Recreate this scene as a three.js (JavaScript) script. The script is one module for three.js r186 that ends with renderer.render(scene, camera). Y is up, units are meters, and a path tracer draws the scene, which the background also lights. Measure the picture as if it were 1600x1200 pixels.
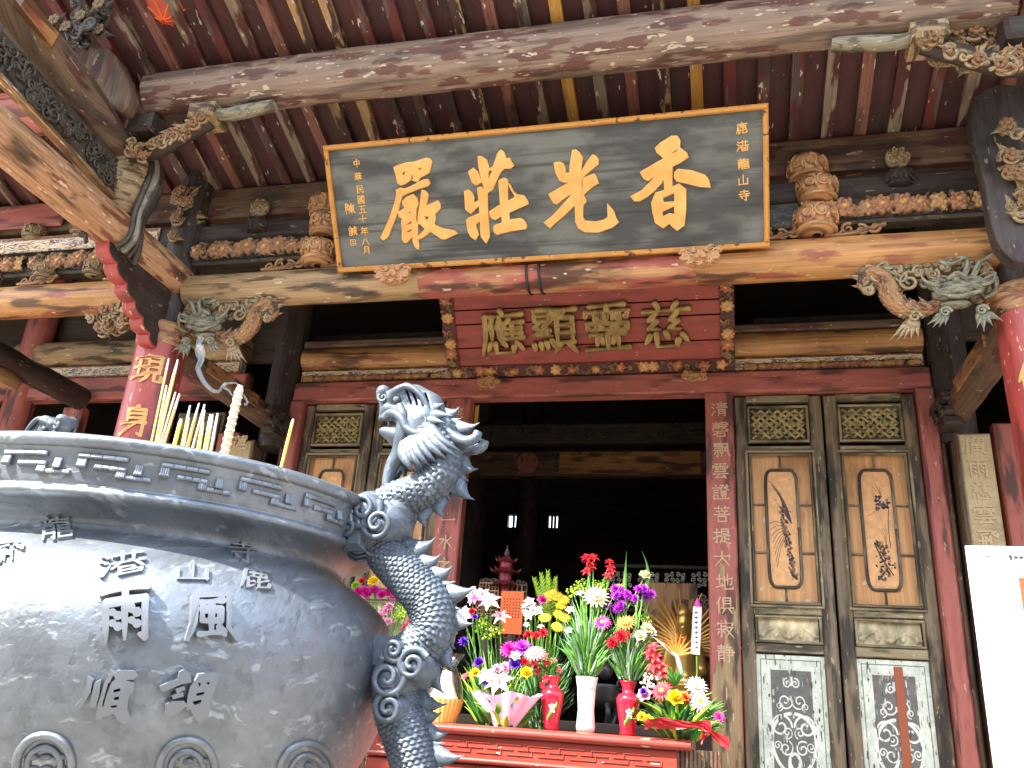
import * as THREE from 'three';
import { mergeGeometries, toCreasedNormals } from 'three/addons/utils/BufferGeometryUtils.js';

// ---------------------------------------------------------------- camera, sky, sun, exposure
const scene = new THREE.Scene();
const camera = new THREE.PerspectiveCamera(48.24, 4 / 3, 0.05, 400);
camera.position.set(0.9646, 1.6, 6);
camera.rotation.set(21.586 * Math.PI / 180, 14.476 * Math.PI / 180, 4.014 * Math.PI / 180, 'YXZ');
camera.updateMatrixWorld(true);
const renderer = new THREE.WebGLRenderer({ antialias: true });
renderer.toneMapping = THREE.LinearToneMapping;
renderer.toneMappingExposure = 5.4;
renderer.shadowMap.enabled = true;
const SUN = new THREE.Vector3(-0.5, 0.84, 0.56).normalize();
{ // bright hazy sky: pale blue overhead, whiter toward the horizon and round the sun
  const W = 256, H = 128, d = new Float32Array(W * H * 4);
  for (let j = 0; j < H; j++) for (let i = 0; i < W; i++) {
    const up = ((j + 0.5) / H - 0.5) * Math.PI, az = ((i + 0.5) / W - 0.5) * 2 * Math.PI, y = Math.sin(up);
    const x = Math.cos(az) * Math.cos(up), z = Math.sin(az) * Math.cos(up);
    const t = Math.max(0, y), g = Math.pow(Math.max(0, x * SUN.x + y * SUN.y + z * SUN.z), 8);
    const h = Math.pow(1 - t, 2.2), o = (j * W + i) * 4;
    d[o] = 0.52 + 0.38 * h + 0.9 * g; d[o + 1] = 0.66 + 0.30 * h + 0.85 * g; d[o + 2] = 0.88 + 0.16 * h + 0.72 * g; d[o + 3] = 1;
  }
  const t = new THREE.DataTexture(d, W, H, THREE.RGBAFormat, THREE.FloatType);
  t.mapping = THREE.EquirectangularReflectionMapping; t.magFilter = THREE.LinearFilter; t.minFilter = THREE.LinearFilter; t.needsUpdate = true;
  scene.background = t; scene.environment = t;
}
const sun = new THREE.DirectionalLight(new THREE.Color(1, 0.95, 0.87), 4.2);
sun.position.copy(SUN).multiplyScalar(30).add(new THREE.Vector3(0, 2, 2)); sun.target.position.set(0, 2, 2);
sun.castShadow = true; sun.shadow.radius = 3; sun.shadow.mapSize.set(4096, 4096);
Object.assign(sun.shadow.camera, { left: -16, right: 16, top: 16, bottom: -16, near: 1, far: 80 });
scene.add(sun, sun.target);

// ---------------------------------------------------------------- helpers
const V = (x, y, z) => new THREE.Vector3(x, y, z), PI = Math.PI;
let seed = 7;
const reseed = (s) => { seed = s | 0; };
const rnd = () => { seed = (seed + 0x6d2b79f5) | 0; let t = Math.imul(seed ^ (seed >>> 15), 1 | seed); t = (t + Math.imul(t ^ (t >>> 7), 61 | t)) ^ t; return ((t ^ (t >>> 14)) >>> 0) / 4294967296; };
const rr = (a, b) => a + (b - a) * rnd(), clamp = (x, a = 0, b = 1) => Math.min(b, Math.max(a, x)), mix = (a, b, t) => a + (b - a) * t, sstep = (a, b, x) => { const t = clamp((x - a) / (b - a)); return t * t * (3 - 2 * t); };
// photo pixel -> direction -> point on a plane z = const (or x = const) of the place
const FOC = 1340;
const ray = (px, py) => V((px - 800) / FOC, -(py - 600) / FOC, -1).applyQuaternion(camera.quaternion);
const P = (px, py, z) => { const d = ray(px, py), t = (z - camera.position.z) / d.z; return d.multiplyScalar(t).add(camera.position); };
const PX = (px, py, x) => { const d = ray(px, py), t = (x - camera.position.x) / d.x; return d.multiplyScalar(t).add(camera.position); };

// periodic value noise
const TAB = new Float32Array(65536); reseed(11); for (let i = 0; i < 65536; i++) TAB[i] = rnd();
const hash = (x, y, s) => TAB[(x * 131 + y * 7919 + s * 1013) & 65535];
function vn(x, y, px, py, s) { const ix = Math.floor(x), iy = Math.floor(y), fx = x - ix, fy = y - iy, u = fx * fx * (3 - 2 * fx), v = fy * fy * (3 - 2 * fy), m = (a, n) => ((a % n) + n) % n; const x0 = m(ix, px), x1 = m(ix + 1, px), y0 = m(iy, py), y1 = m(iy + 1, py); return mix(mix(hash(x0, y0, s), hash(x1, y0, s), u), mix(hash(x0, y1, s), hash(x1, y1, s), u), v); }
function fb(x, y, px, py, s, oct = 4) { let a = 0.5, t = 0, n = 0; for (let o = 0; o < oct; o++) { t += a * vn(x, y, px, py, s + o * 17); n += a; x *= 2; y *= 2; px *= 2; py *= 2; a *= 0.55; } return t / n; }

const toByte = (c) => Math.round(255 * clamp(c <= 0.0031308 ? c * 12.92 : 1.055 * Math.pow(c, 1 / 2.4) - 0.055));
// a colour texture and a relief texture from f(u, v) -> [r, g, b (linear), height 0..1]; su x sv metres
function mkTex(w, h, su, sv, f) {
  const c = new Uint8Array(w * h * 4), b = new Uint8Array(w * h * 4);
  for (let j = 0; j < h; j++) for (let i = 0; i < w; i++) {
    const q = f(i / w, j / h), o = (j * w + i) * 4;
    c[o] = toByte(q[0]); c[o + 1] = toByte(q[1]); c[o + 2] = toByte(q[2]); c[o + 3] = 255;
    b[o] = b[o + 1] = b[o + 2] = Math.round(255 * clamp(q[3])); b[o + 3] = 255;
  }
  const mk = (data, srgb) => { const t = new THREE.DataTexture(data, w, h); t.wrapS = t.wrapT = THREE.RepeatWrapping; t.magFilter = THREE.LinearFilter; t.minFilter = THREE.LinearMipmapLinearFilter; t.generateMipmaps = true; if (srgb) t.colorSpace = THREE.SRGBColorSpace; t.repeat.set(1 / su, 1 / sv); t.needsUpdate = true; return t; };
  return { map: mk(c, true), bumpMap: mk(b, false) };
}
const lerp3 = (a, b, t) => [mix(a[0], b[0], t), mix(a[1], b[1], t), mix(a[2], b[2], t)];
const hex = (h) => { const c = new THREE.Color(h); return [c.r, c.g, c.b]; };
// weathered wood: grain along u, paint that has flaked off in long patches, grime spots and pale chips
function woodTex({ s, bare, bare2, paint, cover = 0, edge = 0.05, grime = 0.3, grimeCol = [0.02, 0.016, 0.013], chips = 0.1, chipCol = [0.6, 0.52, 0.42], su = 2.4, sv = 0.6, w = 1024, h = 256, stretch = 1 }) {
  return mkTex(w, h, su, sv, (u, v) => {
    const gr = fb(u * 10, v * 64, 10, 64, s, 3), gr2 = fb(u * 4, v * 128, 4, 128, s + 3, 2), big = fb(u * 5, v * 4, 5, 4, s + 5, 4);
    let c = lerp3(bare, bare2, clamp(gr * 0.8 + big * 0.7 - 0.3)); const k = 0.72 + 0.5 * gr2; c = [c[0] * k, c[1] * k, c[2] * k];
    let hgt = 0.42 + 0.22 * (gr2 - 0.5) + 0.12 * (gr - 0.5);
    const pf = fb(u * 12 * stretch, v * 12, 12 * stretch, 12, s + 9, 5) * 0.7 + big * 0.3;
    if (paint) { const m = sstep(1 - cover - edge, 1 - cover + edge, pf * 1.35 - 0.17); const pn = 0.8 + 0.45 * fb(u * 20, v * 20, 20, 20, s + 21, 3); c = lerp3(c, [paint[0] * pn, paint[1] * pn, paint[2] * pn], m); hgt += 0.25 * m; }
    const gm = sstep(0.62 - 0.2 * grime, 0.72, fb(u * 7, v * 9, 7, 9, s + 31, 5)) * grime * 1.6; c = lerp3(c, grimeCol, clamp(gm, 0, 0.85));
    const cm = sstep(0.80 - 0.16 * chips, 0.83 - 0.16 * chips, fb(u * 36, v * 30, 36, 30, s + 41, 3)); c = lerp3(c, chipCol, cm * 0.85); hgt -= 0.2 * cm;
    const cr = sstep(0.94, 0.985, fb(u * 3, v * 70, 3, 70, s + 51, 1)); c = lerp3(c, [c[0] * 0.3, c[1] * 0.3, c[2] * 0.3], cr); hgt -= 0.35 * cr;
    return [c[0], c[1], c[2], hgt];
  });
}
const std = (o) => new THREE.MeshStandardMaterial({ roughness: 0.75, ...o });
const wood = (o) => { const t = woodTex(o); return std({ ...t, bumpScale: o.bump ?? 0.006, roughness: o.rough ?? 0.68 }); };
const plain = (r, g, b, o = {}) => std({ color: new THREE.Color().setRGB(r, g, b), ...o });

// metric uv: u along the grain axis of the piece
function uvm(g, axis = 'x', ou = 0, ov = 0) {
  const p = g.attributes.position, n = g.attributes.normal, uv = new Float32Array(p.count * 2);
  for (let i = 0; i < p.count; i++) {
    const c = { x: p.getX(i), y: p.getY(i), z: p.getZ(i) }, m = { x: Math.abs(n.getX(i)), y: Math.abs(n.getY(i)), z: Math.abs(n.getZ(i)) }, rest = ['x', 'y', 'z'].filter((k) => k !== axis);
    let a = axis, b = m[rest[0]] > m[rest[1]] ? rest[1] : rest[0];
    if (m[axis] > m[rest[0]] && m[axis] > m[rest[1]]) { a = rest[0]; b = rest[1]; }
    uv[i * 2] = c[a] + ou; uv[i * 2 + 1] = c[b] + ov;
  }
  g.setAttribute('uv', new THREE.BufferAttribute(uv, 2)); return g;
}
// box with chamfered edges, centred; grain along its longest side unless told
function bx(w, h, d, b = 0.006, axis, ou = rnd() * 9, ov = rnd() * 9) {
  b = Math.min(b, w / 3, h / 3, d / 3);
  const x = w / 2 - b, y = h / 2 - b, s = new THREE.Shape([new THREE.Vector2(-x, -y), new THREE.Vector2(x, -y), new THREE.Vector2(x, y), new THREE.Vector2(-x, y)]);
  const g = new THREE.ExtrudeGeometry(s, { depth: d - 2 * b, bevelEnabled: true, bevelThickness: b, bevelSize: b, bevelSegments: 1, steps: 1 });
  g.translate(0, 0, -d / 2 + b);
  return uvm(g, axis ?? (w >= h && w >= d ? 'x' : h >= d ? 'y' : 'z'), ou, ov);
}
const at = (g, x, y, z, rx = 0, ry = 0, rz = 0) => { if (rx || ry || rz) g.applyMatrix4(new THREE.Matrix4().makeRotationFromEuler(new THREE.Euler(rx, ry, rz, 'YXZ'))); g.translate(x, y, z); return g; };
const KEEP = ['position', 'normal', 'uv'];
function merge(list) {
  const a = list.map((g) => { let q = g.index ? g.toNonIndexed() : g.clone(); for (const k of Object.keys(q.attributes)) if (!KEEP.includes(k)) q.deleteAttribute(k); if (!q.attributes.uv) q.setAttribute('uv', new THREE.BufferAttribute(new Float32Array(q.attributes.position.count * 2), 2)); if (!q.attributes.normal) q.computeVertexNormals(); return q; });
  return mergeGeometries(a);
}
// sweep a round (or flattened) section along points; r(t) radius; metric uv (u along)
function tube(pts, r, seg = 8, n = 0, flat = 1, caps = true, closed = false) {
  const curve = new THREE.CatmullRomCurve3(pts, closed, 'centripetal'), N = n || (pts.length - 1) * 5, rf = typeof r === 'function' ? r : () => r, L = curve.getLength();
  const pos = [], nor = [], uv = [], idx = []; let nrm = null;
  for (let i = 0; i <= N; i++) {
    const t = i / N, c = curve.getPointAt(t), tan = curve.getTangentAt(t);
    if (!nrm) { nrm = Math.abs(tan.z) < 0.9 ? V(0, 0, 1) : V(1, 0, 0); }
    nrm = nrm.clone().addScaledVector(tan, -nrm.dot(tan)).normalize(); const bin = V(0, 0, 0).crossVectors(tan, nrm), R = Math.max(1e-4, rf(t));
    for (let k = 0; k <= seg; k++) { const a = k / seg * 2 * PI, ca = Math.cos(a), sa = Math.sin(a); pos.push(c.x + (nrm.x * ca * flat + bin.x * sa) * R, c.y + (nrm.y * ca * flat + bin.y * sa) * R, c.z + (nrm.z * ca * flat + bin.z * sa) * R); nor.push(nrm.x * ca + bin.x * sa, nrm.y * ca + bin.y * sa, nrm.z * ca + bin.z * sa); uv.push(t * L, k / seg * 2 * PI * Math.max(R, 0.01)); }
  }
  for (let i = 0; i < N; i++) for (let k = 0; k < seg; k++) { const a = i * (seg + 1) + k, b = a + seg + 1; idx.push(a, a + 1, b, b, a + 1, b + 1); }
  if (caps && !closed) for (const e of [0, N]) { const c = curve.getPointAt(e / N), t = curve.getTangentAt(e / N).multiplyScalar(e ? 1 : -1), b0 = pos.length / 3; pos.push(c.x, c.y, c.z); nor.push(t.x, t.y, t.z); uv.push(0, 0); for (let k = 0; k <= seg; k++) { const o = (e * (seg + 1) + k) * 3; pos.push(pos[o], pos[o + 1], pos[o + 2]); nor.push(t.x, t.y, t.z); uv.push(0.02 * Math.cos(k), 0.02 * Math.sin(k)); } for (let k = 0; k < seg; k++) e ? idx.push(b0, b0 + 1 + k, b0 + 2 + k) : idx.push(b0, b0 + 2 + k, b0 + 1 + k); }
  const g = new THREE.BufferGeometry(); g.setAttribute('position', new THREE.Float32BufferAttribute(pos, 3)); g.setAttribute('normal', new THREE.Float32BufferAttribute(nor, 3)); g.setAttribute('uv', new THREE.Float32BufferAttribute(uv, 2)); g.setIndex(idx); return g;
}
// round timber along an axis, slightly uneven, uv metric
function log(len, r, axis = 'x', { ry = 1, sag = 0, seg = 28, n = 24, wob = 0.012, s = 1, taper = 0 } = {}) {
  const pos = [], uv = [], idx = [], ou = rnd() * 9;
  for (let i = 0; i <= n; i++) { const t = i / n - 0.5; for (let k = 0; k <= seg; k++) { const a = k / seg * 2 * PI, w = 1 + wob * (fb(t * 9 + 50, (k % seg) / seg * 8, 999, 8, s, 3) - 0.5) * 8 * 0.5, R = r * w * (1 - taper * Math.pow(Math.abs(t) * 2, 6)); pos.push(t * len, Math.sin(a) * R * ry + sag * (1 - 4 * t * t), Math.cos(a) * R); uv.push(t * len + ou, k / seg * 2 * PI * r); } }
  for (let i = 0; i < n; i++) for (let k = 0; k < seg; k++) { const a = i * (seg + 1) + k, b = a + seg + 1; idx.push(a, b, a + 1, b, b + 1, a + 1); }
  for (const e of [0, n]) { const c = pos.length / 3, x = (e / n - 0.5) * len; pos.push(x, 0, 0); uv.push(0, 0); for (let k = 0; k <= seg; k++) { const o = (e * (seg + 1) + k) * 3; pos.push(pos[o], pos[o + 1], pos[o + 2]); uv.push(pos[o + 2], pos[o + 1]); } for (let k = 0; k < seg; k++) e ? idx.push(c, c + 2 + k, c + 1 + k) : idx.push(c, c + 1 + k, c + 2 + k); }
  const g = new THREE.BufferGeometry(); g.setAttribute('position', new THREE.Float32BufferAttribute(pos, 3)); g.setAttribute('uv', new THREE.Float32BufferAttribute(uv, 2)); g.setIndex(idx); g.computeVertexNormals();
  if (axis === 'z') g.rotateY(PI / 2); if (axis === 'y') g.rotateZ(PI / 2); return g;
}
function lathe(prof, seg = 40, uvs = 1) { const g = new THREE.LatheGeometry(prof.map((p) => new THREE.Vector2(p[0], p[1])), seg); const p = g.attributes.position, uv = g.attributes.uv; for (let i = 0; i < p.count; i++) { const R = Math.hypot(p.getX(i), p.getZ(i)); uv.setXY(i, uv.getX(i) * 2 * PI * Math.max(0.02, R) * uvs, p.getY(i) * uvs); } return g; }
// flat scroll lying in the xy plane
function scroll(cx, cy, r, turns = 1.6, dir = 1, a0 = 0, th = 0.012, z = 0, flat = 0.8, rise = 0) { const pts = []; const n = Math.ceil(turns * 9); for (let i = 0; i <= n; i++) { const t = i / n, a = a0 + dir * t * turns * 2 * PI, R = r * (1 - 0.86 * t); pts.push(V(cx + Math.cos(a) * R, cy + Math.sin(a) * R, z + rise * t)); } return tube(pts, (t) => th * (1 - 0.35 * t), 6, n * 2, flat); }
const ball = (x, y, z, r, sx = 1, sy = 1, sz = 1, d = 10) => { const g = new THREE.SphereGeometry(r, d, Math.max(6, d * 0.7 | 0)); g.scale(sx, sy, sz); g.translate(x, y, z); return g; };
// pointed leaf / petal / fin blade from a to b, thickness t, bulging along side
function blade(a, b, w, t = 0.006, bend = V(0, 0, 0), n = 5) {
  const ax = b.clone().sub(a), L = ax.length(), m = a.clone().lerp(b, 0.5).add(bend), pts = []; for (let i = 0; i <= n; i++) { const q = i / n; pts.push(a.clone().multiplyScalar((1 - q) * (1 - q)).addScaledVector(m, 2 * q * (1 - q)).addScaledVector(b, q * q)); }
  return tube(pts, (q) => w * (0.35 + 0.65 * Math.sin(PI * Math.min(1, q * 0.9 + 0.25))) * (1 - q * q * 0.93), 6, n + 1, t / w);
}

const taken = new Map();
const numbered = (n) => { const k = taken.get(n) ?? 0; taken.set(n, k + 1); return k ? n + '_' + String(k).padStart(3, '0') : n; };
function dress(o, label, category, group, kind) { if (label) o.userData.label = label; if (category) o.userData.category = category; if (group) o.userData.group = group; if (kind) o.userData.kind = kind; return o; }
function thing(name, label, category, pos = [0, 0, 0], group, kind) { const o = new THREE.Group(); o.name = numbered(name); o.position.set(...(pos.isVector3 ? pos.toArray() : pos)); scene.add(o); return dress(o, label, category, group, kind); }
function part(parent, name, g, m, label, kind) { const o = new THREE.Mesh(g, m); o.name = name; o.castShadow = o.receiveShadow = true; if (label) o.userData.label = label; if (kind) o.userData.kind = kind; parent.add(o); return o; }
function solo(name, g, m, label, category, group, kind) { const o = new THREE.Mesh(g, m); o.name = numbered(name); o.castShadow = o.receiveShadow = true; scene.add(o); return dress(o, label, category, group, kind); }
// move world-space geometry so that it is relative to a group that stands at its own place
const rel = (g, o) => g.translate(-o.position.x, -o.position.y, -o.position.z);

// ---------------------------------------------------------------- lettering and outlines
// contour a drawing (white on black canvas) into shapes with holes; units are canvas pixels, y down
function contours(W, H, draw) {
  const cv = document.createElement('canvas'); cv.width = W; cv.height = H; const c = cv.getContext('2d'); c.fillStyle = '#000'; c.fillRect(0, 0, W, H); c.fillStyle = '#fff'; c.strokeStyle = '#fff'; c.lineCap = 'round'; c.lineJoin = 'round'; draw(c);
  const d = c.getImageData(0, 0, W, H).data, f = (x, y) => (x < 1 || y < 1 || x >= W - 1 || y >= H - 1 ? 0 : d[(y * W + x) * 4]) - 127.5, next = new Map(), pt = new Map();
  const ePt = (x, y, h) => { const k = (y * W + x) * 2 + h; if (!pt.has(k)) { const a = f(x, y), b = h ? f(x, y + 1) : f(x + 1, y), t = a / (a - b); pt.set(k, h ? [x, y + t] : [x + t, y]); } return k; };
  for (let y = 0; y < H - 1; y++) for (let x = 0; x < W - 1; x++) {
    const m = (f(x, y) > 0 ? 1 : 0) | (f(x + 1, y) > 0 ? 2 : 0) | (f(x + 1, y + 1) > 0 ? 4 : 0) | (f(x, y + 1) > 0 ? 8 : 0); if (m === 0 || m === 15) continue;
    const T = () => ePt(x, y, 0), B = () => ePt(x, y + 1, 0), L = () => ePt(x, y, 1), R = () => ePt(x + 1, y, 1), S = (a, b) => next.set(a, b);
    switch (m) { case 1: S(L(), T()); break; case 2: S(T(), R()); break; case 3: S(L(), R()); break; case 4: S(R(), B()); break; case 5: S(L(), T()); S(R(), B()); break; case 6: S(T(), B()); break; case 7: S(L(), B()); break; case 8: S(B(), L()); break; case 9: S(B(), T()); break; case 10: S(T(), R()); S(B(), L()); break; case 11: S(B(), R()); break; case 12: S(R(), L()); break; case 13: S(R(), T()); break; case 14: S(T(), L()); break; }
  }
  const loops = [];
  while (next.size) { const k0 = next.keys().next().value; let k = k0; const lp = []; while (next.has(k)) { lp.push(pt.get(k)); const n = next.get(k); next.delete(k); k = n; } if (lp.length > 8) loops.push(simplify(lp, 0.35)); }
  const area = (l) => { let s = 0; for (let i = 0; i < l.length; i++) { const a = l[i], b = l[(i + 1) % l.length]; s += a[0] * b[1] - b[0] * a[1]; } return s / 2; };
  const inside = (p, l) => { let r = false; for (let i = 0, j = l.length - 1; i < l.length; j = i++) if ((l[i][1] > p[1]) !== (l[j][1] > p[1]) && p[0] < (l[j][0] - l[i][0]) * (p[1] - l[i][1]) / (l[j][1] - l[i][1]) + l[i][0]) r = !r; return r; };
  const info = loops.filter((l) => l.length > 2).map((l) => ({ l, a: area(l) })).filter((o) => Math.abs(o.a) > 3);
  const out = info.filter((o) => o.a < 0).map((o) => ({ outer: o.l, a: -o.a, holes: [] }));
  for (const o of info.filter((o) => o.a > 0)) { let best = null; for (const q of out) if (inside(o.l[0], q.outer) && (!best || q.a < best.a)) best = q; if (best) best.holes.push(o.l); }
  return out;
}
function simplify(l, eps) { const keep = new Uint8Array(l.length); const h = l.length >> 1; keep[0] = keep[h] = 1; const go = (a, b) => { let m = 0, mi = -1; const A = l[a], B = l[b % l.length], dx = B[0] - A[0], dy = B[1] - A[1], L = Math.hypot(dx, dy) || 1e-9; for (let i = a + 1; i < b; i++) { const e = Math.abs((l[i][0] - A[0]) * dy - (l[i][1] - A[1]) * dx) / L; if (e > m) { m = e; mi = i; } } if (m > eps) { keep[mi] = 1; go(a, mi); go(mi, b); } }; go(0, h); go(h, l.length); return l.filter((_, i) => keep[i]); }
// shapes -> solid; map(x, y) gives unit coordinates, y up
function solid(cts, map, depth, bevel = 0) {
  const gs = cts.map((o) => { const s = new THREE.Shape(o.outer.map((p) => new THREE.Vector2(...map(p[0], p[1])))); s.holes = o.holes.map((h) => new THREE.Path(h.map((p) => new THREE.Vector2(...map(p[0], p[1]))))); return new THREE.ExtrudeGeometry(s, { depth: depth - bevel, bevelEnabled: bevel > 0, bevelThickness: bevel, bevelSize: bevel, bevelOffset: -bevel * 0.6, bevelSegments: 2, steps: 1, curveSegments: 1 }); });
  return gs.length ? merge(gs) : new THREE.BufferGeometry();
}
// brush strokes of characters on a 100 x 100 grid, y down
const CH = {
  中: '1830 1862, 1830 8230 8262, 1862 8262, 5008 5095', 華: '1018 9018, 3508 3526, 6508 6526, 2036 8036, 1050 9050, 2664 7664, 3036 3050, 7036 7050, 0876 9276, 5026 5096, 3250 3264, 6850 6864',
  民: '2012 8012 8036, 2036 8036, 2012 2090 5078, 2056 9056, 5236 6276 9092 9476', 國: '1210 1294, 1210 8810 8894, 1290 8890, 2630 6030, 2844 4844 4862 2862 2844, 2476 5470, 5620 6256 7678 7866, 7456 5480, 6822 7628',
  五: '1515 8515, 4615 3690, 2548 7048 6690, 0890 9290', 十: '0848 9248, 5008 5095', 年: '3208 1434, 2424 8624, 2646 8046, 2646 2668, 0868 9268, 5424 5496', 八: '3820 1082, 5816 9084', 月: '2810 2464 1292, 2810 7610 7690 6484, 2836 7636, 2660 7660',
  陳: '1410 1496, 1410 3810 2640 4062 1660, 4626 9426, 6808 6896, 5038 5064, 5038 8838 8864, 5050 8850, 5064 8864, 6664 4288, 7064 9688', 誠: '2408 3016, 1024 4224, 1440 3840, 1454 3854, 1470 1492, 1470 3870 3892 1492, 5030 9430, 5030 5062 4492, 5450 6850 6672, 7008 7448 9090 9474, 9046 6288, 8212 9022',
  鹿: '5006 5616, 1818 9218, 2018 1660 0696, 3432 8232 8248 3248, 4424 4448, 6624 6648, 2656 2696 4484, 2672 4468, 6052 6094 9290 9276, 5872 8660', 港: '1214 2222, 0834 1842, 0888 2456, 3620 9420, 5208 5248, 7608 7648, 3248 9848, 4848 2870, 8048 9870, 4666 7666 7678, 4666 4692 9290 9280, 4680 7678',
  龍: '2606 3014, 1018 4818, 2026 2436, 4026 3436, 0838 5038, 1448 1294, 1448 4448 4494 3688, 1462 4462, 1474 4474, 5808 5834 9034, 5820 9020, 5834 9040 9050, 5850 5890 9690 9676, 5850 9050, 6462 8862, 6474 8874', 山: '5010 5086, 1440 1488 8686, 8640 8692', 寺: '2014 8014, 5004 5032, 0834 9234, 1852 8452, 6634 6690 5082, 2864 3874',
  慈: '3006 3616, 7006 6216, 0820 9220, 3024 1838 3240 1654 3656, 7024 5838 7240 5654 7656, 1868 1084, 3064 3290 7090 7278, 4862 5474, 8066 9080', 靈: '1606 8406, 0818 0630, 0818 9418 8830, 5006 5034, 2624 3826, 2632 3834, 6224 7426, 6232 7434, 1042 3042 3054 1054 1042, 4042 6042 6054 4054 4042, 7042 9042 9054 7054 7042, 1664 8464, 0894 9294, 5064 5094, 3068 2886, 7068 7286, 3670 4084, 6470 6084',
  顯: '1208 4408 4430 1230 1208, 1218 4418, 2034 1242 2450 1058 2660, 3834 3042 4250 2858 4660, 0878 1092, 2276 2490, 3474 3888, 4670 5284, 5410 9610, 7210 6622, 5824 5876, 5824 9024 9076, 5840 9040, 5856 9056, 5876 9076, 6478 5296, 8278 9896', 應: '4804 5410, 1414 9414, 1614 1460 0696, 3022 2242, 2834 2864, 4622 3842, 4432 4464, 5230 9430, 6622 5240, 5442 9042, 5452 9052, 5462 9462, 7230 7262, 2472 1888, 3470 3692 7292 7480, 5068 5878, 8070 9486',
  清: '1214 2222, 0836 1844, 0888 2660, 3816 9216, 4428 8828, 3440 9640, 6406 6440, 4652 4696, 4652 8452 8494 7690, 4664 8464, 4678 8478', 磬: '0812 4812, 2804 2822, 1222 4422, 1230 4430 4442 1242 1230, 2830 2842, 1042 0654, 5808 5420 9420, 5808 8808 8820, 5430 8830 5654, 6036 9456, 1062 9062, 4062 1284, 3272 3296, 3274 7674 7694, 3294 7694',
  飄: '0810 5210, 2010 2030, 3810 3830, 1018 5018 5030 1030 1018, 1440 4640, 0852 5252, 3052 3092 2288, 1864 1078, 4262 5074, 5812 5660 5094, 5812 8812 8870 9890 9876, 6630 8060, 8226 6466', 雲: '1808 8208, 0822 0636, 0822 9422 8834, 5008 5044, 2430 3832, 2440 3842, 6230 7632, 6240 7642, 2054 8054, 0868 9268, 4668 2290 7888, 6876 8496',
  證: '2408 3016, 0824 4224, 1438 3838, 1452 3852, 1468 1490 3690 3668 1468, 5010 6810 5034, 4824 5630, 8806 7822, 9418 8026, 7222 9638, 5444 8444, 5654 8254 8266 5666 5654, 6070 6482, 8070 7482, 4690 9690', 菩: '0816 9216, 3206 3224, 6806 6824, 5024 5030, 2034 8034, 3440 3850, 6640 6250, 0854 9254, 2864 7264 7294 2894 2864',
  提: '0828 4028, 2408 2488 1482, 0662 4048, 5010 8810 8838 5038 5010, 5024 8824, 4650 9450, 6850 6888, 6868 9268, 5460 4292, 5078 9894', 大: '0836 9236, 5008 4850 1092, 5042 9292', 地: '0834 4034, 2410 2474, 0680 4270, 4842 9230 9064 8266, 6808 6870, 5220 5290 9688 9672', 俱: '2808 0848, 2034 2096, 4410 4462, 4410 8410 8462, 4426 8426, 4442 8442, 3466 9666, 5270 3894, 7670 9494',
  寂: '5004 5414, 1018 0830, 1018 9218 8630, 2834 4834, 2826 2850, 0850 5050, 3050 3092 2488, 1862 1078, 4060 4874, 5440 8840 5294, 5650 9694', 靜: '1012 4612, 1422 4222, 0834 4834, 2806 2834, 1444 1494, 1444 4244 4292, 1458 4258, 1474 4274, 6006 5224, 5816 8016 7028, 5430 8830 8858 5458, 4844 9644, 7030 7092 6088',
  寒: '5004 5412, 1016 0826, 1016 9216 8626, 2430 7830, 2042 8242, 3822 3856, 6222 6256, 0856 9456, 3856 1276, 6256 9278, 4466 5874, 3680 6494', 鐘: '2804 0830, 2808 4630, 1436 4236, 1050 4450, 2836 2888, 1464 1878, 4062 3678, 0894 4888, 5010 9410, 7004 7018, 6020 6428, 8420 7828, 4830 9830, 5640 8840 8862 5662 5640, 5650 8850, 7240 7294, 5476 9276, 4894 9894',
  一: '0850 9250', 風: '2210 2060 0894, 2210 8010 8070 9692 9674, 3226 6822, 3438 6638 6656 3456 3438, 5026 5078, 3082 7078, 6468 7484', 水: '5008 5092 4084, 1232 4032 0882, 8422 6042, 5438 9486', 之: '4806 5616, 1030 8230 2074, 2070 4088 9688', 廣: '4804 5412, 1416 9416, 1616 1460 0696, 2628 9028, 4218 4240, 6618 6640, 2842 8842, 3450 8450 8478 3478 3450, 3464 8464, 5842 5878, 4080 2694, 7280 9094', 雨: '1010 9010, 1630 1696, 1630 8630 8696 7690, 5010 5094, 2844 3852, 2864 3872, 6244 7252, 6264 7272',
  飛: '1012 7012 7836 9446 9430, 8616 7026, 7226 9036, 5024 2030, 2642 2690 1698, 0660 6060, 3840 3888, 6036 6288, 4444 5660', 現: '0814 4414, 0844 4444, 0480 4668, 2614 2674, 5408 8808 8862 5462 5408, 5426 8826, 5444 8844, 6062 5480 3894, 7662 7690 9690 9676', 身: '5404 4614, 2814 7614 7696 6490, 2814 2856, 2828 7628, 2842 7642, 1058 8056, 7644 1294',
  等: '2604 1022, 1814 4414, 3014 3822, 6604 5420, 6014 9014, 7214 7822, 1832 8032, 4824 4846, 0846 9246, 1462 8862, 6646 6692 5686, 2870 3880', 蓮: '0814 9214, 3206 3222, 6806 6822, 1426 2234, 0646 2046 1072 2278, 0692 2280 5890 9692, 3628 9028, 4236 8436 8460 4260 4236, 4248 8448, 3070 9670, 6222 6284', 佛: '2808 0848, 2034 2096, 4016 8416 8436 4436 4456 8856 8678 7876, 5406 5064 3892, 7006 7096', 心: '1846 1070, 3434 3688 7288 7470, 5024 5842, 8040 9262',
};
const strokes = (ch) => CH[ch].split(',').map((s) => s.trim().split(' ').map((q) => [+q.slice(0, 2), +q.slice(2)]));
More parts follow.
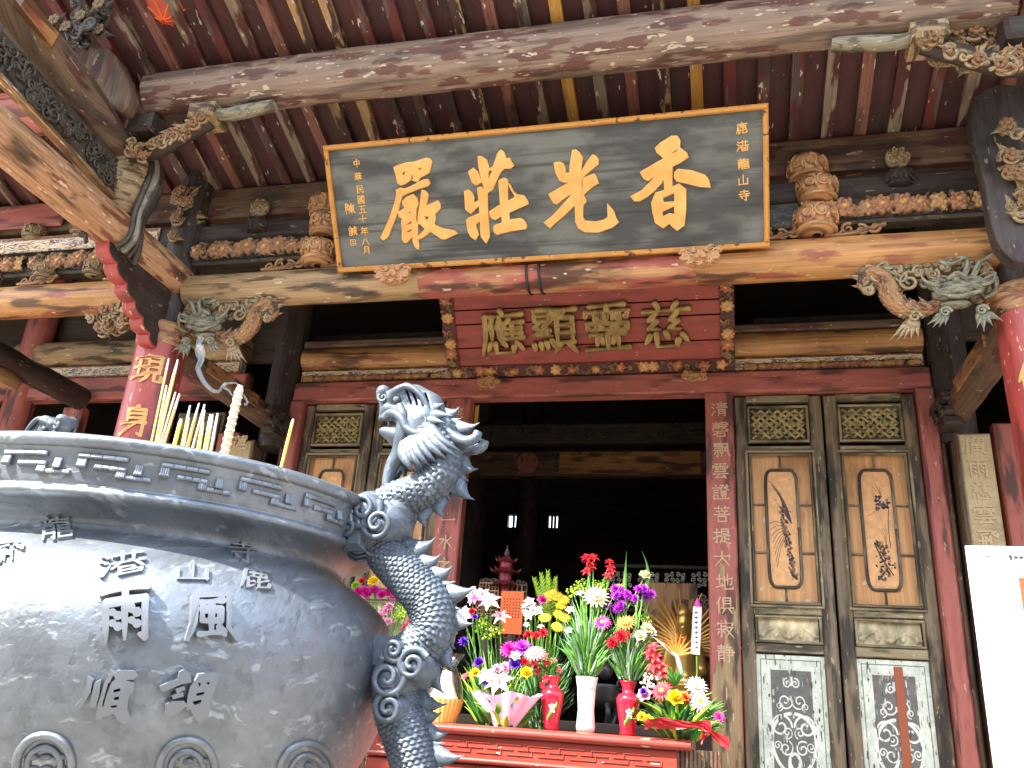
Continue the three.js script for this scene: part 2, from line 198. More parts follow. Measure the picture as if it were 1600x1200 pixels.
function brush(c, ch, S, off, wt) { // tapering brush strokes
  for (const st of strokes(ch)) {
    const pts = []; for (let i = 0; i < st.length - 1; i++) for (let k = 0; k <= 14; k++) pts.push([mix(st[i][0], st[i + 1][0], k / 14), mix(st[i][1], st[i + 1][1], k / 14)]);
    const hor = Math.abs(st[0][0] - st[st.length - 1][0]) > Math.abs(st[0][1] - st[st.length - 1][1]);
    pts.forEach((p, i) => { const t = i / (pts.length - 1), w = wt * (hor ? 0.78 + 0.5 * Math.pow(Math.abs(t - 0.45) * 2, 2) : 1.15 - 0.55 * Math.pow(t, 3)); c.beginPath(); c.arc(off + p[0] * S, off + p[1] * S - (hor ? (p[0] - 50) * 0.05 * S : 0), w * S, 0, 2 * PI); c.fill(); });
  }
}
const chCache = new Map();
function glyph(ch, size, depth, wt = 4.2, bevel = 0) { // character centred at the origin, facing +z
  const k = ch + wt; if (!chCache.has(k)) chCache.set(k, contours(112, 112, (c) => brush(c, ch, 1, 6, wt)));
  return solid(chCache.get(k), (x, y) => [(x - 56) / 100 * size, -(y - 56) / 100 * size], depth, bevel);
}
// polygons traced in a crop: list of rings, rings starting with '-' are holes
const polyDraw = (c, polys, sc) => { for (const q of polys) { const hole = q[0] === 'h', l = hole ? q.slice(1) : q; c.fillStyle = hole ? '#000' : '#fff'; c.beginPath(); for (let i = 0; i < l.length; i += 2) c.lineTo(l[i] * sc, l[i + 1] * sc); c.closePath(); c.fill(); } };
// ---------------------------------------------------------------- materials
reseed(21);
const M = {
  roofBoard: [1, 2, 3].map((s) => wood({ s: s * 71, bare: hex('#3a2520'), bare2: hex('#4c332d'), paint: hex('#4a2824'), cover: 0.66, edge: 0.1, grime: 0.22, chips: 0.02, bump: 0.003, rough: 0.8 })),
  rafter: [
    wood({ s: 101, bare: hex('#6d5a48'), bare2: hex('#93806a'), paint: hex('#4a2019'), cover: 0.45, grime: 0.4, chips: 0.35, chipCol: hex('#b9a488'), bump: 0.004 }),
    wood({ s: 131, bare: hex('#8f6f4a'), bare2: hex('#c09a68'), paint: hex('#3f241c'), cover: 0.5, grime: 0.35, chips: 0.3, bump: 0.004 }),
    wood({ s: 161, bare: hex('#4b3a33'), bare2: hex('#6a564b'), paint: hex('#5c241f'), cover: 0.6, grime: 0.5, chips: 0.15, bump: 0.004 }),
    wood({ s: 191, bare: hex('#a8742f'), bare2: hex('#cf9844'), grime: 0.35, chips: 0.05, bump: 0.003 }),
    wood({ s: 221, bare: hex('#6f4034'), bare2: hex('#8a5a48'), paint: hex('#54281f'), cover: 0.4, grime: 0.35, chips: 0.2, bump: 0.004 }),
  ],
  purlin: wood({ s: 301, bare: hex('#745c4c'), bare2: hex('#a08a78'), paint: hex('#634136'), cover: 0.42, grime: 0.28, chips: 0.4, chipCol: hex('#c9b8a0'), bump: 0.012, rough: 0.6 }),
  gold: wood({ s: 331, bare: hex('#8e5f34'), bare2: hex('#cd9658'), paint: hex('#8f5138'), cover: 0.36, edge: 0.09, grime: 0.62, grimeCol: hex('#3f2817'), chips: 0.08, chipCol: hex('#cfae7e'), bump: 0.006, rough: 0.5 }),
  goldPink: wood({ s: 361, bare: hex('#a8774c'), bare2: hex('#cf9f70'), paint: hex('#a4594a'), cover: 0.56, edge: 0.1, grime: 0.55, grimeCol: hex('#3a2018'), chips: 0.12, bump: 0.006, rough: 0.5 }),
  longBeam: wood({ s: 381, bare: hex('#9a6c48'), bare2: hex('#d6ab82'), paint: hex('#7c4a34'), cover: 0.42, edge: 0.07, grime: 0.6, grimeCol: hex('#3d3522'), chips: 0.16, chipCol: hex('#e6cdac'), bump: 0.008, rough: 0.5 }),
  tan: wood({ s: 391, bare: hex('#8c6f4c'), bare2: hex('#bc9c70'), paint: hex('#6c5238'), cover: 0.38, edge: 0.1, grime: 0.55, chips: 0.1, bump: 0.005, rough: 0.55 }),
  brown: wood({ s: 421, bare: hex('#54402f'), bare2: hex('#7a6148'), paint: hex('#573128'), cover: 0.4, grime: 0.4, chips: 0.14, chipCol: hex('#a08868'), bump: 0.006 }),
  dark: wood({ s: 451, bare: hex('#2e2722'), bare2: hex('#483c33'), paint: hex('#33201c'), cover: 0.4, grime: 0.4, chips: 0.1, chipCol: hex('#8d7a62'), bump: 0.006, rough: 0.6 }),
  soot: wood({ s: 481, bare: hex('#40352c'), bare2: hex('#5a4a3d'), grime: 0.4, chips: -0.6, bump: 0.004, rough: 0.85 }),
  red: wood({ s: 511, bare: hex('#7c5a48'), bare2: hex('#9a7860'), paint: hex('#ab6054'), cover: 0.8, edge: 0.04, grime: 0.5, grimeCol: hex('#3c2c26'), chips: 0.1, chipCol: hex('#c09a84'), bump: 0.003, rough: 0.6 }),
  redBright: wood({ s: 541, bare: hex('#9c6a56'), bare2: hex('#b98e74'), paint: hex('#a04038'), cover: 0.8, edge: 0.05, grime: 0.42, grimeCol: hex('#5c302a'), chips: 0.16, chipCol: hex('#e0b098'), bump: 0.003, rough: 0.42 }),
  olive: wood({ s: 571, bare: hex('#857659'), bare2: hex('#b3a480'), paint: hex('#6a6047'), cover: 0.42, edge: 0.1, grime: 0.5, chips: 0.28, chipCol: hex('#c4b898'), bump: 0.005 }),
  oliveDark: wood({ s: 601, bare: hex('#695a44'), bare2: hex('#95836a'), paint: hex('#554838'), cover: 0.42, edge: 0.1, grime: 0.55, chips: 0.2, chipCol: hex('#a89c80'), bump: 0.005 }),
  panel: wood({ s: 631, bare: hex('#c48d55'), bare2: hex('#dba872'), grime: 0.3, grimeCol: hex('#7a4f28'), chips: 0.02, bump: 0.001, rough: 0.5, sv: 1.2, h: 256 }),
  carve: wood({ s: 661, bare: hex('#8a7050'), bare2: hex('#b59a70'), paint: hex('#5c4a36'), cover: 0.42, grime: 0.5, grimeCol: hex('#2a2018'), chips: 0.2, su: 0.8, sv: 0.3, bump: 0.003, rough: 0.6 }),
  carveGrey: wood({ s: 671, bare: hex('#77705f'), bare2: hex('#a39a80'), paint: hex('#5d604c'), cover: 0.4, grime: 0.45, grimeCol: hex('#2a2620'), chips: 0.15, su: 0.8, sv: 0.3, bump: 0.003, rough: 0.6 }),
  carveGold: wood({ s: 681, bare: hex('#7d5733'), bare2: hex('#b98a58'), paint: hex('#7c4a36'), cover: 0.36, edge: 0.1, grime: 0.7, grimeCol: hex('#2a1a12'), chips: 0.1, su: 0.8, sv: 0.3, bump: 0.002, rough: 0.5 }),
  carveBright: wood({ s: 685, bare: hex('#a87446'), bare2: hex('#e0b078'), paint: hex('#a86248'), cover: 0.34, edge: 0.1, grime: 0.45, grimeCol: hex('#33200f'), chips: 0.1, su: 0.6, sv: 0.3, bump: 0.002, rough: 0.45 }),
  carveDark: wood({ s: 691, bare: hex('#3a332b'), bare2: hex('#5a5042'), paint: hex('#2b2a26'), cover: 0.4, grime: 0.3, chips: 0.15, chipCol: hex('#8d8468'), su: 0.8, sv: 0.3, bump: 0.003, rough: 0.55 }),
  frieze: (() => { const W = 1024, H = 128, c = document.createElement('canvas'); c.width = W; c.height = H; const q = c.getContext('2d'); reseed(701); q.fillStyle = '#d6c19a'; q.fillRect(0, 0, W, H); q.fillStyle = '#7d5540'; q.fillRect(0, 0, W, 20); q.fillRect(0, 106, W, 22); q.fillStyle = '#d9ccb2'; q.fillRect(0, 20, W, 5); q.fillRect(0, 100, W, 5); q.lineCap = 'round';
    for (let k = 0; k < 90; k++) { const x = rnd() * W, y = rr(34, 92), r = rr(8, 26), d = rnd() < 0.5 ? 1 : -1, a0 = rnd() * 6; q.strokeStyle = ['#3d4c78', '#eadfc8', '#a0623e', '#5c6a8c', '#efe6d2', '#7a5236'][k % 6]; q.lineWidth = rr(3, 8); q.beginPath(); for (let i = 0; i <= 16; i++) { const t = i / 16, a = a0 + d * t * 5, R = r * (1 - 0.7 * t); q.lineTo(x + Math.cos(a) * R * 1.8, y + Math.sin(a) * R * 0.8); } q.stroke(); }
    for (let k = 0; k < 500; k++) { q.fillStyle = ['#4a3526', '#e2d6be', '#8f7358'][k % 3]; q.globalAlpha = 0.7; q.beginPath(); q.ellipse(rnd() * W, rnd() * H, rr(2, 14), rr(1, 4), 0, 0, 6.3); q.fill(); } q.globalAlpha = 1; const t = new THREE.CanvasTexture(c); t.colorSpace = THREE.SRGBColorSpace; t.wrapS = t.wrapT = THREE.RepeatWrapping; t.repeat.set(1 / 1.1, 1 / 0.118); t.offset.set(0, 0.5); return std({ map: t, roughness: 0.6 }); })(),
  board: std({ ...mkTex(1024, 512, 2.6, 0.8, (u, v) => { const g = fb(u * 6, v * 60, 6, 60, 741, 3), b = fb(u * 9, v * 7, 9, 7, 751, 5), st = sstep(0.62, 0.85, fb(u * 3, v * 40, 3, 40, 761, 2)); let c = lerp3(hex('#383834'), hex('#6c6b62'), sstep(0.32, 0.68, b) * 0.85 + g * 0.15); c = lerp3(c, hex('#2c2c28'), st * 0.7); return [...c, 0.5 + 0.3 * (g - 0.5)]; }), bumpScale: 0.002, roughness: 0.5 }),
  leaf: std({ ...mkTex(256, 256, 0.5, 0.5, (u, v) => { const b = fb(u * 8, v * 8, 8, 8, 781, 4); const c = lerp3(hex('#cf9145'), hex('#eab76a'), b); return [...c, b]; }), bumpScale: 0.001, roughness: 0.42, metalness: 0.25 }),
  frameGold: std({ ...mkTex(512, 64, 1.2, 0.15, (u, v) => { const b = fb(u * 30, v * 4, 30, 4, 791, 4), m = sstep(0.62, 0.7, b); const c = lerp3(lerp3(hex('#b0702c'), hex('#d49a4c'), b), hex('#6a3f1c'), m); return [...c, b]; }), bumpScale: 0.001, roughness: 0.4, metalness: 0.2 }),
  stone: std({ ...mkTex(512, 512, 1, 1, (u, v) => { const b = fb(u * 6, v * 6, 6, 6, 801, 5), f = fb(u * 90, v * 90, 90, 90, 811, 2), c = lerp3(hex('#a08a66'), hex('#d2bd94'), b), k = 0.82 + 0.36 * f; return [c[0] * k, c[1] * k, c[2] * k, 0.5 * f + 0.5 * b]; }), bumpScale: 0.002, roughness: 0.8 }),
  granite: std({ ...mkTex(512, 512, 1.6, 1.6, (u, v) => { const b = fb(u * 5, v * 5, 5, 5, 821, 5), f = fb(u * 120, v * 120, 120, 120, 831, 2), c = lerp3(hex('#6f695f'), hex('#968f83'), b), k = 0.8 + 0.4 * f; return [c[0] * k, c[1] * k, c[2] * k, 0.5 * f + 0.5 * b]; }), bumpScale: 0.002, roughness: 0.85 }),
  plaqueRed: wood({ s: 841, bare: hex('#863a2c'), bare2: hex('#a04c3a'), paint: hex('#963c2e'), cover: 0.7, grime: 0.25, grimeCol: hex('#3a1a16'), chips: 0.03, chipCol: hex('#c99080'), bump: 0.002, rough: 0.55 }),
  bronze: std({ ...mkTex(256, 256, 0.4, 0.4, (u, v) => { const b = fb(u * 8, v * 8, 8, 8, 851, 4), c = lerp3(hex('#54401f'), hex('#b8965a'), b); return [...c, b]; }), bumpScale: 0.002, roughness: 0.34, metalness: 0.55 }),
  inkText: plain(0.62, 0.42, 0.26, { roughness: 0.6 }), goldText: plain(0.62, 0.36, 0.12, { roughness: 0.5, metalness: 0.2 }), stoneText: plain(0.58, 0.44, 0.25, { roughness: 0.7 }), black: plain(0.02, 0.02, 0.022, { roughness: 0.5 }), iron: plain(0.05, 0.05, 0.05, { roughness: 0.4, metalness: 0.6 }),
};
// carved relief with its own painted colours: draw(h, c) fills a height canvas and a colour canvas
function relief(w, h, depth, nx, ny, draw, blur = 1) {
  const mk = () => { const c = document.createElement('canvas'); c.width = nx * 2; c.height = ny * 2; return c; }, a = mk(), b = mk(), ca = a.getContext('2d'), cb = b.getContext('2d');
  draw(ca, cb, nx * 2, ny * 2); const ha = ca.getImageData(0, 0, nx * 2, ny * 2).data, hb = cb.getImageData(0, 0, nx * 2, ny * 2).data;
  let H = new Float32Array(nx * ny), C = new Float32Array(nx * ny * 3); const lin = (x) => { x /= 255; return x <= 0.04045 ? x / 12.92 : Math.pow((x + 0.055) / 1.055, 2.4); };
  for (let j = 0; j < ny; j++) for (let i = 0; i < nx; i++) { let s = 0; const q = [0, 0, 0]; for (const [dx, dy] of [[0, 0], [1, 0], [0, 1], [1, 1]]) { const o = ((j * 2 + dy) * nx * 2 + i * 2 + dx) * 4; s += ha[o] / 255 / 4; for (let k = 0; k < 3; k++) q[k] += lin(hb[o + k]) / 4; } H[j * nx + i] = s; C.set(q, (j * nx + i) * 3); }
  for (let p = 0; p < blur; p++) { const G = H.slice(); for (let j = 1; j < ny - 1; j++) for (let i = 1; i < nx - 1; i++) { const o = j * nx + i; G[o] = (4 * H[o] + 2 * (H[o - 1] + H[o + 1] + H[o - nx] + H[o + nx]) + H[o - nx - 1] + H[o - nx + 1] + H[o + nx - 1] + H[o + nx + 1]) / 16; } H = G; }
  const g = new THREE.PlaneGeometry(w, h, nx - 1, ny - 1), p = g.attributes.position; for (let i = 0; i < p.count; i++) p.setZ(i, H[i] * depth); g.setAttribute('color', new THREE.BufferAttribute(C, 3)); g.computeVertexNormals(); return g;
}
const MVC = std({ vertexColors: true, roughness: 0.6 });
// flowers, leaves and scrolls for the carved and gilded panels
function flora(s, ground, leafs, petals, dens = 1) {
  return (h, c, W, H) => {
    reseed(s); h.fillStyle = '#202020'; h.fillRect(0, 0, W, H); c.fillStyle = ground; c.fillRect(0, 0, W, H); h.lineCap = c.lineCap = 'round';
    const n = Math.ceil(W / H * 1.35 * dens), pick = (a) => a[Math.floor(rnd() * a.length)];
    for (let k = 0; k < n * 5; k++) { const x = rnd() * W, y = rr(0.12, 0.88) * H, r = rr(0.16, 0.3) * H, a0 = rnd() * 6.28, col = pick(leafs), d = rnd() < 0.5 ? 1 : -1; for (const [q, st, lw] of [[h, `rgb(${110 + k % 50},0,0)`, 0.09], [c, col, 0.1]]) { q.strokeStyle = q === h ? 'rgb(' + [140, 140, 140].join() + ')' : st; q.lineWidth = H * lw; q.beginPath(); for (let i = 0; i <= 18; i++) { const t = i / 18, a = a0 + d * t * 5.2, R = r * (1 - 0.75 * t); q.lineTo(x + Math.cos(a) * R, y + Math.sin(a) * R); } q.stroke(); } }
    for (let k = 0; k < n * 5; k++) { const x = rnd() * W, y = rnd() * H, a = rnd() * 6.28, L = rr(0.16, 0.32) * H, col = pick(leafs); for (const q of [h, c]) { q.fillStyle = q === h ? '#9a9a9a' : col; q.beginPath(); q.ellipse(x, y, L, L * 0.38, a, 0, 6.3); q.fill(); } h.strokeStyle = '#505050'; h.lineWidth = H * 0.03; h.beginPath(); h.moveTo(x - Math.cos(a) * L, y - Math.sin(a) * L); h.lineTo(x + Math.cos(a) * L, y + Math.sin(a) * L); h.stroke(); }
    for (let k = 0; k < n; k++) { const x = (k + 0.5 + rr(-0.3, 0.3)) / n * W, y = rr(0.42, 0.58) * H, R = rr(0.36, 0.5) * H, col = pick(petals), m = 5 + Math.floor(rnd() * 4); for (let ring = 0; ring < 2; ring++) for (let i = 0; i < m; i++) { const a = i / m * 6.28 + ring * 0.5, q0 = R * (0.62 - ring * 0.28); for (const q of [h, c]) { q.fillStyle = q === h ? (ring ? '#f0f0f0' : '#c8c8c8') : col; q.beginPath(); q.ellipse(x + Math.cos(a) * q0, y + Math.sin(a) * q0, R * 0.42, R * 0.3, a, 0, 6.3); q.fill(); } h.strokeStyle = '#707070'; h.lineWidth = H * 0.02; h.stroke(); } for (const q of [h, c]) { q.fillStyle = q === h ? '#fff' : '#c99a4a'; q.beginPath(); q.arc(x, y, R * 0.2, 0, 6.3); q.fill(); } }
    const I = c.getImageData(0, 0, W, H), dd = I.data; for (let j = 0; j < H; j++) for (let i = 0; i < W; i++) { const o = (j * W + i) * 4, k = 0.72 + 0.55 * fb(i / 7, j / 7, 512, 512, s, 3); for (let q = 0; q < 3; q++) dd[o + q] = clamp(dd[o + q] * k, 0, 255); } c.putImageData(I, 0, 0);
  };
}

// ---------------------------------------------------------------- the setting
reseed(31);
{ // courtyard of granite slabs, reaching far out; terrace with kerb stones
  const slabG = new THREE.PlaneGeometry(160, 160); slabG.rotateX(-PI / 2); { const p = slabG.attributes.position, u = slabG.attributes.uv; for (let i = 0; i < p.count; i++) u.setXY(i, p.getX(i), p.getZ(i)); }
  const ground = solo('courtyard_ground', slabG, M.granite, 'grey granite courtyard ground in front of the temple', null, null, 'structure');
  ground.position.set(0, 0, 0);
  const ter = thing('terrace', 'raised granite terrace that carries the temple front', null, [0, 0, 0], null, 'structure');
  part(ter, 'terrace_core', at(bx(16, 0.56, 11.4, 0.01), 0, 0.28, -3.2), M.granite);
  for (let i = 0; i < 9; i++) part(ter, 'kerb_stone', at(bx(1.77, 0.6, 0.38, 0.02), -7.2 + i * 1.8, 0.3, 2.69), M.granite);
}
// dark hall behind the doorway: a closed shell
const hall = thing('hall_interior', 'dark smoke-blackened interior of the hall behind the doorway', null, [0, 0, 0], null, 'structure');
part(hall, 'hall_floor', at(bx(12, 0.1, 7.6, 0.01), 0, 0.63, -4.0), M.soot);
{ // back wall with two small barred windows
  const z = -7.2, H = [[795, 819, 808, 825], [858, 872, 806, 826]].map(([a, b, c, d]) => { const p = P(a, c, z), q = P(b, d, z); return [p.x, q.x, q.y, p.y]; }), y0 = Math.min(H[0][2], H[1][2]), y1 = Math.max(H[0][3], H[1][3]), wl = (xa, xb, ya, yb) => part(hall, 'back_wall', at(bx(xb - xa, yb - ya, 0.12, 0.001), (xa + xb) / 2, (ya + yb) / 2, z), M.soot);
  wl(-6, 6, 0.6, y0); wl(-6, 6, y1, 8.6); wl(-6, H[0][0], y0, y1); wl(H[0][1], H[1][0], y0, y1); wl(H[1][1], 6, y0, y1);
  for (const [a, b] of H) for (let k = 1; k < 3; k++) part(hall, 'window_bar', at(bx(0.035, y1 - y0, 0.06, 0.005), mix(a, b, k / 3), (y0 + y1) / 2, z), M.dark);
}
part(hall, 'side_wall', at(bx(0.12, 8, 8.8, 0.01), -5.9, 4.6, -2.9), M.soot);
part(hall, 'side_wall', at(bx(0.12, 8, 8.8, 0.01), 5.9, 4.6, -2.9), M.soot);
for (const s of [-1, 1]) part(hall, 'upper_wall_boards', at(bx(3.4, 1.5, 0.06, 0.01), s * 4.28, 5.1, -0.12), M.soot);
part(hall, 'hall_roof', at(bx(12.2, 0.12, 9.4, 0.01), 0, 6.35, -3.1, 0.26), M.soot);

// pavilion roof: rafters and boards, rising toward the courtyard
const RS = 0.321, roofY = (z) => 4.918 + RS * (z - 1.6), RA = Math.atan(RS);
{
  reseed(41);
  const roof = thing('pavilion_roof', 'underside of the roof with peeling rafters and dark red boards', null, [0, 0, 0], null, 'structure');
  const z0 = 1.32, z1 = 3.7, L = (z1 - z0) / Math.cos(RA), zm = (z0 + z1) / 2, ym = roofY(zm), sp = 0.183;
  const rg = [], bg = []; for (let k = 0; k < 6; k++) { rg.push(bx(0.066, 0.044, L, 0.01, 'z')); bg.push(bx(sp - 0.006, 0.024, L, 0.004, 'z')); }
  const orange = new Set(), red = new Set(), pale = new Set();
  for (let i = -26; i <= 19; i++) {
    const x = 0.161 + i * sp;
    const r = part(roof, 'rafter', rg[(i + 60) % 6], M.rafter[i === 0 || i === 4 ? 3 : i === -3 ? 1 : [0, 2, 1, 0, 4, 2, 1, 2, 0, 2, 4][(i * 7 + 700) % 11]]);
    r.position.set(x, ym + 0.022 / Math.cos(RA), zm); r.rotation.x = -RA;
    const b = part(roof, 'roof_board', bg[(i * 5 + 300) % 6], M.roofBoard[(i * 2 + 100) % 3]);
    b.position.set(x + sp / 2, ym + (0.044 + 0.0125) / Math.cos(RA) + ((i * 37 + 370) % 5) * 0.0012, zm); b.rotation.x = -RA;
  }
  const cov = part(roof, 'roof_cover', bx(8.5, 0.12, L + 0.1, 0.02), M.soot); cov.position.set(0.161 - 3 * sp, ym + 0.17, zm); cov.rotation.x = -RA;
}
{ // dark galleries round the courtyard, outside the frame, that the bronze mirrors
  const g = thing('courtyard_gallery', 'tiled galleries round the courtyard behind the viewer', null, [0, 0, 0], null, 'structure');
  part(g, 'gallery_wall', at(bx(26, 4.2, 0.4, 0.02), 0, 2.1, 17), M.brown); part(g, 'gallery_roof', at(bx(27, 0.2, 4.5, 0.02), 0, 5.2, 16.2, 0.5), M.dark);
  part(g, 'gallery_wall', at(bx(0.4, 3.6, 22, 0.02), 13, 1.8, 8), M.brown); part(g, 'gallery_roof', at(bx(4, 0.2, 22, 0.02), 12.6, 4.3, 8, 0, 0, 0.4), M.dark); part(g, 'gallery_wall', at(bx(0.4, 3.0, 22, 0.02), -15, 1.5, 8), M.brown);
}
// flat cover between the pavilion roof and the hall (the gutter and the hall eave above it)
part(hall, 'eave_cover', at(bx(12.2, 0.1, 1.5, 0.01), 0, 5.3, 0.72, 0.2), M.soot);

// ---------------------------------------------------------------- timbers of the column line (z = 1.6)
reseed(51);
function roundBeam(name, label, len, r, pos, m, opt, group) { const t = thing(name, label, 'beam', pos, group); part(t, 'timber', log(len, r, opt?.axis ?? 'x', { s: Math.floor(rnd() * 99), ...opt }), m); return t; }
const eave = thing('eave_tie_beam', 'rounded tie beam of worn golden and pink wood under the black plaque', 'beam', [0, 4.1, 1.6]);
{
  const a = part(eave, 'timber', at(log(1.62, 0.115, 'x', { s: 3 }), -1.59, 0, 0), M.tan), b = part(eave, 'timber', at(log(1.66, 0.116, 'x', { s: 4 }), 0.045, 0.002, 0), M.goldPink, 'middle length with faded pink paint'), c = part(eave, 'timber', at(log(1.56, 0.117, 'x', { s: 5 }), 1.645, 0, 0), M.gold);
  for (const x of [-0.105, -0.03]) part(eave, 'iron_band', at(new THREE.TorusGeometry(0.121, 0.008, 6, 32).rotateY(PI / 2), x, 0.004, 0), M.iron);
}
roundBeam('side_bay_tie_beam', 'worn golden tie beam left of the red column with calligraphy', 2.6, 0.115, [-3.95, 4.1, 1.6], M.gold);
roundBeam('side_bay_tie_beam', 'worn tie beam right of the column beside the notice board', 2.2, 0.115, [3.8, 4.1, 1.6], M.gold);

// tiers of beams above the tie beam
const blk = (() => { // carved wooden bearing block: a drum with scrolls and petals
  const ps = [lathe([[0.02, -0.07], [0.07, -0.066], [0.085, -0.045], [0.078, -0.03], [0.094, 0.0], [0.096, 0.03], [0.082, 0.06], [0.03, 0.068]], 18)];
  for (let k = 0; k < 9; k++) { const a = k / 9 * 2 * PI; ps.push(at(scroll(0, 0, 0.034, 1.5, k % 2 ? 1 : -1, PI / 2, 0.008), Math.sin(a) * 0.094, 0.012, Math.cos(a) * 0.094, 0, a)); ps.push(blade(V(Math.sin(a + 0.3) * 0.09, -0.03, Math.cos(a + 0.3) * 0.09), V(Math.sin(a + 0.3) * 0.1, 0.05, Math.cos(a + 0.3) * 0.1), 0.014, 0.008)); }
  ps.push(at(new THREE.TorusGeometry(0.083, 0.011, 6, 24).rotateX(PI / 2), 0, -0.05, 0)); return merge(ps);
})();
const disc = (() => { const ps = [at(lathe([[0.001, 0.03], [0.05, 0.026], [0.066, 0.012], [0.07, -0.02], [0.001, -0.02]], 24), 0, 0, 0, PI / 2)]; for (let k = 0; k < 7; k++) { const a = k / 7 * 2 * PI; ps.push(scroll(Math.cos(a) * 0.042, Math.sin(a) * 0.042, 0.017, 1.2, 1, a, 0.006, 0.026)); } ps.push(scroll(0, 0, 0.022, 1.3, 1, 0, 0.007, 0.03)); return merge(ps); })();
const carveMat = [MVC];
const FLW = [flora(901, '#2e1a13', ['#8a6844', '#7c5c3a', '#6c583a', '#5c4028'], ['#a67a54', '#b08858', '#a07050']), flora(911, '#261a15', ['#7d6444', '#66543a', '#8a6844'], ['#9c7050', '#a67c56', '#946a4a']), flora(921, '#35190f', ['#a07444', '#8a5c36', '#7a6040'], ['#b58054', '#a06446', '#bb9058']), flora(931, '#4c1e16', ['#a07040', '#8a5434', '#5c3a24', '#6a5a38'], ['#c08c54', '#a8623e'], 0.42)];
const relA = relief(0.95, 0.13, 0.055, 260, 36, FLW[0]), relB = relief(0.95, 0.13, 0.055, 260, 36, FLW[1]);
function tier(x0, x1, side) {
  const L = x1 - x0, xm = (x0 + x1) / 2, g = 'tiered beams under the rafters', w = side;
  const t1 = thing('top_tier_beam', `flat brown beam carrying the rafter ends, ${w}`, 'beam', [xm, 4.795, 1.56], g); part(t1, 'timber', bx(L, 0.235, 0.1, 0.02), M.brown);
  const t2 = thing('middle_tier_beam', `thin dark beam between carved blocks, ${w}`, 'beam', [xm, 4.535, 1.58], g); part(t2, 'timber', bx(L, 0.14, 0.12, 0.02), M.dark);
  const t3 = thing('carved_tier_beam', `beam with carved flower panels below the thin dark beam, ${w}`, 'beam', [xm, 4.37, 1.6], g); part(t3, 'timber', bx(L, 0.165, 0.1, 0.015), M.carveDark);
  return [t1, t2, t3];
}
{
  const A = tier(-2.42, 2.42, 'over the doorway bay'), B = tier(-5.3, -2.62, 'left of the red column'), C = tier(2.62, 4.9, 'right of the right column');
  const put = (t, x, y, g, m, s = 1, z = 0.06) => { const o = part(t, 'carved_block', g, m); o.position.set(x - t.position.x, y - t.position.y, 1.6 + z - t.position.z); o.scale.setScalar(s); o.rotation.y = rnd() * 3; return o; };
  for (const x of [1.5, -1.5]) { put(A[0], x, 4.66, blk, M.carveBright, 1.15, 0.03); put(A[1], x + 0.04, 4.5, blk, M.carveBright, 1.15, 0.06); put(A[2], x + 0.02, 4.3, blk, M.carveBright, 1.2, 0.06); }
  for (const x of [1.98, -1.98]) { const o = put(A[0], x, 4.69, disc, M.carve, 1, 0.05); o.name = 'carved_rosette'; o.rotation.y = 0; put(A[1], x, 4.56, blk, M.dark, 0.8, 0.02); }
  for (const x of [-3.35, -3.0, -3.75, -4.2]) { put(B[0], x, 4.63, blk, M.carve, 0.8, 0.05); put(B[2], x + 0.2, 4.3, blk, M.carve, 0.8, 0.05); }
  // carved flower panels set on the third tier
  for (const [t, x, g] of [[A[2], 1.92, relA], [A[2], -1.92, relB], [B[2], -3.2, relB], [B[2], -4.2, relA], [C[2], 3.2, relA]]) { const o = part(t, 'carved_flower_panel', g, MVC); o.position.set(x - t.position.x, 0.002, 0.054); }
  // red faded length of the upper side-bay beam
  part(B[0], 'painted_length', at(bx(1.6, 0.2, 0.03, 0.01), -0.4, 0, 0.07), M.red, 'faded red painted length');
  part(B[1], 'painted_length', at(bx(2.5, 0.12, 0.03, 0.01), 0, 0, 0.07), M.frieze, 'faded blue and cream painted length');
  // small pierced scrolls under the third tier
  for (const x of [1.72, -1.72, 1.3, -1.3, -2.9, -3.6]) { const ps = []; for (let k = 0; k < 4; k++) ps.push(scroll((k - 1.5) * 0.07, (k % 2) * 0.012 - 0.03, 0.036, 1.4, k % 2 ? 1 : -1, k, 0.011)); ps.push(tube([V(-0.16, -0.055, 0), V(0, -0.045, 0), V(0.16, 0.0, 0)], 0.014, 6)); const t = x < -2.5 ? B[2] : A[2]; const o = part(t, 'pierced_scroll', merge(ps), M.carveGold); o.position.set(x - t.position.x, 4.27 - t.position.y, 0.05); }
}
// big round purlin under the rafters
const purlin = roundBeam('round_purlin', 'thick round purlin with flaking grey-brown paint, crossing below the rafters', 4.75, 0.145, [0.02, 5.028, 2.4], M.purlin, { n: 60, wob: 0.03 });
roundBeam('side_bay_purlin', 'short length of faded red purlin left of the carved hanging beam', 2.6, 0.14, [-3.95, 5.02, 2.4], M.red);
roundBeam('side_bay_purlin', 'dark length of purlin beyond the carved corner bracket', 2.2, 0.14, [3.65, 5.03, 2.4], M.dark);
